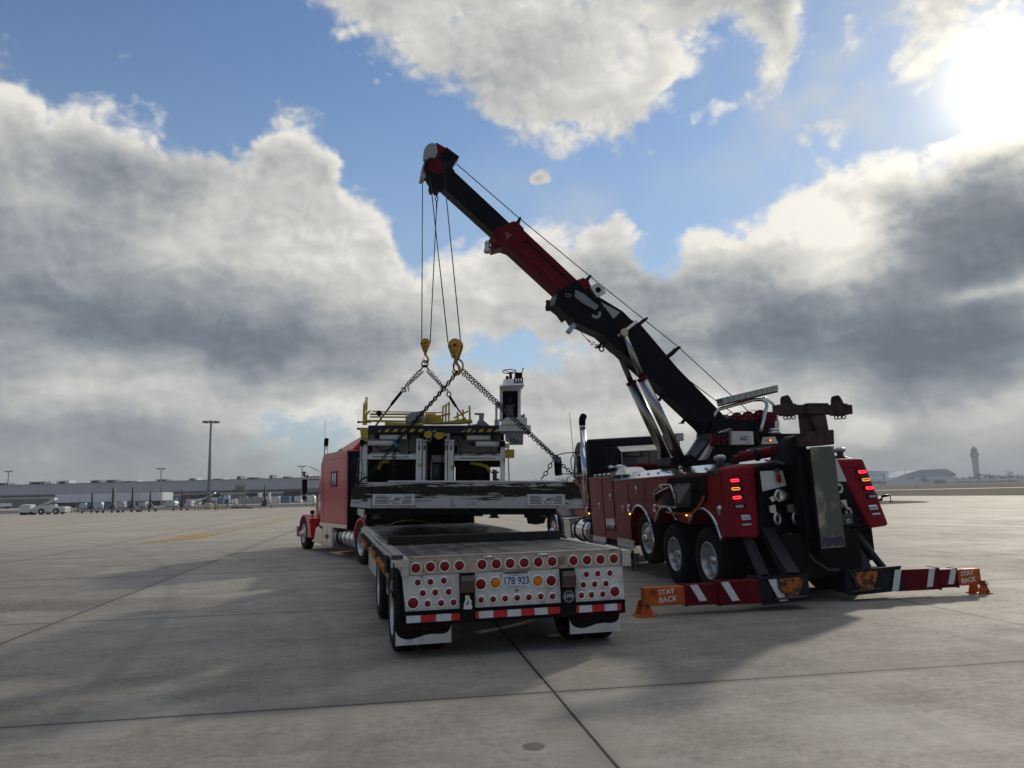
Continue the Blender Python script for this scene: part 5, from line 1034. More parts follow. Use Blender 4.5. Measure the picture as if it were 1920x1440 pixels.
# rope guides along the top
for par, (y0, z0), (y1, z1) in ((b2, (3.95, 6.62), (3.88, 6.80)), (b2, (2.68, 5.56), (2.52, 5.74)), (b1, (1.62, 4.80), (1.40, 4.95)), (b1, (1.03, 4.17), (.74, 4.40))):
    mb = MB().use('frame'); mb.sweep([(-.08, y0, z0), (-.08, (y0 + y1) / 2, (z0 + z1) / 2 - .015), (-.08, y1, z1)], .028, 8); mb.sweep([(.10, y0, z0), (.10, y1, z1)], .02, 8); mb.cyl((-.12, y1, z1), (.14, y1, z1), .024, seg=8); bp('rope_guide', mb, 0, par)
# boom head
mb = MB().use('frame'); mb.prism([(5.12, 7.60), (5.26, 7.80), (5.60, 7.84), (5.70, 7.66), (5.62, 7.48), (5.46, 7.22), (5.30, 7.36)], 'x', -.17, .17); mb.box(-.12, .12, 5.28, 5.42, 7.70, 7.88); hd = bp('boom_head', mb, .012, b3)
mb = MB().use('red_dull'); mb.prism([(5.30, 7.56), (5.40, 7.80), (5.56, 7.80), (5.64, 7.62), (5.50, 7.52)], 'x', -.185, -.172); bp('head_plate', mb, 0, hd)
mb = MB().use('black'); mb.obox((0, 5.20, 7.93), (.26, .30, .17), Matrix.Rotation(R(35), 3, 'X')); mb.use('red_dull'); mb.obox((0, 5.41, 8.035), (.262, .20, .17), Matrix.Rotation(R(28), 3, 'X')); mb.use('frame'); mb.torus((-.05, 5.26, 8.06), (1, 0, 0), .03, .010, 12, 6); mb.torus((-.05, 5.10, 7.93), (1, 0, 0), .03, .010, 12, 6); bp('sheave_housing', mb, .012, hd)
mb = MB().use('inkgrey'); mb.prism([(5.46, 8.12), (5.54, 8.14), (5.62, 8.10), (5.68, 8.02), (5.70, 7.90), (5.70, 7.80), (5.64, 7.80), (5.56, 7.82), (5.48, 7.86), (5.44, 7.96)], 'x', -.14, -.02); bp('upper_sheave_guard', mb, .006, hd)
mb = MB().use('stain'); mb.prism([(5.60, 7.80), (5.67, 7.80), (5.71, 7.72), (5.76, 7.44), (5.69, 7.43), (5.60, 7.56), (5.57, 7.62)], 'x', -.06, .14); bp('lower_sheave_guard', mb, .004, hd)
mb = MB().use('frame')
for x in (-.09, .06): mb.lathe([(0, 0), (.07, 0), (.12, .0), (.12, .01), (.10, .02), (.12, .03), (.12, .04), (0, .04)], (x, 5.56, 7.70), 'x', 1, 24)
bp('sheave', mb, 0, hd)
mb = MB().use('rust'); mb.lathe([(0, 0), (.03, .0), (.05, .08), (.03, .16), (.045, .22), (0, .24)], (-.05, 5.56, 7.17), 'z', 1, 12); mb.torus((-.19, 5.34, 7.66), (1, 0, 0), .04, .012, 14, 6); bp('head_shackle', mb, 0, hd)
# wire ropes
def rope(pts, name='wire_rope', r=.0095):
    mb = MB().use('rope'); mb.sweep(pts, r, 8)
    iv = BW.inverted()
    for v in mb.bm.verts: v.co = iv @ v.co
    return bp(name, mb)
BWp = lambda x, y, z: tuple(BW @ Vector((x, y, z)))
rope([BWp(-.05, -.72, 3.14), BWp(-.05, .74, 4.42), BWp(-.05, 2.52, 5.765), BWp(-.05, 3.88, 6.82), BWp(-.05, 5.07, 7.80)])
rope([BWp(.08, -.45, 3.12), BWp(.08, .86, 4.05), BWp(.08, 1.40, 4.60)])
rope([(-1.61, 13.9, 7.57), (-1.70, 14.38, 4.52)]); rope([(-1.34, 13.8, 6.98), (-1.54, 14.38, 4.52)])
rope([(-1.44, 13.5, 7.62), (-1.04, 12.45, 4.15)]); rope([(-1.17, 13.5, 7.55), (-.83, 12.45, 4.15)])
mb = MB().use('chain'); iv = BW.inverted()
mb.lathe([(0, 0), (.018, 0), (.025, .05), (.016, .10), (0, .10)], (-1.33, 13.79, 7.22), 'z', 1, 10); mb.torus((-1.335, 13.79, 7.155), (0, 1, 0), .038, .010, 18, 6, .62, 1.3); mb.cyl((-1.34, 13.80, 6.98), (-1.335, 13.79, 7.11), .014, seg=8); mb.cyl((-1.30, 13.8, 7.30), (-1.30, 13.8, 7.6), .012, seg=8)
for v in mb.bm.verts: v.co = iv @ v.co
bp('rope_anchor', mb)
# slack line with hook under the boom
rope([BWp(-.1, 2.80, 4.74), BWp(-.1, 2.70, 4.58), BWp(-.1, 2.62, 4.50)], r=.007)
mb = MB().use('chain')
mb.sweep([(-.1, 2.62, 4.50), (-.1, 2.56, 4.455)], .014, 8); mb.torus((-.1, 2.52, 4.43), (1, 0, 0), .026, .008, 16, 6, 1.7, .7, (0, .6, .8)); mb.torus((-.1, 2.45, 4.395), (1, .3, 0), .022, .008, 16, 6, 1.6, .8, (0, .6, .8))
mb.torus((-.1, 2.345, 4.33), (1, 0, 0), .045, .014, 20, 7); mb.cyl((-.1, 2.32, 4.37), (-.1, 2.24, 4.46), .02, seg=8); bp('loose_hook', mb)

# ------------------------------------------------------------------ aircraft cargo loader hanging over the trailer
K = 12.6 / 19.8
LO = frame(-1.27 * K, 12.6, 1.7 * (1 - K), 0, 1.3, K)
lo_ = thing('cargo_loader', 'white aircraft cargo loader hoisted on chains above the trailer deck', 'cargo loader', LO)
def lp(name, mb, bevel=0, parent=None): return part(name, mb, parent or lo_, bevel)
mb = MB().use('peel'); mb.prism([(-2.42, 1.30), (2.50, 1.30), (2.50, 1.955), (-2.42, 1.955)], 'y', .02, .30); be = lp('bumper_beam', mb, .012)
mb = MB().use('peel'); mb.prism([(-2.94, 1.34), (-2.42, 1.29), (-2.42, 1.96), (-2.70, 1.97), (-2.86, 1.90), (-2.92, 1.72)], 'y', -.02, .42); lp('beam_end', mb, .012, be)
mb = MB().use('peel'); mb.prism([(2.50, 1.29), (2.98, 1.31), (2.97, 1.50), (2.88, 1.86), (2.72, 1.97), (2.50, 1.97)], 'y', -.02, .42); lp('beam_end', mb, .012, be)
mb = MB().use('white'); mb.box(-2.0, 2.55, .0, .34, 1.957, 2.0); lp('beam_top_strip', mb, .004, be)
mb = MB().use('dgrey')
for x in (1.33, 1.60, 1.83, 2.02): mb.ball((x, .0, 1.90), .03, 8, 6)
mb.box(-2.42, 2.5, -.005, .012, 1.655, 1.668); mb.box(.11, .118, -.004, .012, 1.80, 1.957); lp('beam_fittings', mb, 0, be)
for x0, x1 in ((-2.38, -1.30), (1.56, 2.52)):
    mb = MB().use('white'); mb.box(x0, x1, -.028, .02, 1.375, 1.655); pn = lp('lamp_panel', mb, .006, be)
    w = x1 - x0
    mb = MB().use('inkblack')
    for k in range(6):
        z = 1.42 + k * .036
        if k < 3: mb.box(x0 + .07 * w, x0 + (.44 - .03 * (2 - k)) * w + .03 * k, -.030, -.0275, z, z + .016); mb.box(x0 + (.70 + .0 * k) * w, x1 - .08 * w, -.030, -.0275, z, z + .016)
        else: mb.box(x0 + .07 * w, x0 + .33 * w, -.030, -.0275, z, z + .016); mb.box(x0 + .74 * w, x1 - .08 * w, -.030, -.0275, z, z + .016)
    lp('slot', mb, 0, pn)
    mb = MB().use('redlens'); mb.box(x0 + .10 * w, x0 + .34 * w, -.0275, -.0265, 1.545, 1.625); mb.use('amberlens' if x0 < 0 else 'redlens'); mb.box(x0 + .76 * w, x0 + .92 * w, -.0275, -.0265, 1.545, 1.625); lp('lamp', mb, 0, pn)
    cx, cz = x0 + .53 * w, 1.525
    mb = MB().use('white'); mb.prism([(cx - .22, 1.50), (cx - .20, 1.58), (cx - .10, 1.61), (cx + .16, 1.59), (cx + .18, 1.54), (cx + .12, 1.43), (cx, 1.40), (cx - .12, 1.44)], 'y', -.034, -.030)
    mb.use('inkblack'); mb.text('JBT', TX(cx + .06, -.036, 1.522), .115, .001, .0025, shear=.3, sx=1.1)
    mb.sweep([(cx - .10 + .075 * cos(R(a)), -.036, 1.535 + .055 * sin(R(a))) for a in range(70, 320, 16)], .005, 5)
    mb.sweep([(cx - .17 + .03 * cos(R(a)), -.036, 1.54 + .06 * sin(R(a))) for a in range(110, 260, 16)], .005, 5)
    mb.sweep([(cx - .10, -.036, 1.49), (cx - .06, -.036, 1.45), (cx - .01, -.036, 1.42), (cx + .05, -.036, 1.415), (cx + .12, -.036, 1.44)], .005, 5); lp('logo', mb, 0, pn)
# front frame
for x0, x1 in ((-2.82, -2.64), (.86, .99)):
    mb = MB().use('white'); mb.box(x0, x1, .42, .62, 1.97, 3.10 if x0 < 0 else 3.05); lp('frame_post', mb, .01)
for x0, x1, x2, x3 in ((-1.345, -1.185, -1.165, -1.09), (-.59, -.52, -.50, -.355)):
    for a, b_, z in ((x0, x1, 3.10), (x2, x3, 3.07)):
        mb = MB().use('white'); mb.box(a, b_, .40, .62, 1.97, z); p_ = lp('mast_post', mb, .008)
        mb = MB().use('dgrey'); xm = (a + b_) / 2; mb.cyl((xm, .39, 3.0), (xm, .405, 3.0), .025, seg=10); mb.box(xm - .022, xm + .022, .392, .402, 2.80, 2.93); mb.box(b_ - .006, b_ + .006, .395, .41, 1.98, 3.0); lp('post_fitting', mb, 0, p_)
for a, b_, z in ((-2.64, -1.345, 2.56), (-.355, .86, 2.53)):
    mb = MB().use('white'); mb.box(a, b_, .44, .56, z, z + .125); mb.box(a, b_, .9, .94, z + .13, z + .20); mb.use('dgrey'); mb.box(a + .15, b_ - .2, .437, .443, z + .045, z + .075); lp('cross_rail', mb, .006)
    mb = MB().use('grey'); mb.box(a + .05, b_ - .06, 1.0, 1.04, z + .22, z + .42); mb.box(a + .05, (a + b_) / 2, .98, 1.02, z + .23, z + .41); mb.box(a - .1, b_, 1.05, 1.1, z + .42, z + .70); lp('back_panel', mb)
for x0, x1, z, yy in ((-2.31, -1.60, 3.145, .46), (-2.62, -1.95, 2.985, .44), (-.02, .60, 3.13, .46), (.22, .86, 2.965, .44)):
    mb = MB().use('white'); mb.cyl((x0, yy, z), (x1, yy, z), .068, seg=18); r_ = lp('roller', mb)
    mb = MB().use('frame'); mb.cyl((x0 - .14, yy, z), (x0, yy, z), .045, seg=12); mb.box(x0 - .20, x0 - .10, yy - .08, yy + .08, z - .08, z + .08) if x0 < 0 and z < 3.05 else mb.cyl((x1, yy, z), (x1 + .1, yy, z), .04, seg=10); lp('roller_bearing', mb, 0, r_)
mb = MB().use('frame'); mb.box(.84, .98, .36, .5, 2.88, 3.03); mb.torus((.70, .42, 2.9), (0, 1, 0), .15, .012, 18, 5, .7, 1.1); lp('motor_mount', mb)
# dark machinery bays
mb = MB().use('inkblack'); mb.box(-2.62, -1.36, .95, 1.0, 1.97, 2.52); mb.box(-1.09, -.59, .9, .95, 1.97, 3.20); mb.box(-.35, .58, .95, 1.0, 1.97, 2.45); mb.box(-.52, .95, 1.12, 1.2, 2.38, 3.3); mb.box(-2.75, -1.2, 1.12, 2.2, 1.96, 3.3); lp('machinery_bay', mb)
mb = MB().use('dgrey'); mb.cyl((-.84, .80, 2.0), (-.84, .80, 2.44), .13, seg=18); mb.use('grey'); mb.box(-.99, -.62, .76, .88, 2.50, 2.68); mb.box(-1.0, -.95, .7, .75, 2.0, 2.5); lp('hydraulic_cylinder', mb)
mb = MB().use('yellow'); mb.sweep([(-2.38, .8, 2.30), (-2.36, .8, 2.42), (-2.28, .8, 2.50), (-2.1, .8, 2.52)], .05, 8); mb.sweep([(.05, .8, 2.48), (.30, .8, 2.44), (.50, .8, 2.38), (.58, .8, 2.24)], .045, 8); mb.box(0, .2, .7, .8, 2.68, 2.73); lp('yellow_arm', mb)
mb = MB().use('dgrey'); mb.box(.66, .72, .5, .56, 2.0, 2.30); mb.cyl((.74, .5, 2.05), (.74, .5, 2.28), .035, seg=10); mb.cyl((.62, .5, 2.22), (.82, .5, 2.22), .025, seg=8); mb.box(.72, .84, .46, .6, 1.99, 2.06); lp('valve_block', mb)
mb = MB().use('frame'); mb.box(-2.6, 2.3, .1, 1.0, 1.14, 1.30); mb.box(-2.5, 1.2, 1.0, 7.0, 1.25, 1.95); mb.box(.12, .42, .05, .6, 1.10, 1.16); mb.box(.62, .80, .05, .6, 1.06, 1.2); mb.box(.58, .84, .05, .6, 1.055, 1.075); lp('underframe', mb)
mb = MB().use('frame'); mb.prism([(1.50, 1.28), (2.10, 1.26), (2.10, 1.06), (2.04, 1.05), (2.0, .92), (1.80, .89), (1.58, .91), (1.54, 1.06), (1.48, 1.07)], 'y', .15, .75); mb.use('dgrey'); mb.box(1.90, 2.06, .13, .15, 1.08, 1.22); lp('step_unit', mb, .012)
mb = MB().use('alu'); mb.cyl((-2.62, .25, .98), (-2.55, .25, 1.30), .022, seg=8); mb.use('brown'); mb.box(-2.45, -2.25, .3, .4, 1.02, 1.22); lp('jack_rod', mb)
# hoses and cables looped through the front frame
for P_, r_ in (([(-2.55, .9, 2.95), (-2.3, .8, 2.80), (-2.0, .78, 2.86), (-1.7, .8, 2.70), (-1.42, .8, 2.78)], .016), ([(-1.60, .7, 3.2), (-1.56, .62, 2.9), (-1.58, .66, 2.6), (-1.50, .8, 2.45)], .013), ([(-.30, .7, 3.2), (-.22, .6, 2.9), (-.18, .66, 2.62), (-.26, .8, 2.4)], .014), ([(.0, .9, 2.78), (.25, .8, 2.70), (.52, .8, 2.76), (.80, .8, 2.66)], .014), ([(-1.0, .66, 3.2), (-.97, .6, 2.7), (-1.02, .6, 2.2), (-.98, .62, 1.99)], .018), ([(-.70, .66, 3.2), (-.66, .6, 2.8), (-.71, .6, 2.3), (-.68, .62, 1.99)], .018), ([(-2.72, .36, 3.05), (-2.78, .34, 2.7), (-2.73, .34, 2.3), (-2.76, .36, 2.02)], .012)):
    mb = MB().use('strap'); mb.sweep(P_, r_, 6); lp('hose', mb)
for x, z, w_, h_, k_ in ((-1.93, 2.58, .30, .06, 'inkgrey'), (.30, 2.555, .42, .055, 'inkgrey'), (-1.27, 2.35, .07, .10, 'yellow'), (-.43, 2.30, .07, .10, 'yellow'), (.925, 2.5, .07, .09, 'yellow')):
    mb = MB().use(k_); mb.box(x, x + w_, .392 if k_ == 'yellow' else .433, .396 if k_ == 'yellow' else .437, z, z + h_); lp('decal', mb)
mb = MB().use('dgrey')
for x in [-2.3 + .33 * k for k in range(15)]: mb.cyl((x, .012, 1.345), (x, .02 - .014, 1.345), .014, seg=6)
lp('beam_bolts', mb, 0, be)
# main deck with hazard stripe edge
mb = MB().use('navy'); mb.box(-2.60, .85, .30, 7.2, 3.24, 3.44); dk = lp('main_deck', mb, .01)
mb = MB().use('yellow')
for x in (-2.18, -1.96, -1.74, -1.52, -1.30, -.32 + .28, .40 - .12, .50, .70 - .0):
    mb.prism([(x, 3.265), (x + .10, 3.265), (x + .16, 3.345), (x + .06, 3.345)], 'y', .292, .299)
mb.use('inkgrey')
for x in (-2.36, -1.06, -.92, -.16, .12, .70): mb.prism([(x, 3.265), (x + .07, 3.265), (x + .10, 3.335)], 'y', .2915, .2985)
lp('hazard_stripe', mb, 0, dk)
mb = MB().use('yellow'); mb.prism([(-2.82, 3.38), (-2.60, 3.38), (-2.60, 3.10), (-2.78, 3.10)], 'y', .3, .6); mb.prism([(-1.10, 3.28), (-.92, 3.26), (-.94, 3.12), (-1.06, 3.10), (-1.14, 3.16)], 'y', .26, .3); mb.prism([(-.86, 3.14), (-.76, 3.06), (-.62, 3.12), (-.60, 3.24), (-.80, 3.26)], 'y', .26, .3); mb.use('grey'); mb.torus((-1.0, .3, 3.07), (0, 1, 0), .05, .014, 14, 6); lp('deck_bracket', mb, 0, dk)
# yellow guard rails folded on the deck; q() keeps the layout while standing pieces further back on the deck
def q(x, z, y): k = (12.6 + y * K) / 12.6; return (1.27 + (x - 1.27) * k, y, 1.7 + (z - 1.7) * k)
mb = MB().use('yellow')
for (x0, z0, x1, z1, yy, w) in ((-2.62, 3.53, -1.05, 3.50, .6, .055), (-2.50, 3.63, -.95, 3.62, 1.0, .04), (-2.50, 3.70, -.8, 3.70, 1.4, .05), (-2.45, 3.77, -.62, 3.74, 1.8, .03)): mb.beam(q(x0, z0, yy), q(x1, z1, yy), w, w)
a, b_ = q(-1.56, 3.46, .8), q(-1.10, 3.66, .8); mb.box(a[0], b_[0], .7, .8, a[2], b_[2]); mb.prism([(-2.2, 3.44), (-1.2, 3.44), (-1.2, 3.50), (-2.2, 3.54)], 'y', .5, .7)
a, b_ = q(-1.14, 3.44, 1.1), q(-.62, 3.60, 1.1); mb.box(a[0], b_[0], 1.1, 1.2, a[2], b_[2]); a, b_ = q(-1.10, 3.60, 1.1), q(-.66, 3.68, 1.1); mb.box(a[0], b_[0], 1.1, 1.15, a[2], b_[2])
lp('guard_rail', mb, .006, dk)
mb = MB().use('yellow'); mb.beam(q(-2.66, 3.42, .6), q(-2.66, 3.97, .6), .06, .05); mb.beam(q(-2.60, 3.42, 1.9), q(-2.60, 4.14, 1.9), .07, .06); mb.beam(q(-2.66, 3.95, .6), q(-2.60, 4.08, 1.9), .05, .05); mb.beam(q(-2.66, 3.70, .6), q(-2.60, 3.80, 1.9), .05, .05)
mb.beam(q(-2.66, 3.60, .6), q(-2.50, 3.80, .6), .04, .04); lp('side_gate', mb, .004, dk)
mb = MB().use('yellow')
for x, z in ((-.615, 3.90), (-.54, 3.96), (-.46, 4.02)): mb.beam(q(x, 3.44, 1.2), q(x, z, 1.2), .045, .045)
mb.beam(q(-.64, 3.88, 1.2), q(-.44, 4.0, 1.2), .035, .035); mb.beam(q(-.66, 3.66, 1.2), q(-.42, 3.72, 1.2), .06, .05)
for x, z, w in ((-.24, 3.75, .06), (-.10, 3.82, .05), (.07, 3.92, .08)): mb.beam(q(x + .02, 3.46, 1.0), q(x, z, 1.0), w, .05)
mb.beam(q(-.34, 3.60, 1.0), q(.04, 3.78, 1.0), .04, .04); mb.beam(q(-.30, 3.54, 1.0), q(-.05, 3.56, 1.0), .05, .05)
mb.prism([q(x, z, .9)[::2] for x, z in ((-.95, 3.46), (-.25, 3.47), (.14, 3.50), (.13, 3.57), (-.35, 3.54), (-.8, 3.48))], 'y', .9, 1.3); lp('folded_gate', mb, .004, dk)
mb = MB().use('grey'); mb.prism([(-1.64, 3.50), (-1.66, 3.66), (-1.50, 3.80), (-1.22, 3.84), (-1.16, 3.76), (-1.20, 3.62), (-1.40, 3.52)], 'y', .45, .95); lp('fabric_hood', mb, .03, dk)
mb = MB().use('frame'); mb.cyl((-2.40, .7, 3.80), (-2.40, .8, 3.80), .075, seg=18); mb.cyl((-2.94, .7, 3.56), (-2.60, .7, 3.56), .022, seg=8); mb.cyl((-2.94, .7, 3.38), (-2.70, .7, 3.38), .022, seg=8); mb.ball((-2.94, .7, 3.56), .035, 8, 6); mb.ball((-2.94, .7, 3.38), .035, 8, 6); lp('deck_pin', mb, 0, dk)
mb = MB().use('grey'); mb.prism([(.16, 3.80), (.42, 3.80), (.42, 3.77), (.40, 3.62), (.44, 3.58), (.58, 3.46), (.52, 3.42), (.20, 3.42), (.24, 3.55), (.29, 3.63), (.28, 3.77), (.16, 3.77)], 'y', .6, .9); mb.prism([(-.15, 3.44), (.25, 3.50), (.25, 3.42)], 'y', .5, .9); lp('seat_frame', mb, .01, dk)
# operator's tower
OT = 'white'
mb = MB().use(OT)
mb.prism([(.83, 3.27), (1.66, 3.27), (1.66, 3.43), (.83, 3.43)], 'y', .05, 1.2); mb.prism([(.88, 3.43), (1.56, 3.43), (1.56, 3.62), (1.02, 3.62), (.88, 3.50)], 'y', .0, 1.1); pf = lp('operator_platform', mb, .012)
mb = MB().use('white')
mb.box(.84, .92, .35, 1.0, 3.60, 4.42); mb.box(1.32, 1.40, .30, 1.0, 3.60, 4.36); mb.box(.92, 1.32, .9, 1.0, 3.60, 4.4); mb.box(.72, .78, .5, .7, 3.5, 4.08); mb.box(.78, .84, .5, .7, 3.96, 4.08); mb.prism([(.70, 3.46), (.84, 3.46), (.84, 3.62), (.70, 3.60)], 'y', .5, .7); tw_ = lp('operator_tower', mb, .012)
mb = MB().use('inkblack'); mb.box(.92, 1.32, .42, .46, 3.60, 4.36); lp('tower_shade_sheet', mb, 0, tw_)  # black sheet painted as the shade within the tower front
mb = MB().use('dgrey'); mb.box(1.02, 1.20, .30, .42, 3.6, 3.98); mb.cyl((1.22, .40, 4.0), (1.22, .42, 4.0), .03, seg=10); mb.cyl((1.10, .38, 4.05), (1.13, .38, 4.18), .02, seg=8); lp('tower_pedestal', mb, 0, tw_)
mb = MB().use('white'); mb.hull8([(.84, .38, 4.36), (1.36, .30, 4.36), (1.40, 1.0, 4.36), (.84, 1.0, 4.36), (.84, .20, 4.46), (1.48, .10, 4.50), (1.48, 1.0, 4.62), (.84, 1.0, 4.62)])
mb.hull8([(.94, .10, 4.46), (1.49, .10, 4.48), (1.47, .9, 4.50), (.90, .9, 4.50), (.94, .14, 4.50), (1.49, .14, 4.52), (1.42, .8, 4.76), (.94, .8, 4.74)]); cn = lp('control_console', mb, .012, tw_)
mb = MB().use('black'); mb.torus((1.10, .5, 4.90), (.0, -.42, .9), .19, .013, 30, 7); mb.ball((1.14, .5, 4.86), .05, 12, 6, .6)
for a in (.3, 2.5, 4.4): mb.cyl((1.13, .5, 4.87), (1.10 + cos(a) * .18, .5 + sin(a) * .165, 4.90 + sin(a) * .075), .011, seg=6)
mb.cyl((1.13, .52, 4.70), (1.13, .5, 4.86), .04, seg=12); lp('steering_wheel', mb, 0, cn)
mb = MB().use('black')
mb.box(1.24, 1.44, .4, .6, 4.72, 4.86); mb.cyl((1.42, .45, 4.8), (1.46, .42, 4.96), .012, seg=8); mb.ball((1.465, .42, 4.97), .02, 8, 6)
lp('gear_lever', mb, 0, cn)
for k in range(4): mb = MB().use('black'); mb.box(1.22 + k * .07, 1.25 + k * .07, .22, .4, 4.54, 4.70); lp('pedal_switch', mb, 0, cn)
mb = MB().use('black'); mb.box(1.0, 1.08, .5, .6, 4.70, 4.78); lp('gauge_pod', mb, 0, cn)
mb = MB().use('grey'); mb.prism([(1.40, 3.62), (1.52, 3.62), (1.50, 3.75), (1.40, 3.70)], 'y', .3, .6); lp('seat_corner', mb, 0, pf)
mb = MB().use('grey'); mb.box(1.10, 1.46, .2, 1.0, 2.97, 3.27); mb.prism([(.98, 3.27), (1.46, 3.27), (1.46, 3.0), (1.2, 2.94), (1.0, 3.02)], 'y', .15, .2); un = lp('lower_cabinet', mb, .01, pf)
mb = MB().use('black'); mb.torus((1.22, .12, 3.05), (.2, -.6, .7), .10, .011, 22, 6); mb.cyl((1.22, .12, 3.05), (1.22, .2, 3.15), .02, seg=8); mb.box(1.28, 1.40, .19, .2, 3.10, 3.20); lp('hand_wheel', mb, 0, un)
mb = MB().use('alu'); mb.cyl((1.09, .55, 1.97), (1.06, .55, 2.95), .022, seg=10); mb.use('yellow'); mb.box(.98, 1.23, .45, .62, 2.60, 2.82); mb.use('alu'); mb.box(.98, 1.1, .5, .6, 2.86, 2.98); lp('corner_post', mb, .006)
mb = MB().use('dgrey'); mb.torus((-2.90, .5, 2.48), (.2, -1, 0), .09, .008, 16, 5); mb.cyl((-2.9, .45, 1.98), (-2.86, .45, 2.6), .015, seg=6); mb.sweep([(-2.80, .3, 1.98), (-2.82, .2, 2.08), (-2.76, .15, 2.2), (-2.66, .15, 2.18), (-2.62, .2, 2.05)], .014, 8); lp('ladder_rung', mb)

# ------------------------------------------------------------------ hook blocks and chain slings
def block(name, label, x, y, z, rot, k):
    """z is the top of the cheek plates; the hook hangs below."""
    t = thing(name, label, 'hook block', Matrix.Translation((x, y, z)) @ Matrix.Rotation(R(rot), 4, 'Z') @ Matrix.Scale(k, 4), None)
    prof = []
    for a in range(-20, 201, 20): prof.append((.115 * cos(R(a)), -.115 + .115 * sin(R(a))))
    prof += [(-.045, -.33), (.045, -.33)]
    mb = MB().use('hookyel')
    mb.prism(prof, 'y', -.055, -.040); mb.prism(prof, 'y', .040, .055); part('cheek_plate', mb, t, .006)
    mb = MB().use('frame'); mb.lathe([(0, 0), (.10, 0), (.085, .015), (.085, .04), (.10, .055), (0, .055)], (0, -.0275, -.115), 'y', 1, 24); mb.cyl((0, -.07, -.115), (0, .07, -.115), .022, seg=10); mb.cyl((0, -.062, -.29), (0, .062, -.29), .016, seg=8); part('sheave', mb, t)
    mb = MB().use('hookyel'); mb.cyl((0, 0, -.30), (0, 0, -.40), .032, seg=14)
    H = [(.0, -.39), (.035, -.43), (.062, -.48), (.066, -.53), (.04, -.575), (-.005, -.585), (-.045, -.56), (-.058, -.525)]
    mb.sweep([(a, 0, b_) for a, b_ in H], [.020, .022, .026, .030, .030, .026, .020, .012], 10); part('hook', mb, t)
    mb = MB().use('alu'); mb.cyl((-.055, 0, -.52), (-.005, 0, -.40), .006, seg=6); part('safety_latch', mb, t)
    return t
block('hook_block', 'smaller orange-brown hook block, the left and farther of the pair on ropes', -1.635, 14.40, 4.625, 8, .80)
block('hook_block', 'larger yellow hook block, the right and nearer of the pair on ropes', -.915, 12.46, 4.215, -14, 1.02)
def sling(label, build, group='chain slings lifting the loader'):
    mb = MB().use('chain'); build(mb); return solo('chain_sling', mb, label, 'chain sling', None, None)
def ring(mb, c, n, Rr, r, sx=1, sy=1.25): mb.torus(c, n, Rr, r, 26, 8, sx, sy)
# near slings on the right-hand ring
R2 = Vector((-.875, 12.45, 3.70))
mr = MB().use('chain'); ring(mr, (-.875, 12.45, 3.755), (.15, 1, 0), .085, .013, .95, 1.25); mr.cyl((-.915, 12.45, 3.655), (-.85, 12.45, 3.65), .03, seg=10)
solo('master_ring', mr, 'black oval lifting ring on the nearer yellow hook', 'lifting ring')
def s1(mb):
    a = R2 + Vector((-.03, 0, -.05)); g = Vector((-1.90, 12.32, 2.50)); e = Vector((-2.33, 12.42, 1.98))
    m1 = Vector((-1.13, 12.42, 3.37))
    for o_, rr in ((Vector((0, 0, 0)), 0), (Vector((.028, .02, .020)), 1.2)): chain_pts(mb, [a + o_, m1 + o_, g + o_], .052, .026, .0082, roll0=rr)
    chain_pts(mb, [g, e], .052, .026, .0082); chain_pts(mb, [g, Vector((-1.915, 12.30, 2.04))], .056, .029, .0088)
    mb.sweep([(-1.94, 12.3, 2.08), (-1.92, 12.3, 2.02), (-1.905, 12.3, 1.98), (-1.93, 12.3, 1.955), (-1.95, 12.3, 1.98)], .009, 6)
    mb.sweep([(-2.33, 12.42, 1.98), (-2.42, 12.44, 1.96), (-2.50, 12.47, 1.90), (-2.52, 12.49, 1.82)], .016, 8)
sling('near chain sling running down left to the loader beam, with blue clutch halfway', s1)
def s2(mb):
    a = R2 + Vector((.04, 0, -.04)); g = Vector((.665, 12.30, 2.20)); e = Vector((1.00, 12.45, 1.90))
    for o_, rr in ((Vector((0, 0, 0)), 0), (Vector((.042, .0, .034)), .7)): chain_pts(mb, [a + o_, g + o_ * .5], .048, .023, .0078, roll0=rr)
    chain_pts(mb, [g, e], .052, .026, .0082)
    chain_pts(mb, [g + Vector((-.04, 0, -.02)), Vector((.53, 12.30, 2.0)), Vector((.43, 12.32, 1.885))], .056, .029, .0088)
    mb.sweep([(1.0, 12.45, 1.90), (1.05, 12.47, 1.86), (1.06, 12.5, 1.80)], .016, 8)
sling('near chain sling running down right to the loader beam end, two strands wide', s2)
def clutch(label, c, ang):
    mb = MB().use('teal'); m = Matrix.Rotation(ang, 3, 'Y'); c = Vector(c)
    mb.obox(c, (.14, .05, .045), m); mb.obox(c + m @ Vector((.05, 0, .03)), (.05, .055, .04), m); mb.use('chain'); mb.torus(c + m @ Vector((.08, 0, 0)), (0, 1, 0), .022, .009, 12, 6); mb.ball(c + m @ Vector((-.02, -.01, .05)), .025, 10, 6)
    return solo('chain_clutch', mb, label, 'chain hook', bevel=.006)
clutch('blue grab clutch on the left near chain in front of the loader frame', (-1.885, 12.30, 2.50), R(70))
clutch('blue grab clutch on the right near chain close to the tow truck mirror', (.675, 12.30, 2.19), R(35))
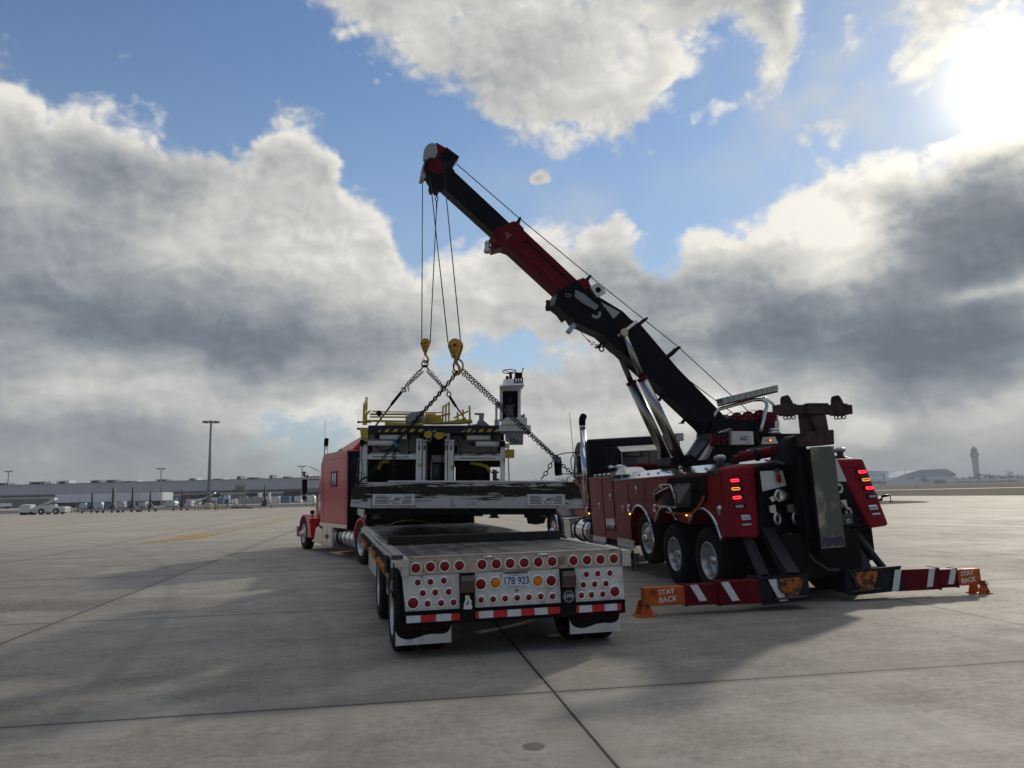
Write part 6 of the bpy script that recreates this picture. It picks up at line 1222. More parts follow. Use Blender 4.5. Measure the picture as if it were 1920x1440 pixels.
# far slings
R1 = Vector((-1.645, 14.40, 4.12))
mr = MB().use('chain'); ring(mr, (-1.645, 14.40, 4.135), (.2, 1, 0), .062, .012, 1, 1.0); mr.cyl((-1.70, 14.4, 4.09), (-1.60, 14.4, 4.09), .026, seg=10); solo('master_ring', mr, 'black round lifting ring on the farther orange-brown hook', 'lifting ring')
def s3(mb):
    a = R1 + Vector((-.05, 0, -.04)); b_ = Vector((-2.0, 14.60, 3.80)); c = Vector((-2.14, 14.66, 3.63))
    mb.cyl(R1 + Vector((-.03, 0, -.03)), R1 + Vector((-.10, .03, -.12)), .014, seg=8)
    for o_, rr in ((Vector((0, 0, 0)), 0), (Vector((.055, 0, -.03)), .8)): chain_pts(mb, [a + Vector((-.04, 0, -.06)) + o_, b_ + o_ * .6], .048, .023, .0075, roll0=rr)
    chain_pts(mb, [b_ + Vector((.02, -.02, -.02)), b_ + Vector((.015, -.02, -.16))], .036, .02, .007)
    mb.torus(c + Vector((.06, -.01, .05)), (0, 1, 0), .035, .012, 14, 6, 1.4, .8, (1, 0, 1)); chain_pts(mb, [b_, c + Vector((.06, 0, .06))], .036, .02, .008)
    mb.use('strap'); mb.beam(c + Vector((.02, 0, .02)), c + Vector((-.20, .1, -.22)), .05, .03, (0, 1, 0)); mb.beam(c + Vector((-.18, .1, -.20)), Vector((-2.74, 15.2, 3.02)), .03, .02, (0, 1, 0))
sling('far chain and black webbing sling sloping down left behind the yellow rails', s3)
def s4(mb):
    a = R1 + Vector((.05, 0, -.04)); b_ = Vector((-1.29, 14.42, 3.68)); c = Vector((-1.20, 14.46, 3.53))
    mb.cyl(R1 + Vector((.03, 0, -.03)), R1 + Vector((.08, .0, -.12)), .014, seg=8)
    for o_, rr in ((Vector((0, 0, 0)), 0), (Vector((-.05, 0, -.02)), .8)): chain_pts(mb, [a + Vector((.04, 0, -.07)) + o_, b_ + o_ * .4], .048, .023, .0075, roll0=rr)
    chain_pts(mb, [b_ + Vector((-.03, -.01, .03)), b_ + Vector((-.045, -.02, -.10))], .036, .022, .008)
    mb.torus(c + Vector((0, 0, .02)), (0, 1, 0), .038, .013, 16, 6, 1, 1.2); chain_pts(mb, [b_, c + Vector((0, 0, .06))], .036, .022, .009)
    mb.use('strap'); mb.beam(c + Vector((.01, 0, -.02)), c + Vector((.12, .12, -.20)), .05, .03, (0, 1, 0)); mb.beam(c + Vector((.11, .1, -.18)), Vector((-.86, 15.2, 3.02)), .03, .02, (0, 1, 0))
sling('far chain and black webbing sling sloping down right to the loader deck', s4)

# ------------------------------------------------------------------ airport background
M['facade'] = pm('ribbed_grey_cladding', (.40, .42, .47), .6, 0, .08, .3, ((.30, .32, .36), .3, .4), stretch=(1, 1, .2))
M['facade2'] = pm('pale_cladding', (.60, .63, .68), .6, 0, .08, .3)
M['wall'] = pm('dark_block_wall', (.20, .215, .235), .8, 0, .15, .3)
M['dock'] = pm('dock_opening', (.012, .016, .018), .6)
M['galv'] = pm('galvanised_steel', (.22, .225, .23), .6, .3, .1, 1)
M['uldw'] = pm('container_shell', (.62, .64, .65), .5, .2, .15, 1.2, ((.2, .2, .2), .3, 2))
M['uldb'] = pm('blue_container', (.03, .14, .30), .5, 0, .15, 1.2)
M['uldt'] = pm('wrapped_cargo', (.30, .30, .28), .6, 0, .25, 2)
M['bol'] = pm('bollard_yellow', (.42, .36, .12), .6)
M['leaf'] = pm('pine_foliage', (.045, .060, .032), .8, 0, .45, 1.2, ((.10, .11, .05), .35, 1.5), spec=.1)
M['bark'] = pm('bark', (.10, .08, .06), .9)
M['conc'] = pm('tower_concrete', (.40, .39, .37), .8, 0, .1, .1)
M['hangw'] = pm('hangar_cladding', (.70, .74, .80), .6, 0, .06, .05)
M['hangr'] = pm('hangar_roof', (.42, .44, .50), .5, .2, .08, .05)
M['trussred'] = pm('faded_red_steel', (.35, .14, .12), .6)

# cargo terminal: local x runs left to right along the front, y away from the apron
BM = frame(-151.3, 228.5, 0, -6.7)
bt = thing('cargo_terminal', 'long low grey cargo terminal with dark dock doors, left background', 'building', BM)
mb = MB().use('facade'); mb.box(-120, 98, -1.5, 60, 3.75, 6.75); part('fascia', mb, bt)
mb = MB().use('galv'); mb.box(-120, 98, -1.62, -1.5, 6.66, 6.82); mb.box(-120, 98, -1.62, -1.5, 3.62, 3.80); part('trim', mb, bt)
mb = MB().use('wall'); mb.box(-120, 98, 0, 60, 0, 3.75); part('wall', mb, bt)
mb = MB().use('facade2'); mb.box(-120, 98, -.06, 0, 2.6, 3.1); part('wall_band', mb, bt)
for x, w, h in ((-60, 7, 3), (-30, 7, 3), (25.5, 3.4, 3.2), (44, 3, 3.1), (57, 7, 2.8), (64, 4.2, 3.0), (75, 5.0, 2.9), (87, 5, 3.1), (93.5, 4, 2.9)):
    mb = MB().use('dock'); mb.box(x, x + w, -.12, -.01, .2, h); part('dock_door', mb, bt)
for k in range(44):
    mb = MB().use('galv'); 
    if k % 4 == 0: mb.box(-118 + k * 5, -117.8 + k * 5, -1.3, -1.1, 0, 3.62); part('column', mb, bt)
for x, w, h, k in ((4, 5, .9, 'wall'), (13, 4, 1.0, 'uldw'), (24, 3, .9, 'galv'), (29, 3, .9, 'wall'), (33, 6, .5, 'uldw'), (45, 3.2, .7, 'galv'), (55, 2.6, .8, 'uldw'), (62, 4, .5, 'uldw'), (70, 1.2, 1.0, 'galv'), (73, 3.6, .6, 'galv'), (80, .9, 1.1, 'galv'), (84, 2, .6, 'wall'), (91, .9, 1.0, 'uldw'), (-8, 5, .8, 'galv'), (-25, 4, .8, 'uldw')):
    mb = MB().use(k); mb.box(x, x + w, 6, 9, 6.75, 6.75 + h * 1.1); mb.use('dock'); mb.box(x + w * .2, x + w * .7, 5.95, 6.0, 6.95, 6.8 + h * .8); part('roof_unit', mb, bt, .05)
mb = MB().use('inkwhite'); mb.box(28, 48, 14, 30, 6.75, 7.05); part('sunlit_roof_strip', mb, bt)  # white slabs paint the sunlit roof edges
mb = MB().use('inkwhite'); mb.box(56, 69, 14, 30, 6.75, 7.1); part('sunlit_roof_strip', mb, bt)
# pale loading canopy in front
CM = frame(-112.5, 190, 0, 8)
cn_ = thing('loading_canopy', 'pale grey enclosed loading canopy jutting out before the terminal', 'canopy', CM)
mb = MB().use('facade2'); mb.box(0, 25, 0, 9, 1.35, 3.4); part('canopy_wall', mb, cn_, .05)
mb = MB().use('dock'); mb.box(.3, 24.7, .5, 8.7, .1, 1.35); part('canopy_shade_block', mb, cn_)  # near-black block painted in for the shade below the canopy
for k in range(6): mb = MB().use('galv'); mb.box(k * 4.9, k * 4.9 + .2, .1, .3, 0, 1.35); part('leg', mb, cn_)

# light masts
t = thing('high_mast_light', 'tall grey high mast with round crown of floodlights above the apron', 'light mast', frame(-46.9, 119.1, 0, 0))
mb = MB().use('galv'); mb.sweep([(0, 0, .9), (0, 0, 6.5), (0, 0, 13.3)], [.30, .24, .15], 14); part('mast', mb, t)
mb = MB().use('conc'); mb.lathe([(0, 0), (.65, 0), (.65, .9), (.5, 1.0), (0, 1.0)], (0, 0, 0), 'z', 1, 20); part('plinth', mb, t)
mb = MB().use('galv'); mb.torus((0, 0, 13.35), (0, 0, 1), .85, .06, 20, 6)
for k in range(6): a = pi * k / 3; mb.cyl((0, 0, 13.3), (cos(a) * .85, sin(a) * .85, 13.35), .04, seg=6)
mb.cyl((0, 0, 13.3), (0, 0, 13.75), .05, seg=8); part('crown_ring', mb, t)
mb0 = MB().use('galv'); mb0.box(-.22, .22, -.16, .16, -.12, .12); mb0.use('dock'); mb0.box(-.18, .18, -.13, .13, -.15, -.121)
fl = part('floodlight', mb0, t, .02); fl.location = (1.05, 0, 13.42)
for k in range(1, 10): a = 2 * pi * k / 10; inst(fl, t, (cos(a) * 1.05, sin(a) * 1.05, 13.42))
for x, y, h, lab in ((-152.7, 233.5, 10.9, 'slim light pole at the far left end of the terminal front'), (-93.5, 205.0, 9.6, 'slim light pole with four lamps standing before the terminal, left of the high mast'), (-61.9, 226.0, 10.2, 'slim light pole beside the tractor mirror, right end of the terminal')):
    t = thing('light_pole', lab, 'light pole', frame(x, y, 0, 0), 'slim light poles along the terminal')
    mb = MB().use('galv'); mb.sweep([(0, 0, 0), (0, 0, h)], [.24, .14], 10); part('pole', mb, t)
    mb = MB().use('galv'); mb.box(-.95, .95, -.05, .05, h - .1, h + .02); part('crossarm', mb, t)
    for dx in (-.95, -.4, .4, .95):
        mb = MB().use('dgrey'); mb.obox((dx, -.1, h + .12), (.36, .3, .22), Matrix.Rotation(R(25), 3, 'X')); part('floodlight', mb, t)

# belt loader vehicle and cart
t = thing('belt_loader', 'white belt loader truck with raised conveyor parked on the apron', 'belt loader', frame(-62.1, 104.4, 0, 0))
mb = MB().use('whitep'); mb.prism([(-2.1, .28), (2.15, .28), (2.15, .95), (1.6, 1.02), (.4, 1.02), (.2, 1.25), (-1.3, 1.2), (-1.7, .9), (-2.1, .8)], 'y', -.75, .75); part('body', mb, t, .05)
mb = MB().use('whitep'); mb.box(.1, .75, -.6, .0, 1.0, 1.32); mb.use('dgrey'); mb.cyl((-.55, -.7, 1.0), (-.15, -.7, 1.95), .03, seg=6); part('seat_box', mb, t, .03)
mb = MB().use('alu'); mb.beam((-2.5, 0, .75), (.35, 0, 2.0), .75, .16); mb.beam((-.2, 0, 1.92), (.45, 0, 2.02), .78, .26); part('conveyor', mb, t, .02)
for x in (-.95, 1.0):
    for y in (-.78, .78):
        mb = MB().use('rubber'); mb.lathe([(.2, -.12), (.36, -.12), (.40, -.08), (.40, .08), (.36, .12), (.2, .12), (.2, -.12)], (x, y, .40), 'y', 1, 22); w_ = part('wheel', mb, t)
        mb = MB().use('inkwhite'); mb.lathe([(.2, .0), (.2, .08), (.08, .10), (0, .10)], (x, y, .40), 'y', -1 if y < 0 else 1, 18); part('rim', mb, w_)
t = thing('belt_cart', 'small white ground power cart with ladder frame left of the belt loader', 'ground cart', frame(-65.2, 104.2, 0, 0))
mb = MB().use('uldw'); mb.prism([(-.85, .3), (.6, .3), (.6, 1.3), (-.5, 1.42), (-.85, 1.2)], 'y', -.6, .6); part('body', mb, t, .06)
mb = MB().use('inkwhite'); 
for x in (.66, .98, 1.3): mb.box(x, x + .05, -.6, -.55, .3, 1.4)
for z in (.5, .8, 1.1, 1.35): mb.box(.66, 1.35, -.6, -.55, z, z + .05)
part('ladder_frame', mb, t)
for x in (-.5, .6):
    mb = MB().use('rubber'); mb.lathe([(0, -.6), (.2, -.6), (.2, .6), (0, .6)], (x, 0, .2), 'y', 1, 16); part('wheel', mb, t)
t = thing('wire_rack', 'thin wheeled wire rack standing just right of the belt loader', 'rack', frame(-59.3, 106.5, 0, 0))
mb = MB().use('galv')
for x in (-.4, .4): mb.cyl((x, 0, .1), (x, 0, 2.2), .03, seg=6)
for z in (.2, .6, 1.6, 2.15): mb.cyl((-.4, 0, z), (.4, 0, z), .025, seg=6)
part('frame', mb, t)
mb = MB().use('alu')
for z in (.3, .45, .6): mb.box(-1.3, -.5, -.2, .2, z, z + .05)
for x in (-1.3, -.55): mb.box(x, x + .05, -.2, .2, .1, .7)
part('shelf', mb, t)

# aircraft jacks / tail stands
def stand(x, y, h, lab, style=0):
    t = thing('tail_stand', lab, 'tail stand', frame(x, y, 0, 0), 'wheeled stands in a row on the apron')
    mb = MB().use('dock' if style != 2 else 'alu'); mb.cyl((0, 0, .4), (0, 0, h), .15, .11, seg=10); part('post', mb, t)
    if style == 1: mb = MB().use('uldt'); mb.prism([(.12, .9), (.42, .9), (.34, h - .2), (.20, h - .05), (.12, h - .05)], 'y', -.1, .1); part('side_panel', mb, t)
    if style == 3:
        mb = MB().use('trussred')
        for dx in (.5, .95): mb.cyl((dx, 0, .9), (dx - .1, 0, h - .1), .03, seg=6)
        for z in (1.2, 1.8, 2.3): mb.cyl((.45, 0, z), (.9, 0, z + .2), .02, seg=6)
        part('red_truss', mb, t)
    mb = MB().use('galv')
    for sx, sy in ((-1, -.5), (1, -.5), (-.45, .8), (.5, .8)): mb.cyl((0, 0, 1.35), (sx * .95, sy * .9, .35), .075, seg=6); mb.cyl((sx * .95, sy * .9, .35), (sx * 1.0, sy, .22), .07, seg=6)
    mb.cyl((-.95, -.45, .42), (.95, -.45, .42), .05, seg=6); part('leg_frame', mb, t)
    mb = MB().use('dock'); mb.box(-.26, .26, -.3, .3, .5, .95); part('pump_box', mb, t, .03)
    for sx, sy in ((-1, -.5), (1, -.5), (-.45, .8), (.5, .8)):
        mb = MB().use('rubber'); mb.lathe([(0, -.07), (.17, -.07), (.17, .07), (0, .07)], (sx, sy, .17), 'x', 1, 14); part('wheel', mb, t)
stand(-58.7, 107.9, 2.75, 'dark tail stand nearest the belt loader, first of the row')
stand(-55.0, 106.3, 3.35, 'second tail stand from the left with tan side panel', 1)
stand(-52.7, 107.1, 3.4, 'third tail stand, dark post with red truss alongside', 3)
stand(-50.8, 108.3, 2.8, 'fourth tail stand, plain dark post right of the red truss')
stand(-47.8, 111.7, 2.9, 'tail stand just left of the yellow bollards with pale red truss', 3)
t = thing('maintenance_stair', 'tall rolling maintenance stair with railed platform right of the high mast', 'rolling stair', frame(-40.5, 114.6, 0, 0))
mb = MB().use('galv')
for x, x2 in ((-.75, -.25), (.75, .75)):
    for y in (-.5, .5): mb.cyl((x, y, .2), (x2, y, 2.9), .05, seg=6)
for z in (.6, 1.1, 1.6, 2.1, 2.6): mb.box(-.75 + z * .17, .75, -.5, .5, z, z + .05)
part('frame', mb, t)
mb = MB().use('dock'); mb.box(-1.0, .8, -.55, .55, 2.65, 2.75); part('platform', mb, t)
mb = MB().use('galv')
for x in (-.55, -.1, .35, .8): mb.cyl((x, -.5, 2.7), (x, -.5, 3.75), .035, seg=6)
for z in (3.1, 3.45, 3.75): mb.cyl((-.6, -.5, z), (.85, -.5, z), .035, seg=6)
mb.box(-.5, .8, -.45, -.4, 2.85, 3.4); part('railing', mb, t)
mb = MB().use('dock'); mb.box(-1.1, 1.0, -.6, .6, .12, .32); mb.box(1.1, 1.9, -.2, .2, .05, .22)
part('base', mb, t)
t = thing('aircraft_jack', 'bulky dark jack with two white tanks, right of the maintenance stair', 'aircraft jack', frame(-37.7, 117.2, 0, 0))
mb = MB().use('dock'); mb.cyl((0, 0, .5), (0, 0, 3.5), .16, .08, seg=10); mb.box(-.35, .35, -.3, .3, .3, 1.2); part('post', mb, t)
mb = MB().use('galv')
for a in (0.3, 2.4, 4.5): mb.cyl((0, 0, 1.6), (cos(a) * 1.1, sin(a) * 1.1, .25), .06, seg=6); mb.lathe([(0, -.1), (.2, -.1), (.2, .1), (0, .1)], (cos(a) * 1.1, sin(a) * 1.1, .2), 'x', 1, 12)
part('tripod', mb, t)
mb = MB().use('inkwhite'); mb.box(-1.0, -.5, -.25, .25, 1.65, 2.3); part('tank', mb, t, .08)
mb = MB().use('inkwhite'); mb.sweep([(.75, 0, 2.35), (.72, 0, 1.7), (.95, 0, .9), (1.05, 0, .5)], [.18, .18, .08, .06], 8); part('tank', mb, t)
t = thing('belt_conveyor', 'long white inclined conveyor leaning toward the base of the high mast', 'conveyor', frame(-62.5, 157, 0, 0))
mb = MB().use('uldw'); mb.beam((-2.2, 0, .6), (2.0, 0, 2.7), .9, .28); part('belt', mb, t)
mb = MB().use('dock'); mb.box(-.4, 2.0, -.6, .6, .3, 1.1); mb.use('galv'); mb.cyl((1.2, 0, .9), (1.3, 0, 2.3), .08, seg=6); part('chassis', mb, t)
t = thing('mobile_gpu', 'dark stand with white head between the high mast and maintenance stair', 'ground equipment', frame(-55.5, 150, 0, 0))
mb = MB().use('dock'); mb.cyl((0, 0, 0), (0, 0, 2.2), .25, .2, seg=10); part('post', mb, t)
mb = MB().use('uldw'); mb.box(-.5, .5, -.4, .4, 1.4, 2.1); part('head', mb, t, .08)

# yellow bollards round the mast
bx_ = [(-45.7, 111.2), (-45.5, 110.7), (-45.25, 111.5), (-45.0, 110.8), (-44.85, 111.4), (-44.1, 110.9), (-44.0, 111.7), (-43.0, 111.9), (-42.8, 110.9), (-42.6, 111.6), (-42.3, 111.0), (-42.05, 112.0), (-41.75, 111.2), (-41.5, 112.0), (-41.3, 111.3)]
for k, (x, y) in enumerate(bx_):
    mb = MB().use('bol'); mb.lathe([(0, 0), (.085, 0), (.085, .82), (.07, .87), (0, .89)], (0, 0, 0), 'z', 1, 12)
    ORD = 'first second third fourth fifth sixth seventh eighth ninth tenth eleventh twelfth thirteenth fourteenth fifteenth'.split()
    solo('bollard', mb, ORD[sorted(range(15), key=lambda j: bx_[j][0] / bx_[j][1]).index(k)] + ' yellow bollard from the left around the high mast plinth', 'bollard', frame(x, y, 0, 0), 'yellow bollards guarding the high mast')

# baggage containers and wrapped pallets
def uld(x, y, w, h, k, lab, style=0, yaw=0):
    mb = MB().use(k)
    if style == 0: mb.prism([(-w / 2, .12), (w / 2, .12), (w / 2, h), (-w / 2, h)], 'y', -.8, .8)
    elif style == 1: mb.prism([(-w / 2 + .3, .12), (w / 2, .12), (w / 2, h), (-w / 2, h), (-w / 2, h * .45)], 'y', -.8, .8)
    else: mb.prism([(-w / 2, .12), (w / 2, .12), (w / 2, h * .6), (w / 2 - .25, h * .9), (w / 4, h), (-w / 4, h), (-w / 2 + .25, h * .88), (-w / 2, h * .6)], 'y', -.8, .8)
    mb.use('galv')
    if style != 2:
        for q in (-.5, 0, .5): mb.box(q * w * .96 - .03, q * w * .96 + .03, -.82, -.80, .12, h)
        mb.box(-w / 2, w / 2, -.82, -.80, h - .06, h); mb.box(-w / 2, w / 2, -.82, -.80, .12, .2)
    mb.use('dock'); mb.box(-w / 2, w / 2, -.75, .75, .0, .12)
    solo('cargo_container' if k != 'uldt' else 'wrapped_pallet', mb, lab, 'container' if k != 'uldt' else 'pallet', frame(x, y, 0, yaw), 'containers lined up before the terminal', .04)
U = [(-92.3, 167, 1.7, 1.25, 'uldw', 'pale container leftmost of the line behind the tail stands', 2), (-89.6, 165, 1.5, 1.4, 'uldb', 'blue container behind the first tail stand', 0), (-86.6, 163, 1.4, 1.35, 'uldw', 'white rounded container between two blue ones behind the stands', 2),
     (-84.4, 162, 1.5, 1.5, 'uldb', 'wide blue container left of the second tail stand', 0), (-81.8, 161.5, 1.9, 1.4, 'uldw', 'white angled container behind the tan-panelled stand', 1), (-79.6, 161.5, 1.0, 1.5, 'uldb', 'narrow blue container just right of the tan-panelled stand', 0),
     (-77.8, 163, 1.6, 1.25, 'uldw', 'low pale container left of the red-trussed stand', 0), (-73.2, 166, 2.4, 1.3, 'uldw', 'long pale container right of the red-trussed stand', 2), (-70.0, 168, 1.1, 1.2, 'inkwhite', 'bright white container end before the fourth stand', 0),
     (-92.1, 205, 2.6, 2.0, 'uldt', 'brown wrapped pallet behind the bollards, left one', 2), (-89.9, 205, 1.7, 1.9, 'uldb', 'teal-blue container next to the brown wrapped pallet', 0), (-85.0, 206, 3.6, 1.6, 'uldw', 'flat pale container behind the red-trussed stand by the bollards', 0),
     (-78.0, 203, 2.4, 1.9, 'uldw', 'pale container right behind the high mast', 0), (-75.8, 201, 1.5, 1.8, 'uldb', 'blue container right of the high mast base', 0), (-73.6, 203, 2.2, 1.4, 'inkwhite', 'white low container between mast and maintenance stair', 0),
     (-72.4, 208, 2.6, 2.0, 'uldt', 'rounded wrapped pallet left of the maintenance stair', 2), (-67.0, 204, 4.6, 1.9, 'uldt', 'long tarpaulin-wrapped load right of the maintenance stair', 2), (-60.8, 196, 3.0, 1.8, 'uldw', 'grey open-fronted container right of the aircraft jack', 0),
     (-57.6, 196, 2.2, 1.8, 'uldb', 'bright blue container near the right end of the terminal', 0), (-55.6, 200, 1.8, 1.8, 'uldw', 'pale container just right of the bright blue one', 1), (-53.6, 205, 2.2, 1.9, 'uldw', 'rightmost pale container beside the tractor mirror', 2)]
U = [list(u) for u in U]
for u in U:
    x, y = u[0], u[1]
    uld(x, y, u[2], u[3], u[4], u[5], u[6], -4)
t = thing('flat_cart', 'flat white baggage cart at the far left edge', 'cart', frame(-142, 216, 0, 0))
mb = MB().use('inkwhite'); mb.box(-9, 1.8, -.8, .8, .6, 1.5); part('body', mb, t, .1)
for x in (-7, -3, 1): mb = MB().use('rubber'); mb.lathe([(0, -.7), (.3, -.7), (.3, .7), (0, .7)], (x, 0, .3), 'y', 1, 14); part('wheel', mb, t)
t = thing('tow_tractor', 'small dark tow tractor with white nose beside the pole behind the stands', 'tow tractor', frame(-104, 225, 0, 0))
mb = MB().use('dock'); mb.prism([(-1.6, .4), (1.6, .4), (1.6, 1.2), (.4, 1.3), (.2, 2.1), (-.9, 2.1), (-1.2, 1.3), (-1.6, 1.2)], 'y', -.8, .8); part('body', mb, t, .05)
mb = MB().use('inkwhite'); mb.box(-3.0, -1.7, -.7, .7, .4, 1.2); part('nose', mb, t, .05)
# railed steps just behind the tractor's mirror
t = thing('steel_platform', 'blue-grey railed steel platform just left of the red tractor', 'platform', frame(-32.6, 122, 0, 0))
mb = MB().use('galv')
for x in (-.2, .9): 
    for y in (0, .8): mb.cyl((x, y, 0), (x, y, 2.1), .035, seg=6)
for z in (.25, .9, 1.3, 1.7, 2.1): mb.cyl((-.2, 0, z), (.9, 0, z), .025, seg=6)
mb.box(-.2, .9, 0, .8, .95, 1.0); part('frame', mb, t)

# control tower
t = thing('control_tower', 'tall concrete airport control tower with glazed cab, far right', 'tower', frame(775, 1300, -1, 0))
mb = MB().use('conc'); mb.lathe([(0, 0), (4.9, 0), (4.9, 37), (5.6, 42), (6.9, 46.5), (6.9, 50), (0, 50)], (0, 0, 0), 'z', 1, 8, False); part('shaft', mb, t)
mb = MB().use('wall'); mb.lathe([(7.1, 46), (7.1, 47.2), (6.8, 47.2)], (0, 0, 0), 'z', 1, 8, False); mb.lathe([(0, 50), (4.6, 50), (5.3, 56), (4.8, 57.0), (0, 57)], (0, 0, 0), 'z', 1, 8, False); part('cab', mb, t)
mb = MB().use('galv'); mb.lathe([(0, 57), (3.5, 57), (1.8, 60), (0, 60)], (0, 0, 0), 'z', 1, 8, False); mb.cyl((0, 0, 60), (0, 0, 62), .5, seg=6); part('roof', mb, t)
# hangars (placed from their bearings at about nine hundred metres)
def at(az, d): return sin(R(az)) * d, cos(R(az)) * d
def hang_box(mb, x0, x1, y0, y1, z0, z1): mb.box(x0, x1, y0, y1, z0, z1)
t = thing('hangar', 'wide pale hangar with sloping grey roof left of the control tower', 'hangar', frame(480, 900, -1, 0))
mb = MB().use('hangw'); mb.box(-38, 30, 0, 50, 0, 9.2); mb.box(-48, -38, 5, 45, 0, 7.5); part('wall', mb, t)
mb = MB().use('hangr'); mb.prism([(-37, 9.2), (33, 9.2), (33, 12.5), (23, 17.6), (5, 17.4), (-8, 17.0), (-20, 14), (-30, 11.0)], 'y', 2, 48); part('roof', mb, t)
for x0, x1, z1 in ((-25.5, -16, 8.6), (6, 20, 5)):
    mb = MB().use('wall'); mb.box(x0, x1, -.3, -.02, 0, z1); part('door', mb, t)
mb = MB().use('wall'); mb.prism([(24, 9.4), (33.1, 9.4), (33.1, 12.5), (32.5, 12.6)], 'y', 1.0, 1.9); part('gable', mb, t)
for x in (-21, 12, 17): mb = MB().use('galv'); mb.cyl((x, 10, 13), (x, 10, 19), .3, seg=6); part('vent', mb, t)
t = thing('hangar', 'square white hangar with lettered low annex beside the tow truck rear', 'hangar', frame(377, 800, -1, 0))
mb = MB().use('hangw'); mb.box(-30, 9.5, 0, 40, 0, 14.3); part('wall', mb, t)
mb = MB().use('hangr'); mb.prism([(-30, 14.3), (9.5, 14.3), (9.5, 14.7), (-25, 16.3), (-30, 16.3)], 'y', -.4, 40.4); part('roof', mb, t)
mb = MB().use('wall'); mb.box(-14, -11, -.3, -.01, 5, 11.5); mb.box(4, 5, -.3, -.01, 5, 11.5); mb.box(-14, 5, -.3, -.01, 11, 11.6); part('door_frame', mb, t)
mb = MB().use('hangw'); mb.box(-30, 30, -12, -2, 0, 6.2); part('annex', mb, t)
mb = MB().use('wall'); mb.box(-2.6, -.4, -12.3, -12.02, .6, 4.8); part('annex_door', mb, t)
mb = MB().use('inkblue'); mb.text('UNITED', Matrix.Translation((-9.5, -12.2, 3.4)) @ RX90, 3.4, .05, .06); part('lettering', mb, t)
t = thing('terminal_building', 'very low pale terminal strip on the horizon at the far right', 'building', frame(560, 1000, -1, 0))
mb = MB().use('hangw'); mb.box(-18, 160, 0, 30, 0, 5.5); part('wall', mb, t)
mb = MB().use('wall'); mb.box(-10, 90, -.3, -.02, 1.0, 2.8); part('window_band', mb, t)
t = thing('parked_van', 'tiny white van parked before the far hangars', 'van', frame(408, 770, -1, 0))
mb = MB().use('inkwhite'); mb.prism([(-3.5, .6), (3.5, .6), (3.5, 1.8), (2.2, 3), (-3.5, 3)], 'y', -1, 1); part('body', mb, t)
for x in (-2, 2): mb = MB().use('rubber'); mb.cyl((x, -1.1, .6), (x, 1.1, .6), .6, seg=10); part('wheel', mb, t)
mb = MB().use('dock'); mb.box(-.12, .12, -.1, .1, 0, .12); mb.cyl((0, 0, 0), (0, 0, .6), .04, seg=6); solo('taxiway_marker', mb, 'tiny dark marker post on the grass island at right', 'marker', frame(33.8, 70, 0, 0))

# trees
def tree(x, y, h, w, lab, kind=0, grp='trees on the horizon'):
    t = thing('pine_tree' if kind else 'broadleaf_tree', lab, 'tree', frame(x, y, -.5, random.uniform(0, 360)), grp)
    mb = MB().use('bark'); tr_ = h * (.62 if kind else .45)
    mb.sweep([(0, 0, 0), (random.uniform(-.02, .02) * h, 0, tr_ * .5), (random.uniform(-.03, .03) * h, .0, tr_), (0, 0, h * .9)], [h * .028, h * .022, h * .015, h * .005], 6)
    for k in range(4): a = random.uniform(0, 6.28); mb.sweep([(0, 0, tr_ * (.75 + .12 * k)), (cos(a) * w * .35, sin(a) * w * .35, tr_ * (.95 + .14 * k))], [h * .011, h * .004], 5)
    part('trunk', mb, t)
    mb = MB().use('leaf')
    cl = [(random.uniform(-.5, .5) * w * .8, random.uniform(-.5, .5) * w * .8, h * random.uniform(.55 if kind else .35, .92), random.uniform(.16, .30) * w) for _ in range(11)]
    for cx, cy, cz, cr in cl:
        for _ in range(60):
            a, b_ = random.uniform(0, 6.28), random.uniform(-1, 1); r = cr * random.uniform(.5, 1.05); q = sqrt(1 - b_ * b_)
            p = Vector((cx + cos(a) * q * r, cy + sin(a) * q * r, cz + b_ * r * .7)); s_ = w * .045
            d1 = Vector((random.uniform(-1, 1), random.uniform(-1, 1), random.uniform(-1, 1))) * s_; d2 = Vector((random.uniform(-1, 1), random.uniform(-1, 1), random.uniform(-1, 1))) * s_
            mb.poly([p, p + d1, p + d2])
    part('crown', mb, t)
pos = ['beside the loader corner post', 'just right of the loader corner post', 'between corner post and hanging chain', 'left of the hanging chain tail', 'behind the hanging chain tail', 'just right of the hanging chain tail', 'under the near chain', 'left of the tow truck mirror', 'below the tow truck mirror', 'right of the tow truck mirror']
xs_ = [-6.5, -1.5, 2.5, 6, 10, 14, 18, 21.5, 25.5, 30, -12, 34]
hs_ = [6.2, 5.6, 6.0, 6.3, 6.8, 6.5, 6.6, 8.2, 9.2, 8.4, 6.0, 7.5]
pos += ['hidden behind the loader frame', 'behind the tow truck antenna']
for k in range(12): tree(xs_[k], 350 + (k * 37 % 23), hs_[k] + .5, 6.5, 'dark distant tree ' + pos[k], 0, 'trees beyond the loader')
mb = MB().use('leaf')
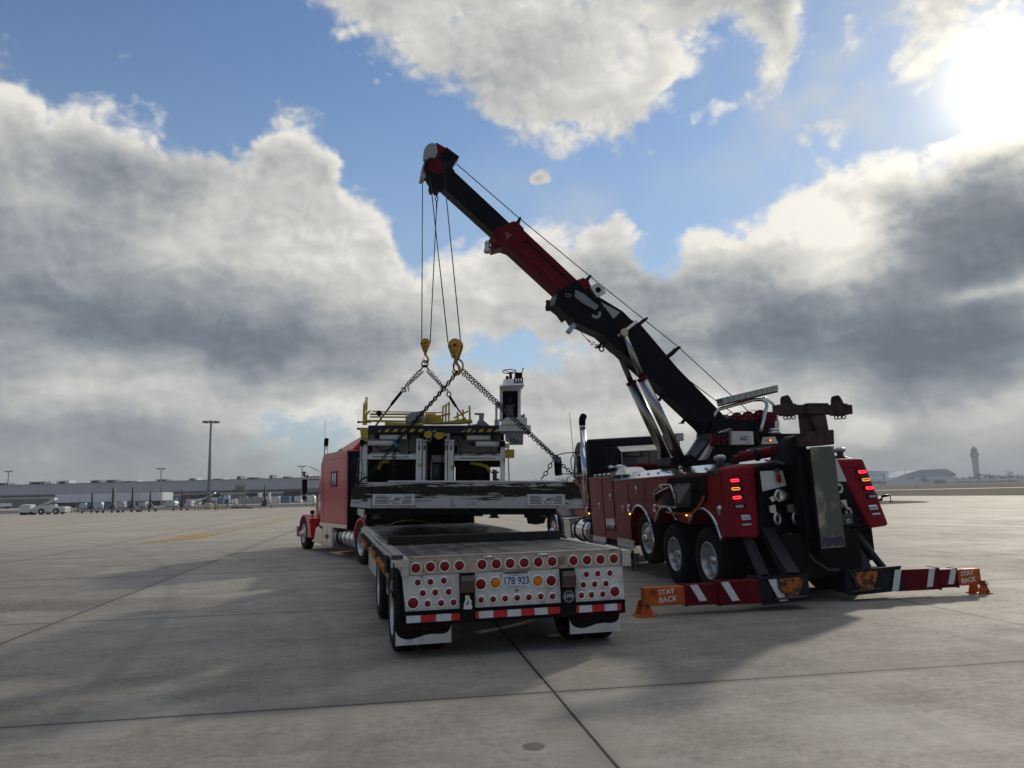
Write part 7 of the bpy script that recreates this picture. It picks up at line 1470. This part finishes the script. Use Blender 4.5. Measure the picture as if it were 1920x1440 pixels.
for k in range(1500):
    x = random.uniform(-60, 70); p = Vector((x, 372 + random.uniform(0, 14), random.uniform(0, 4.2 + 1.1 * sin(x * .35) + .8 * sin(x * .9)))); s_ = 1.1
    mb.poly([p, p + Vector((random.uniform(-1, 1), random.uniform(-1, 1), random.uniform(-1, 1))) * s_, p + Vector((random.uniform(-1, 1), random.uniform(-1, 1), random.uniform(-1, 1))) * s_])
o = solo('far_woodland', mb, 'low dark band of distant woodland behind the loader', 'woodland'); o['kind'] = 'stuff'; del o['category']
mb = MB().use('leaf')
for k in range(3500):
    x = random.uniform(515, 900); p = Vector((x, 1010 + random.uniform(0, 40), random.uniform(-1, 7.5 + 1.0 * sin(x * .06) + .8 * sin(x * .19)))); s_ = 2.6
    mb.poly([p, p + Vector((random.uniform(-1, 1), random.uniform(-1, 1), random.uniform(-1, 1))) * s_, p + Vector((random.uniform(-1, 1), random.uniform(-1, 1), random.uniform(-1, 1))) * s_])
o = solo('far_woodland', mb, 'thin dark band of woodland right of the control tower', 'woodland'); o['kind'] = 'stuff'; del o['category']
for az, d, h, w, lab in ((30.95, 900, 11, 9, 'flat-topped pine just right of the control tower base'), (31.5, 900, 10, 8, 'second flat-topped pine right of the control tower'), (32.55, 900, 12.5, 7, 'lone pine on the horizon, far right'), (33.75, 900, 8.5, 8, 'small pine at the right edge of the photo'), (27.85, 820, 8.5, 10, 'pale shrubby tree in front of the wide hangar')):
    x, y = at(az, d); tree(x, y, h, w, lab, 1 if h > 9 else 0, 'pines near the control tower')
# runway edge markers etc.
mb = MB().use('drygrass'); mb.poly([(60, 300, .06), (2000, 300, .06), (2000, 640, .06), (60, 640, .06)])

# thin haze over the whole field
def haze_box():
    m = bpy.data.materials.new('haze_air'); m.use_nodes = True; nt = m.node_tree; nt.nodes.clear()
    o = nt.nodes.new('ShaderNodeOutputMaterial'); v = nt.nodes.new('ShaderNodeVolumePrincipled'); nt.links.new(v.outputs[0], o.inputs['Volume'])
    v.inputs['Color'].default_value = (.86, .92, 1.0, 1); v.inputs['Density'].default_value = .00035; v.inputs['Anisotropy'].default_value = .1
    M['haze_air'] = m
    mb = MB().use('haze_air'); mb.box(-5200, 5200, -3200, 7200, -2.5, 72)
    return struct('haze', mb)
hz_ = haze_box(); hz_['kind'] = 'stuff'
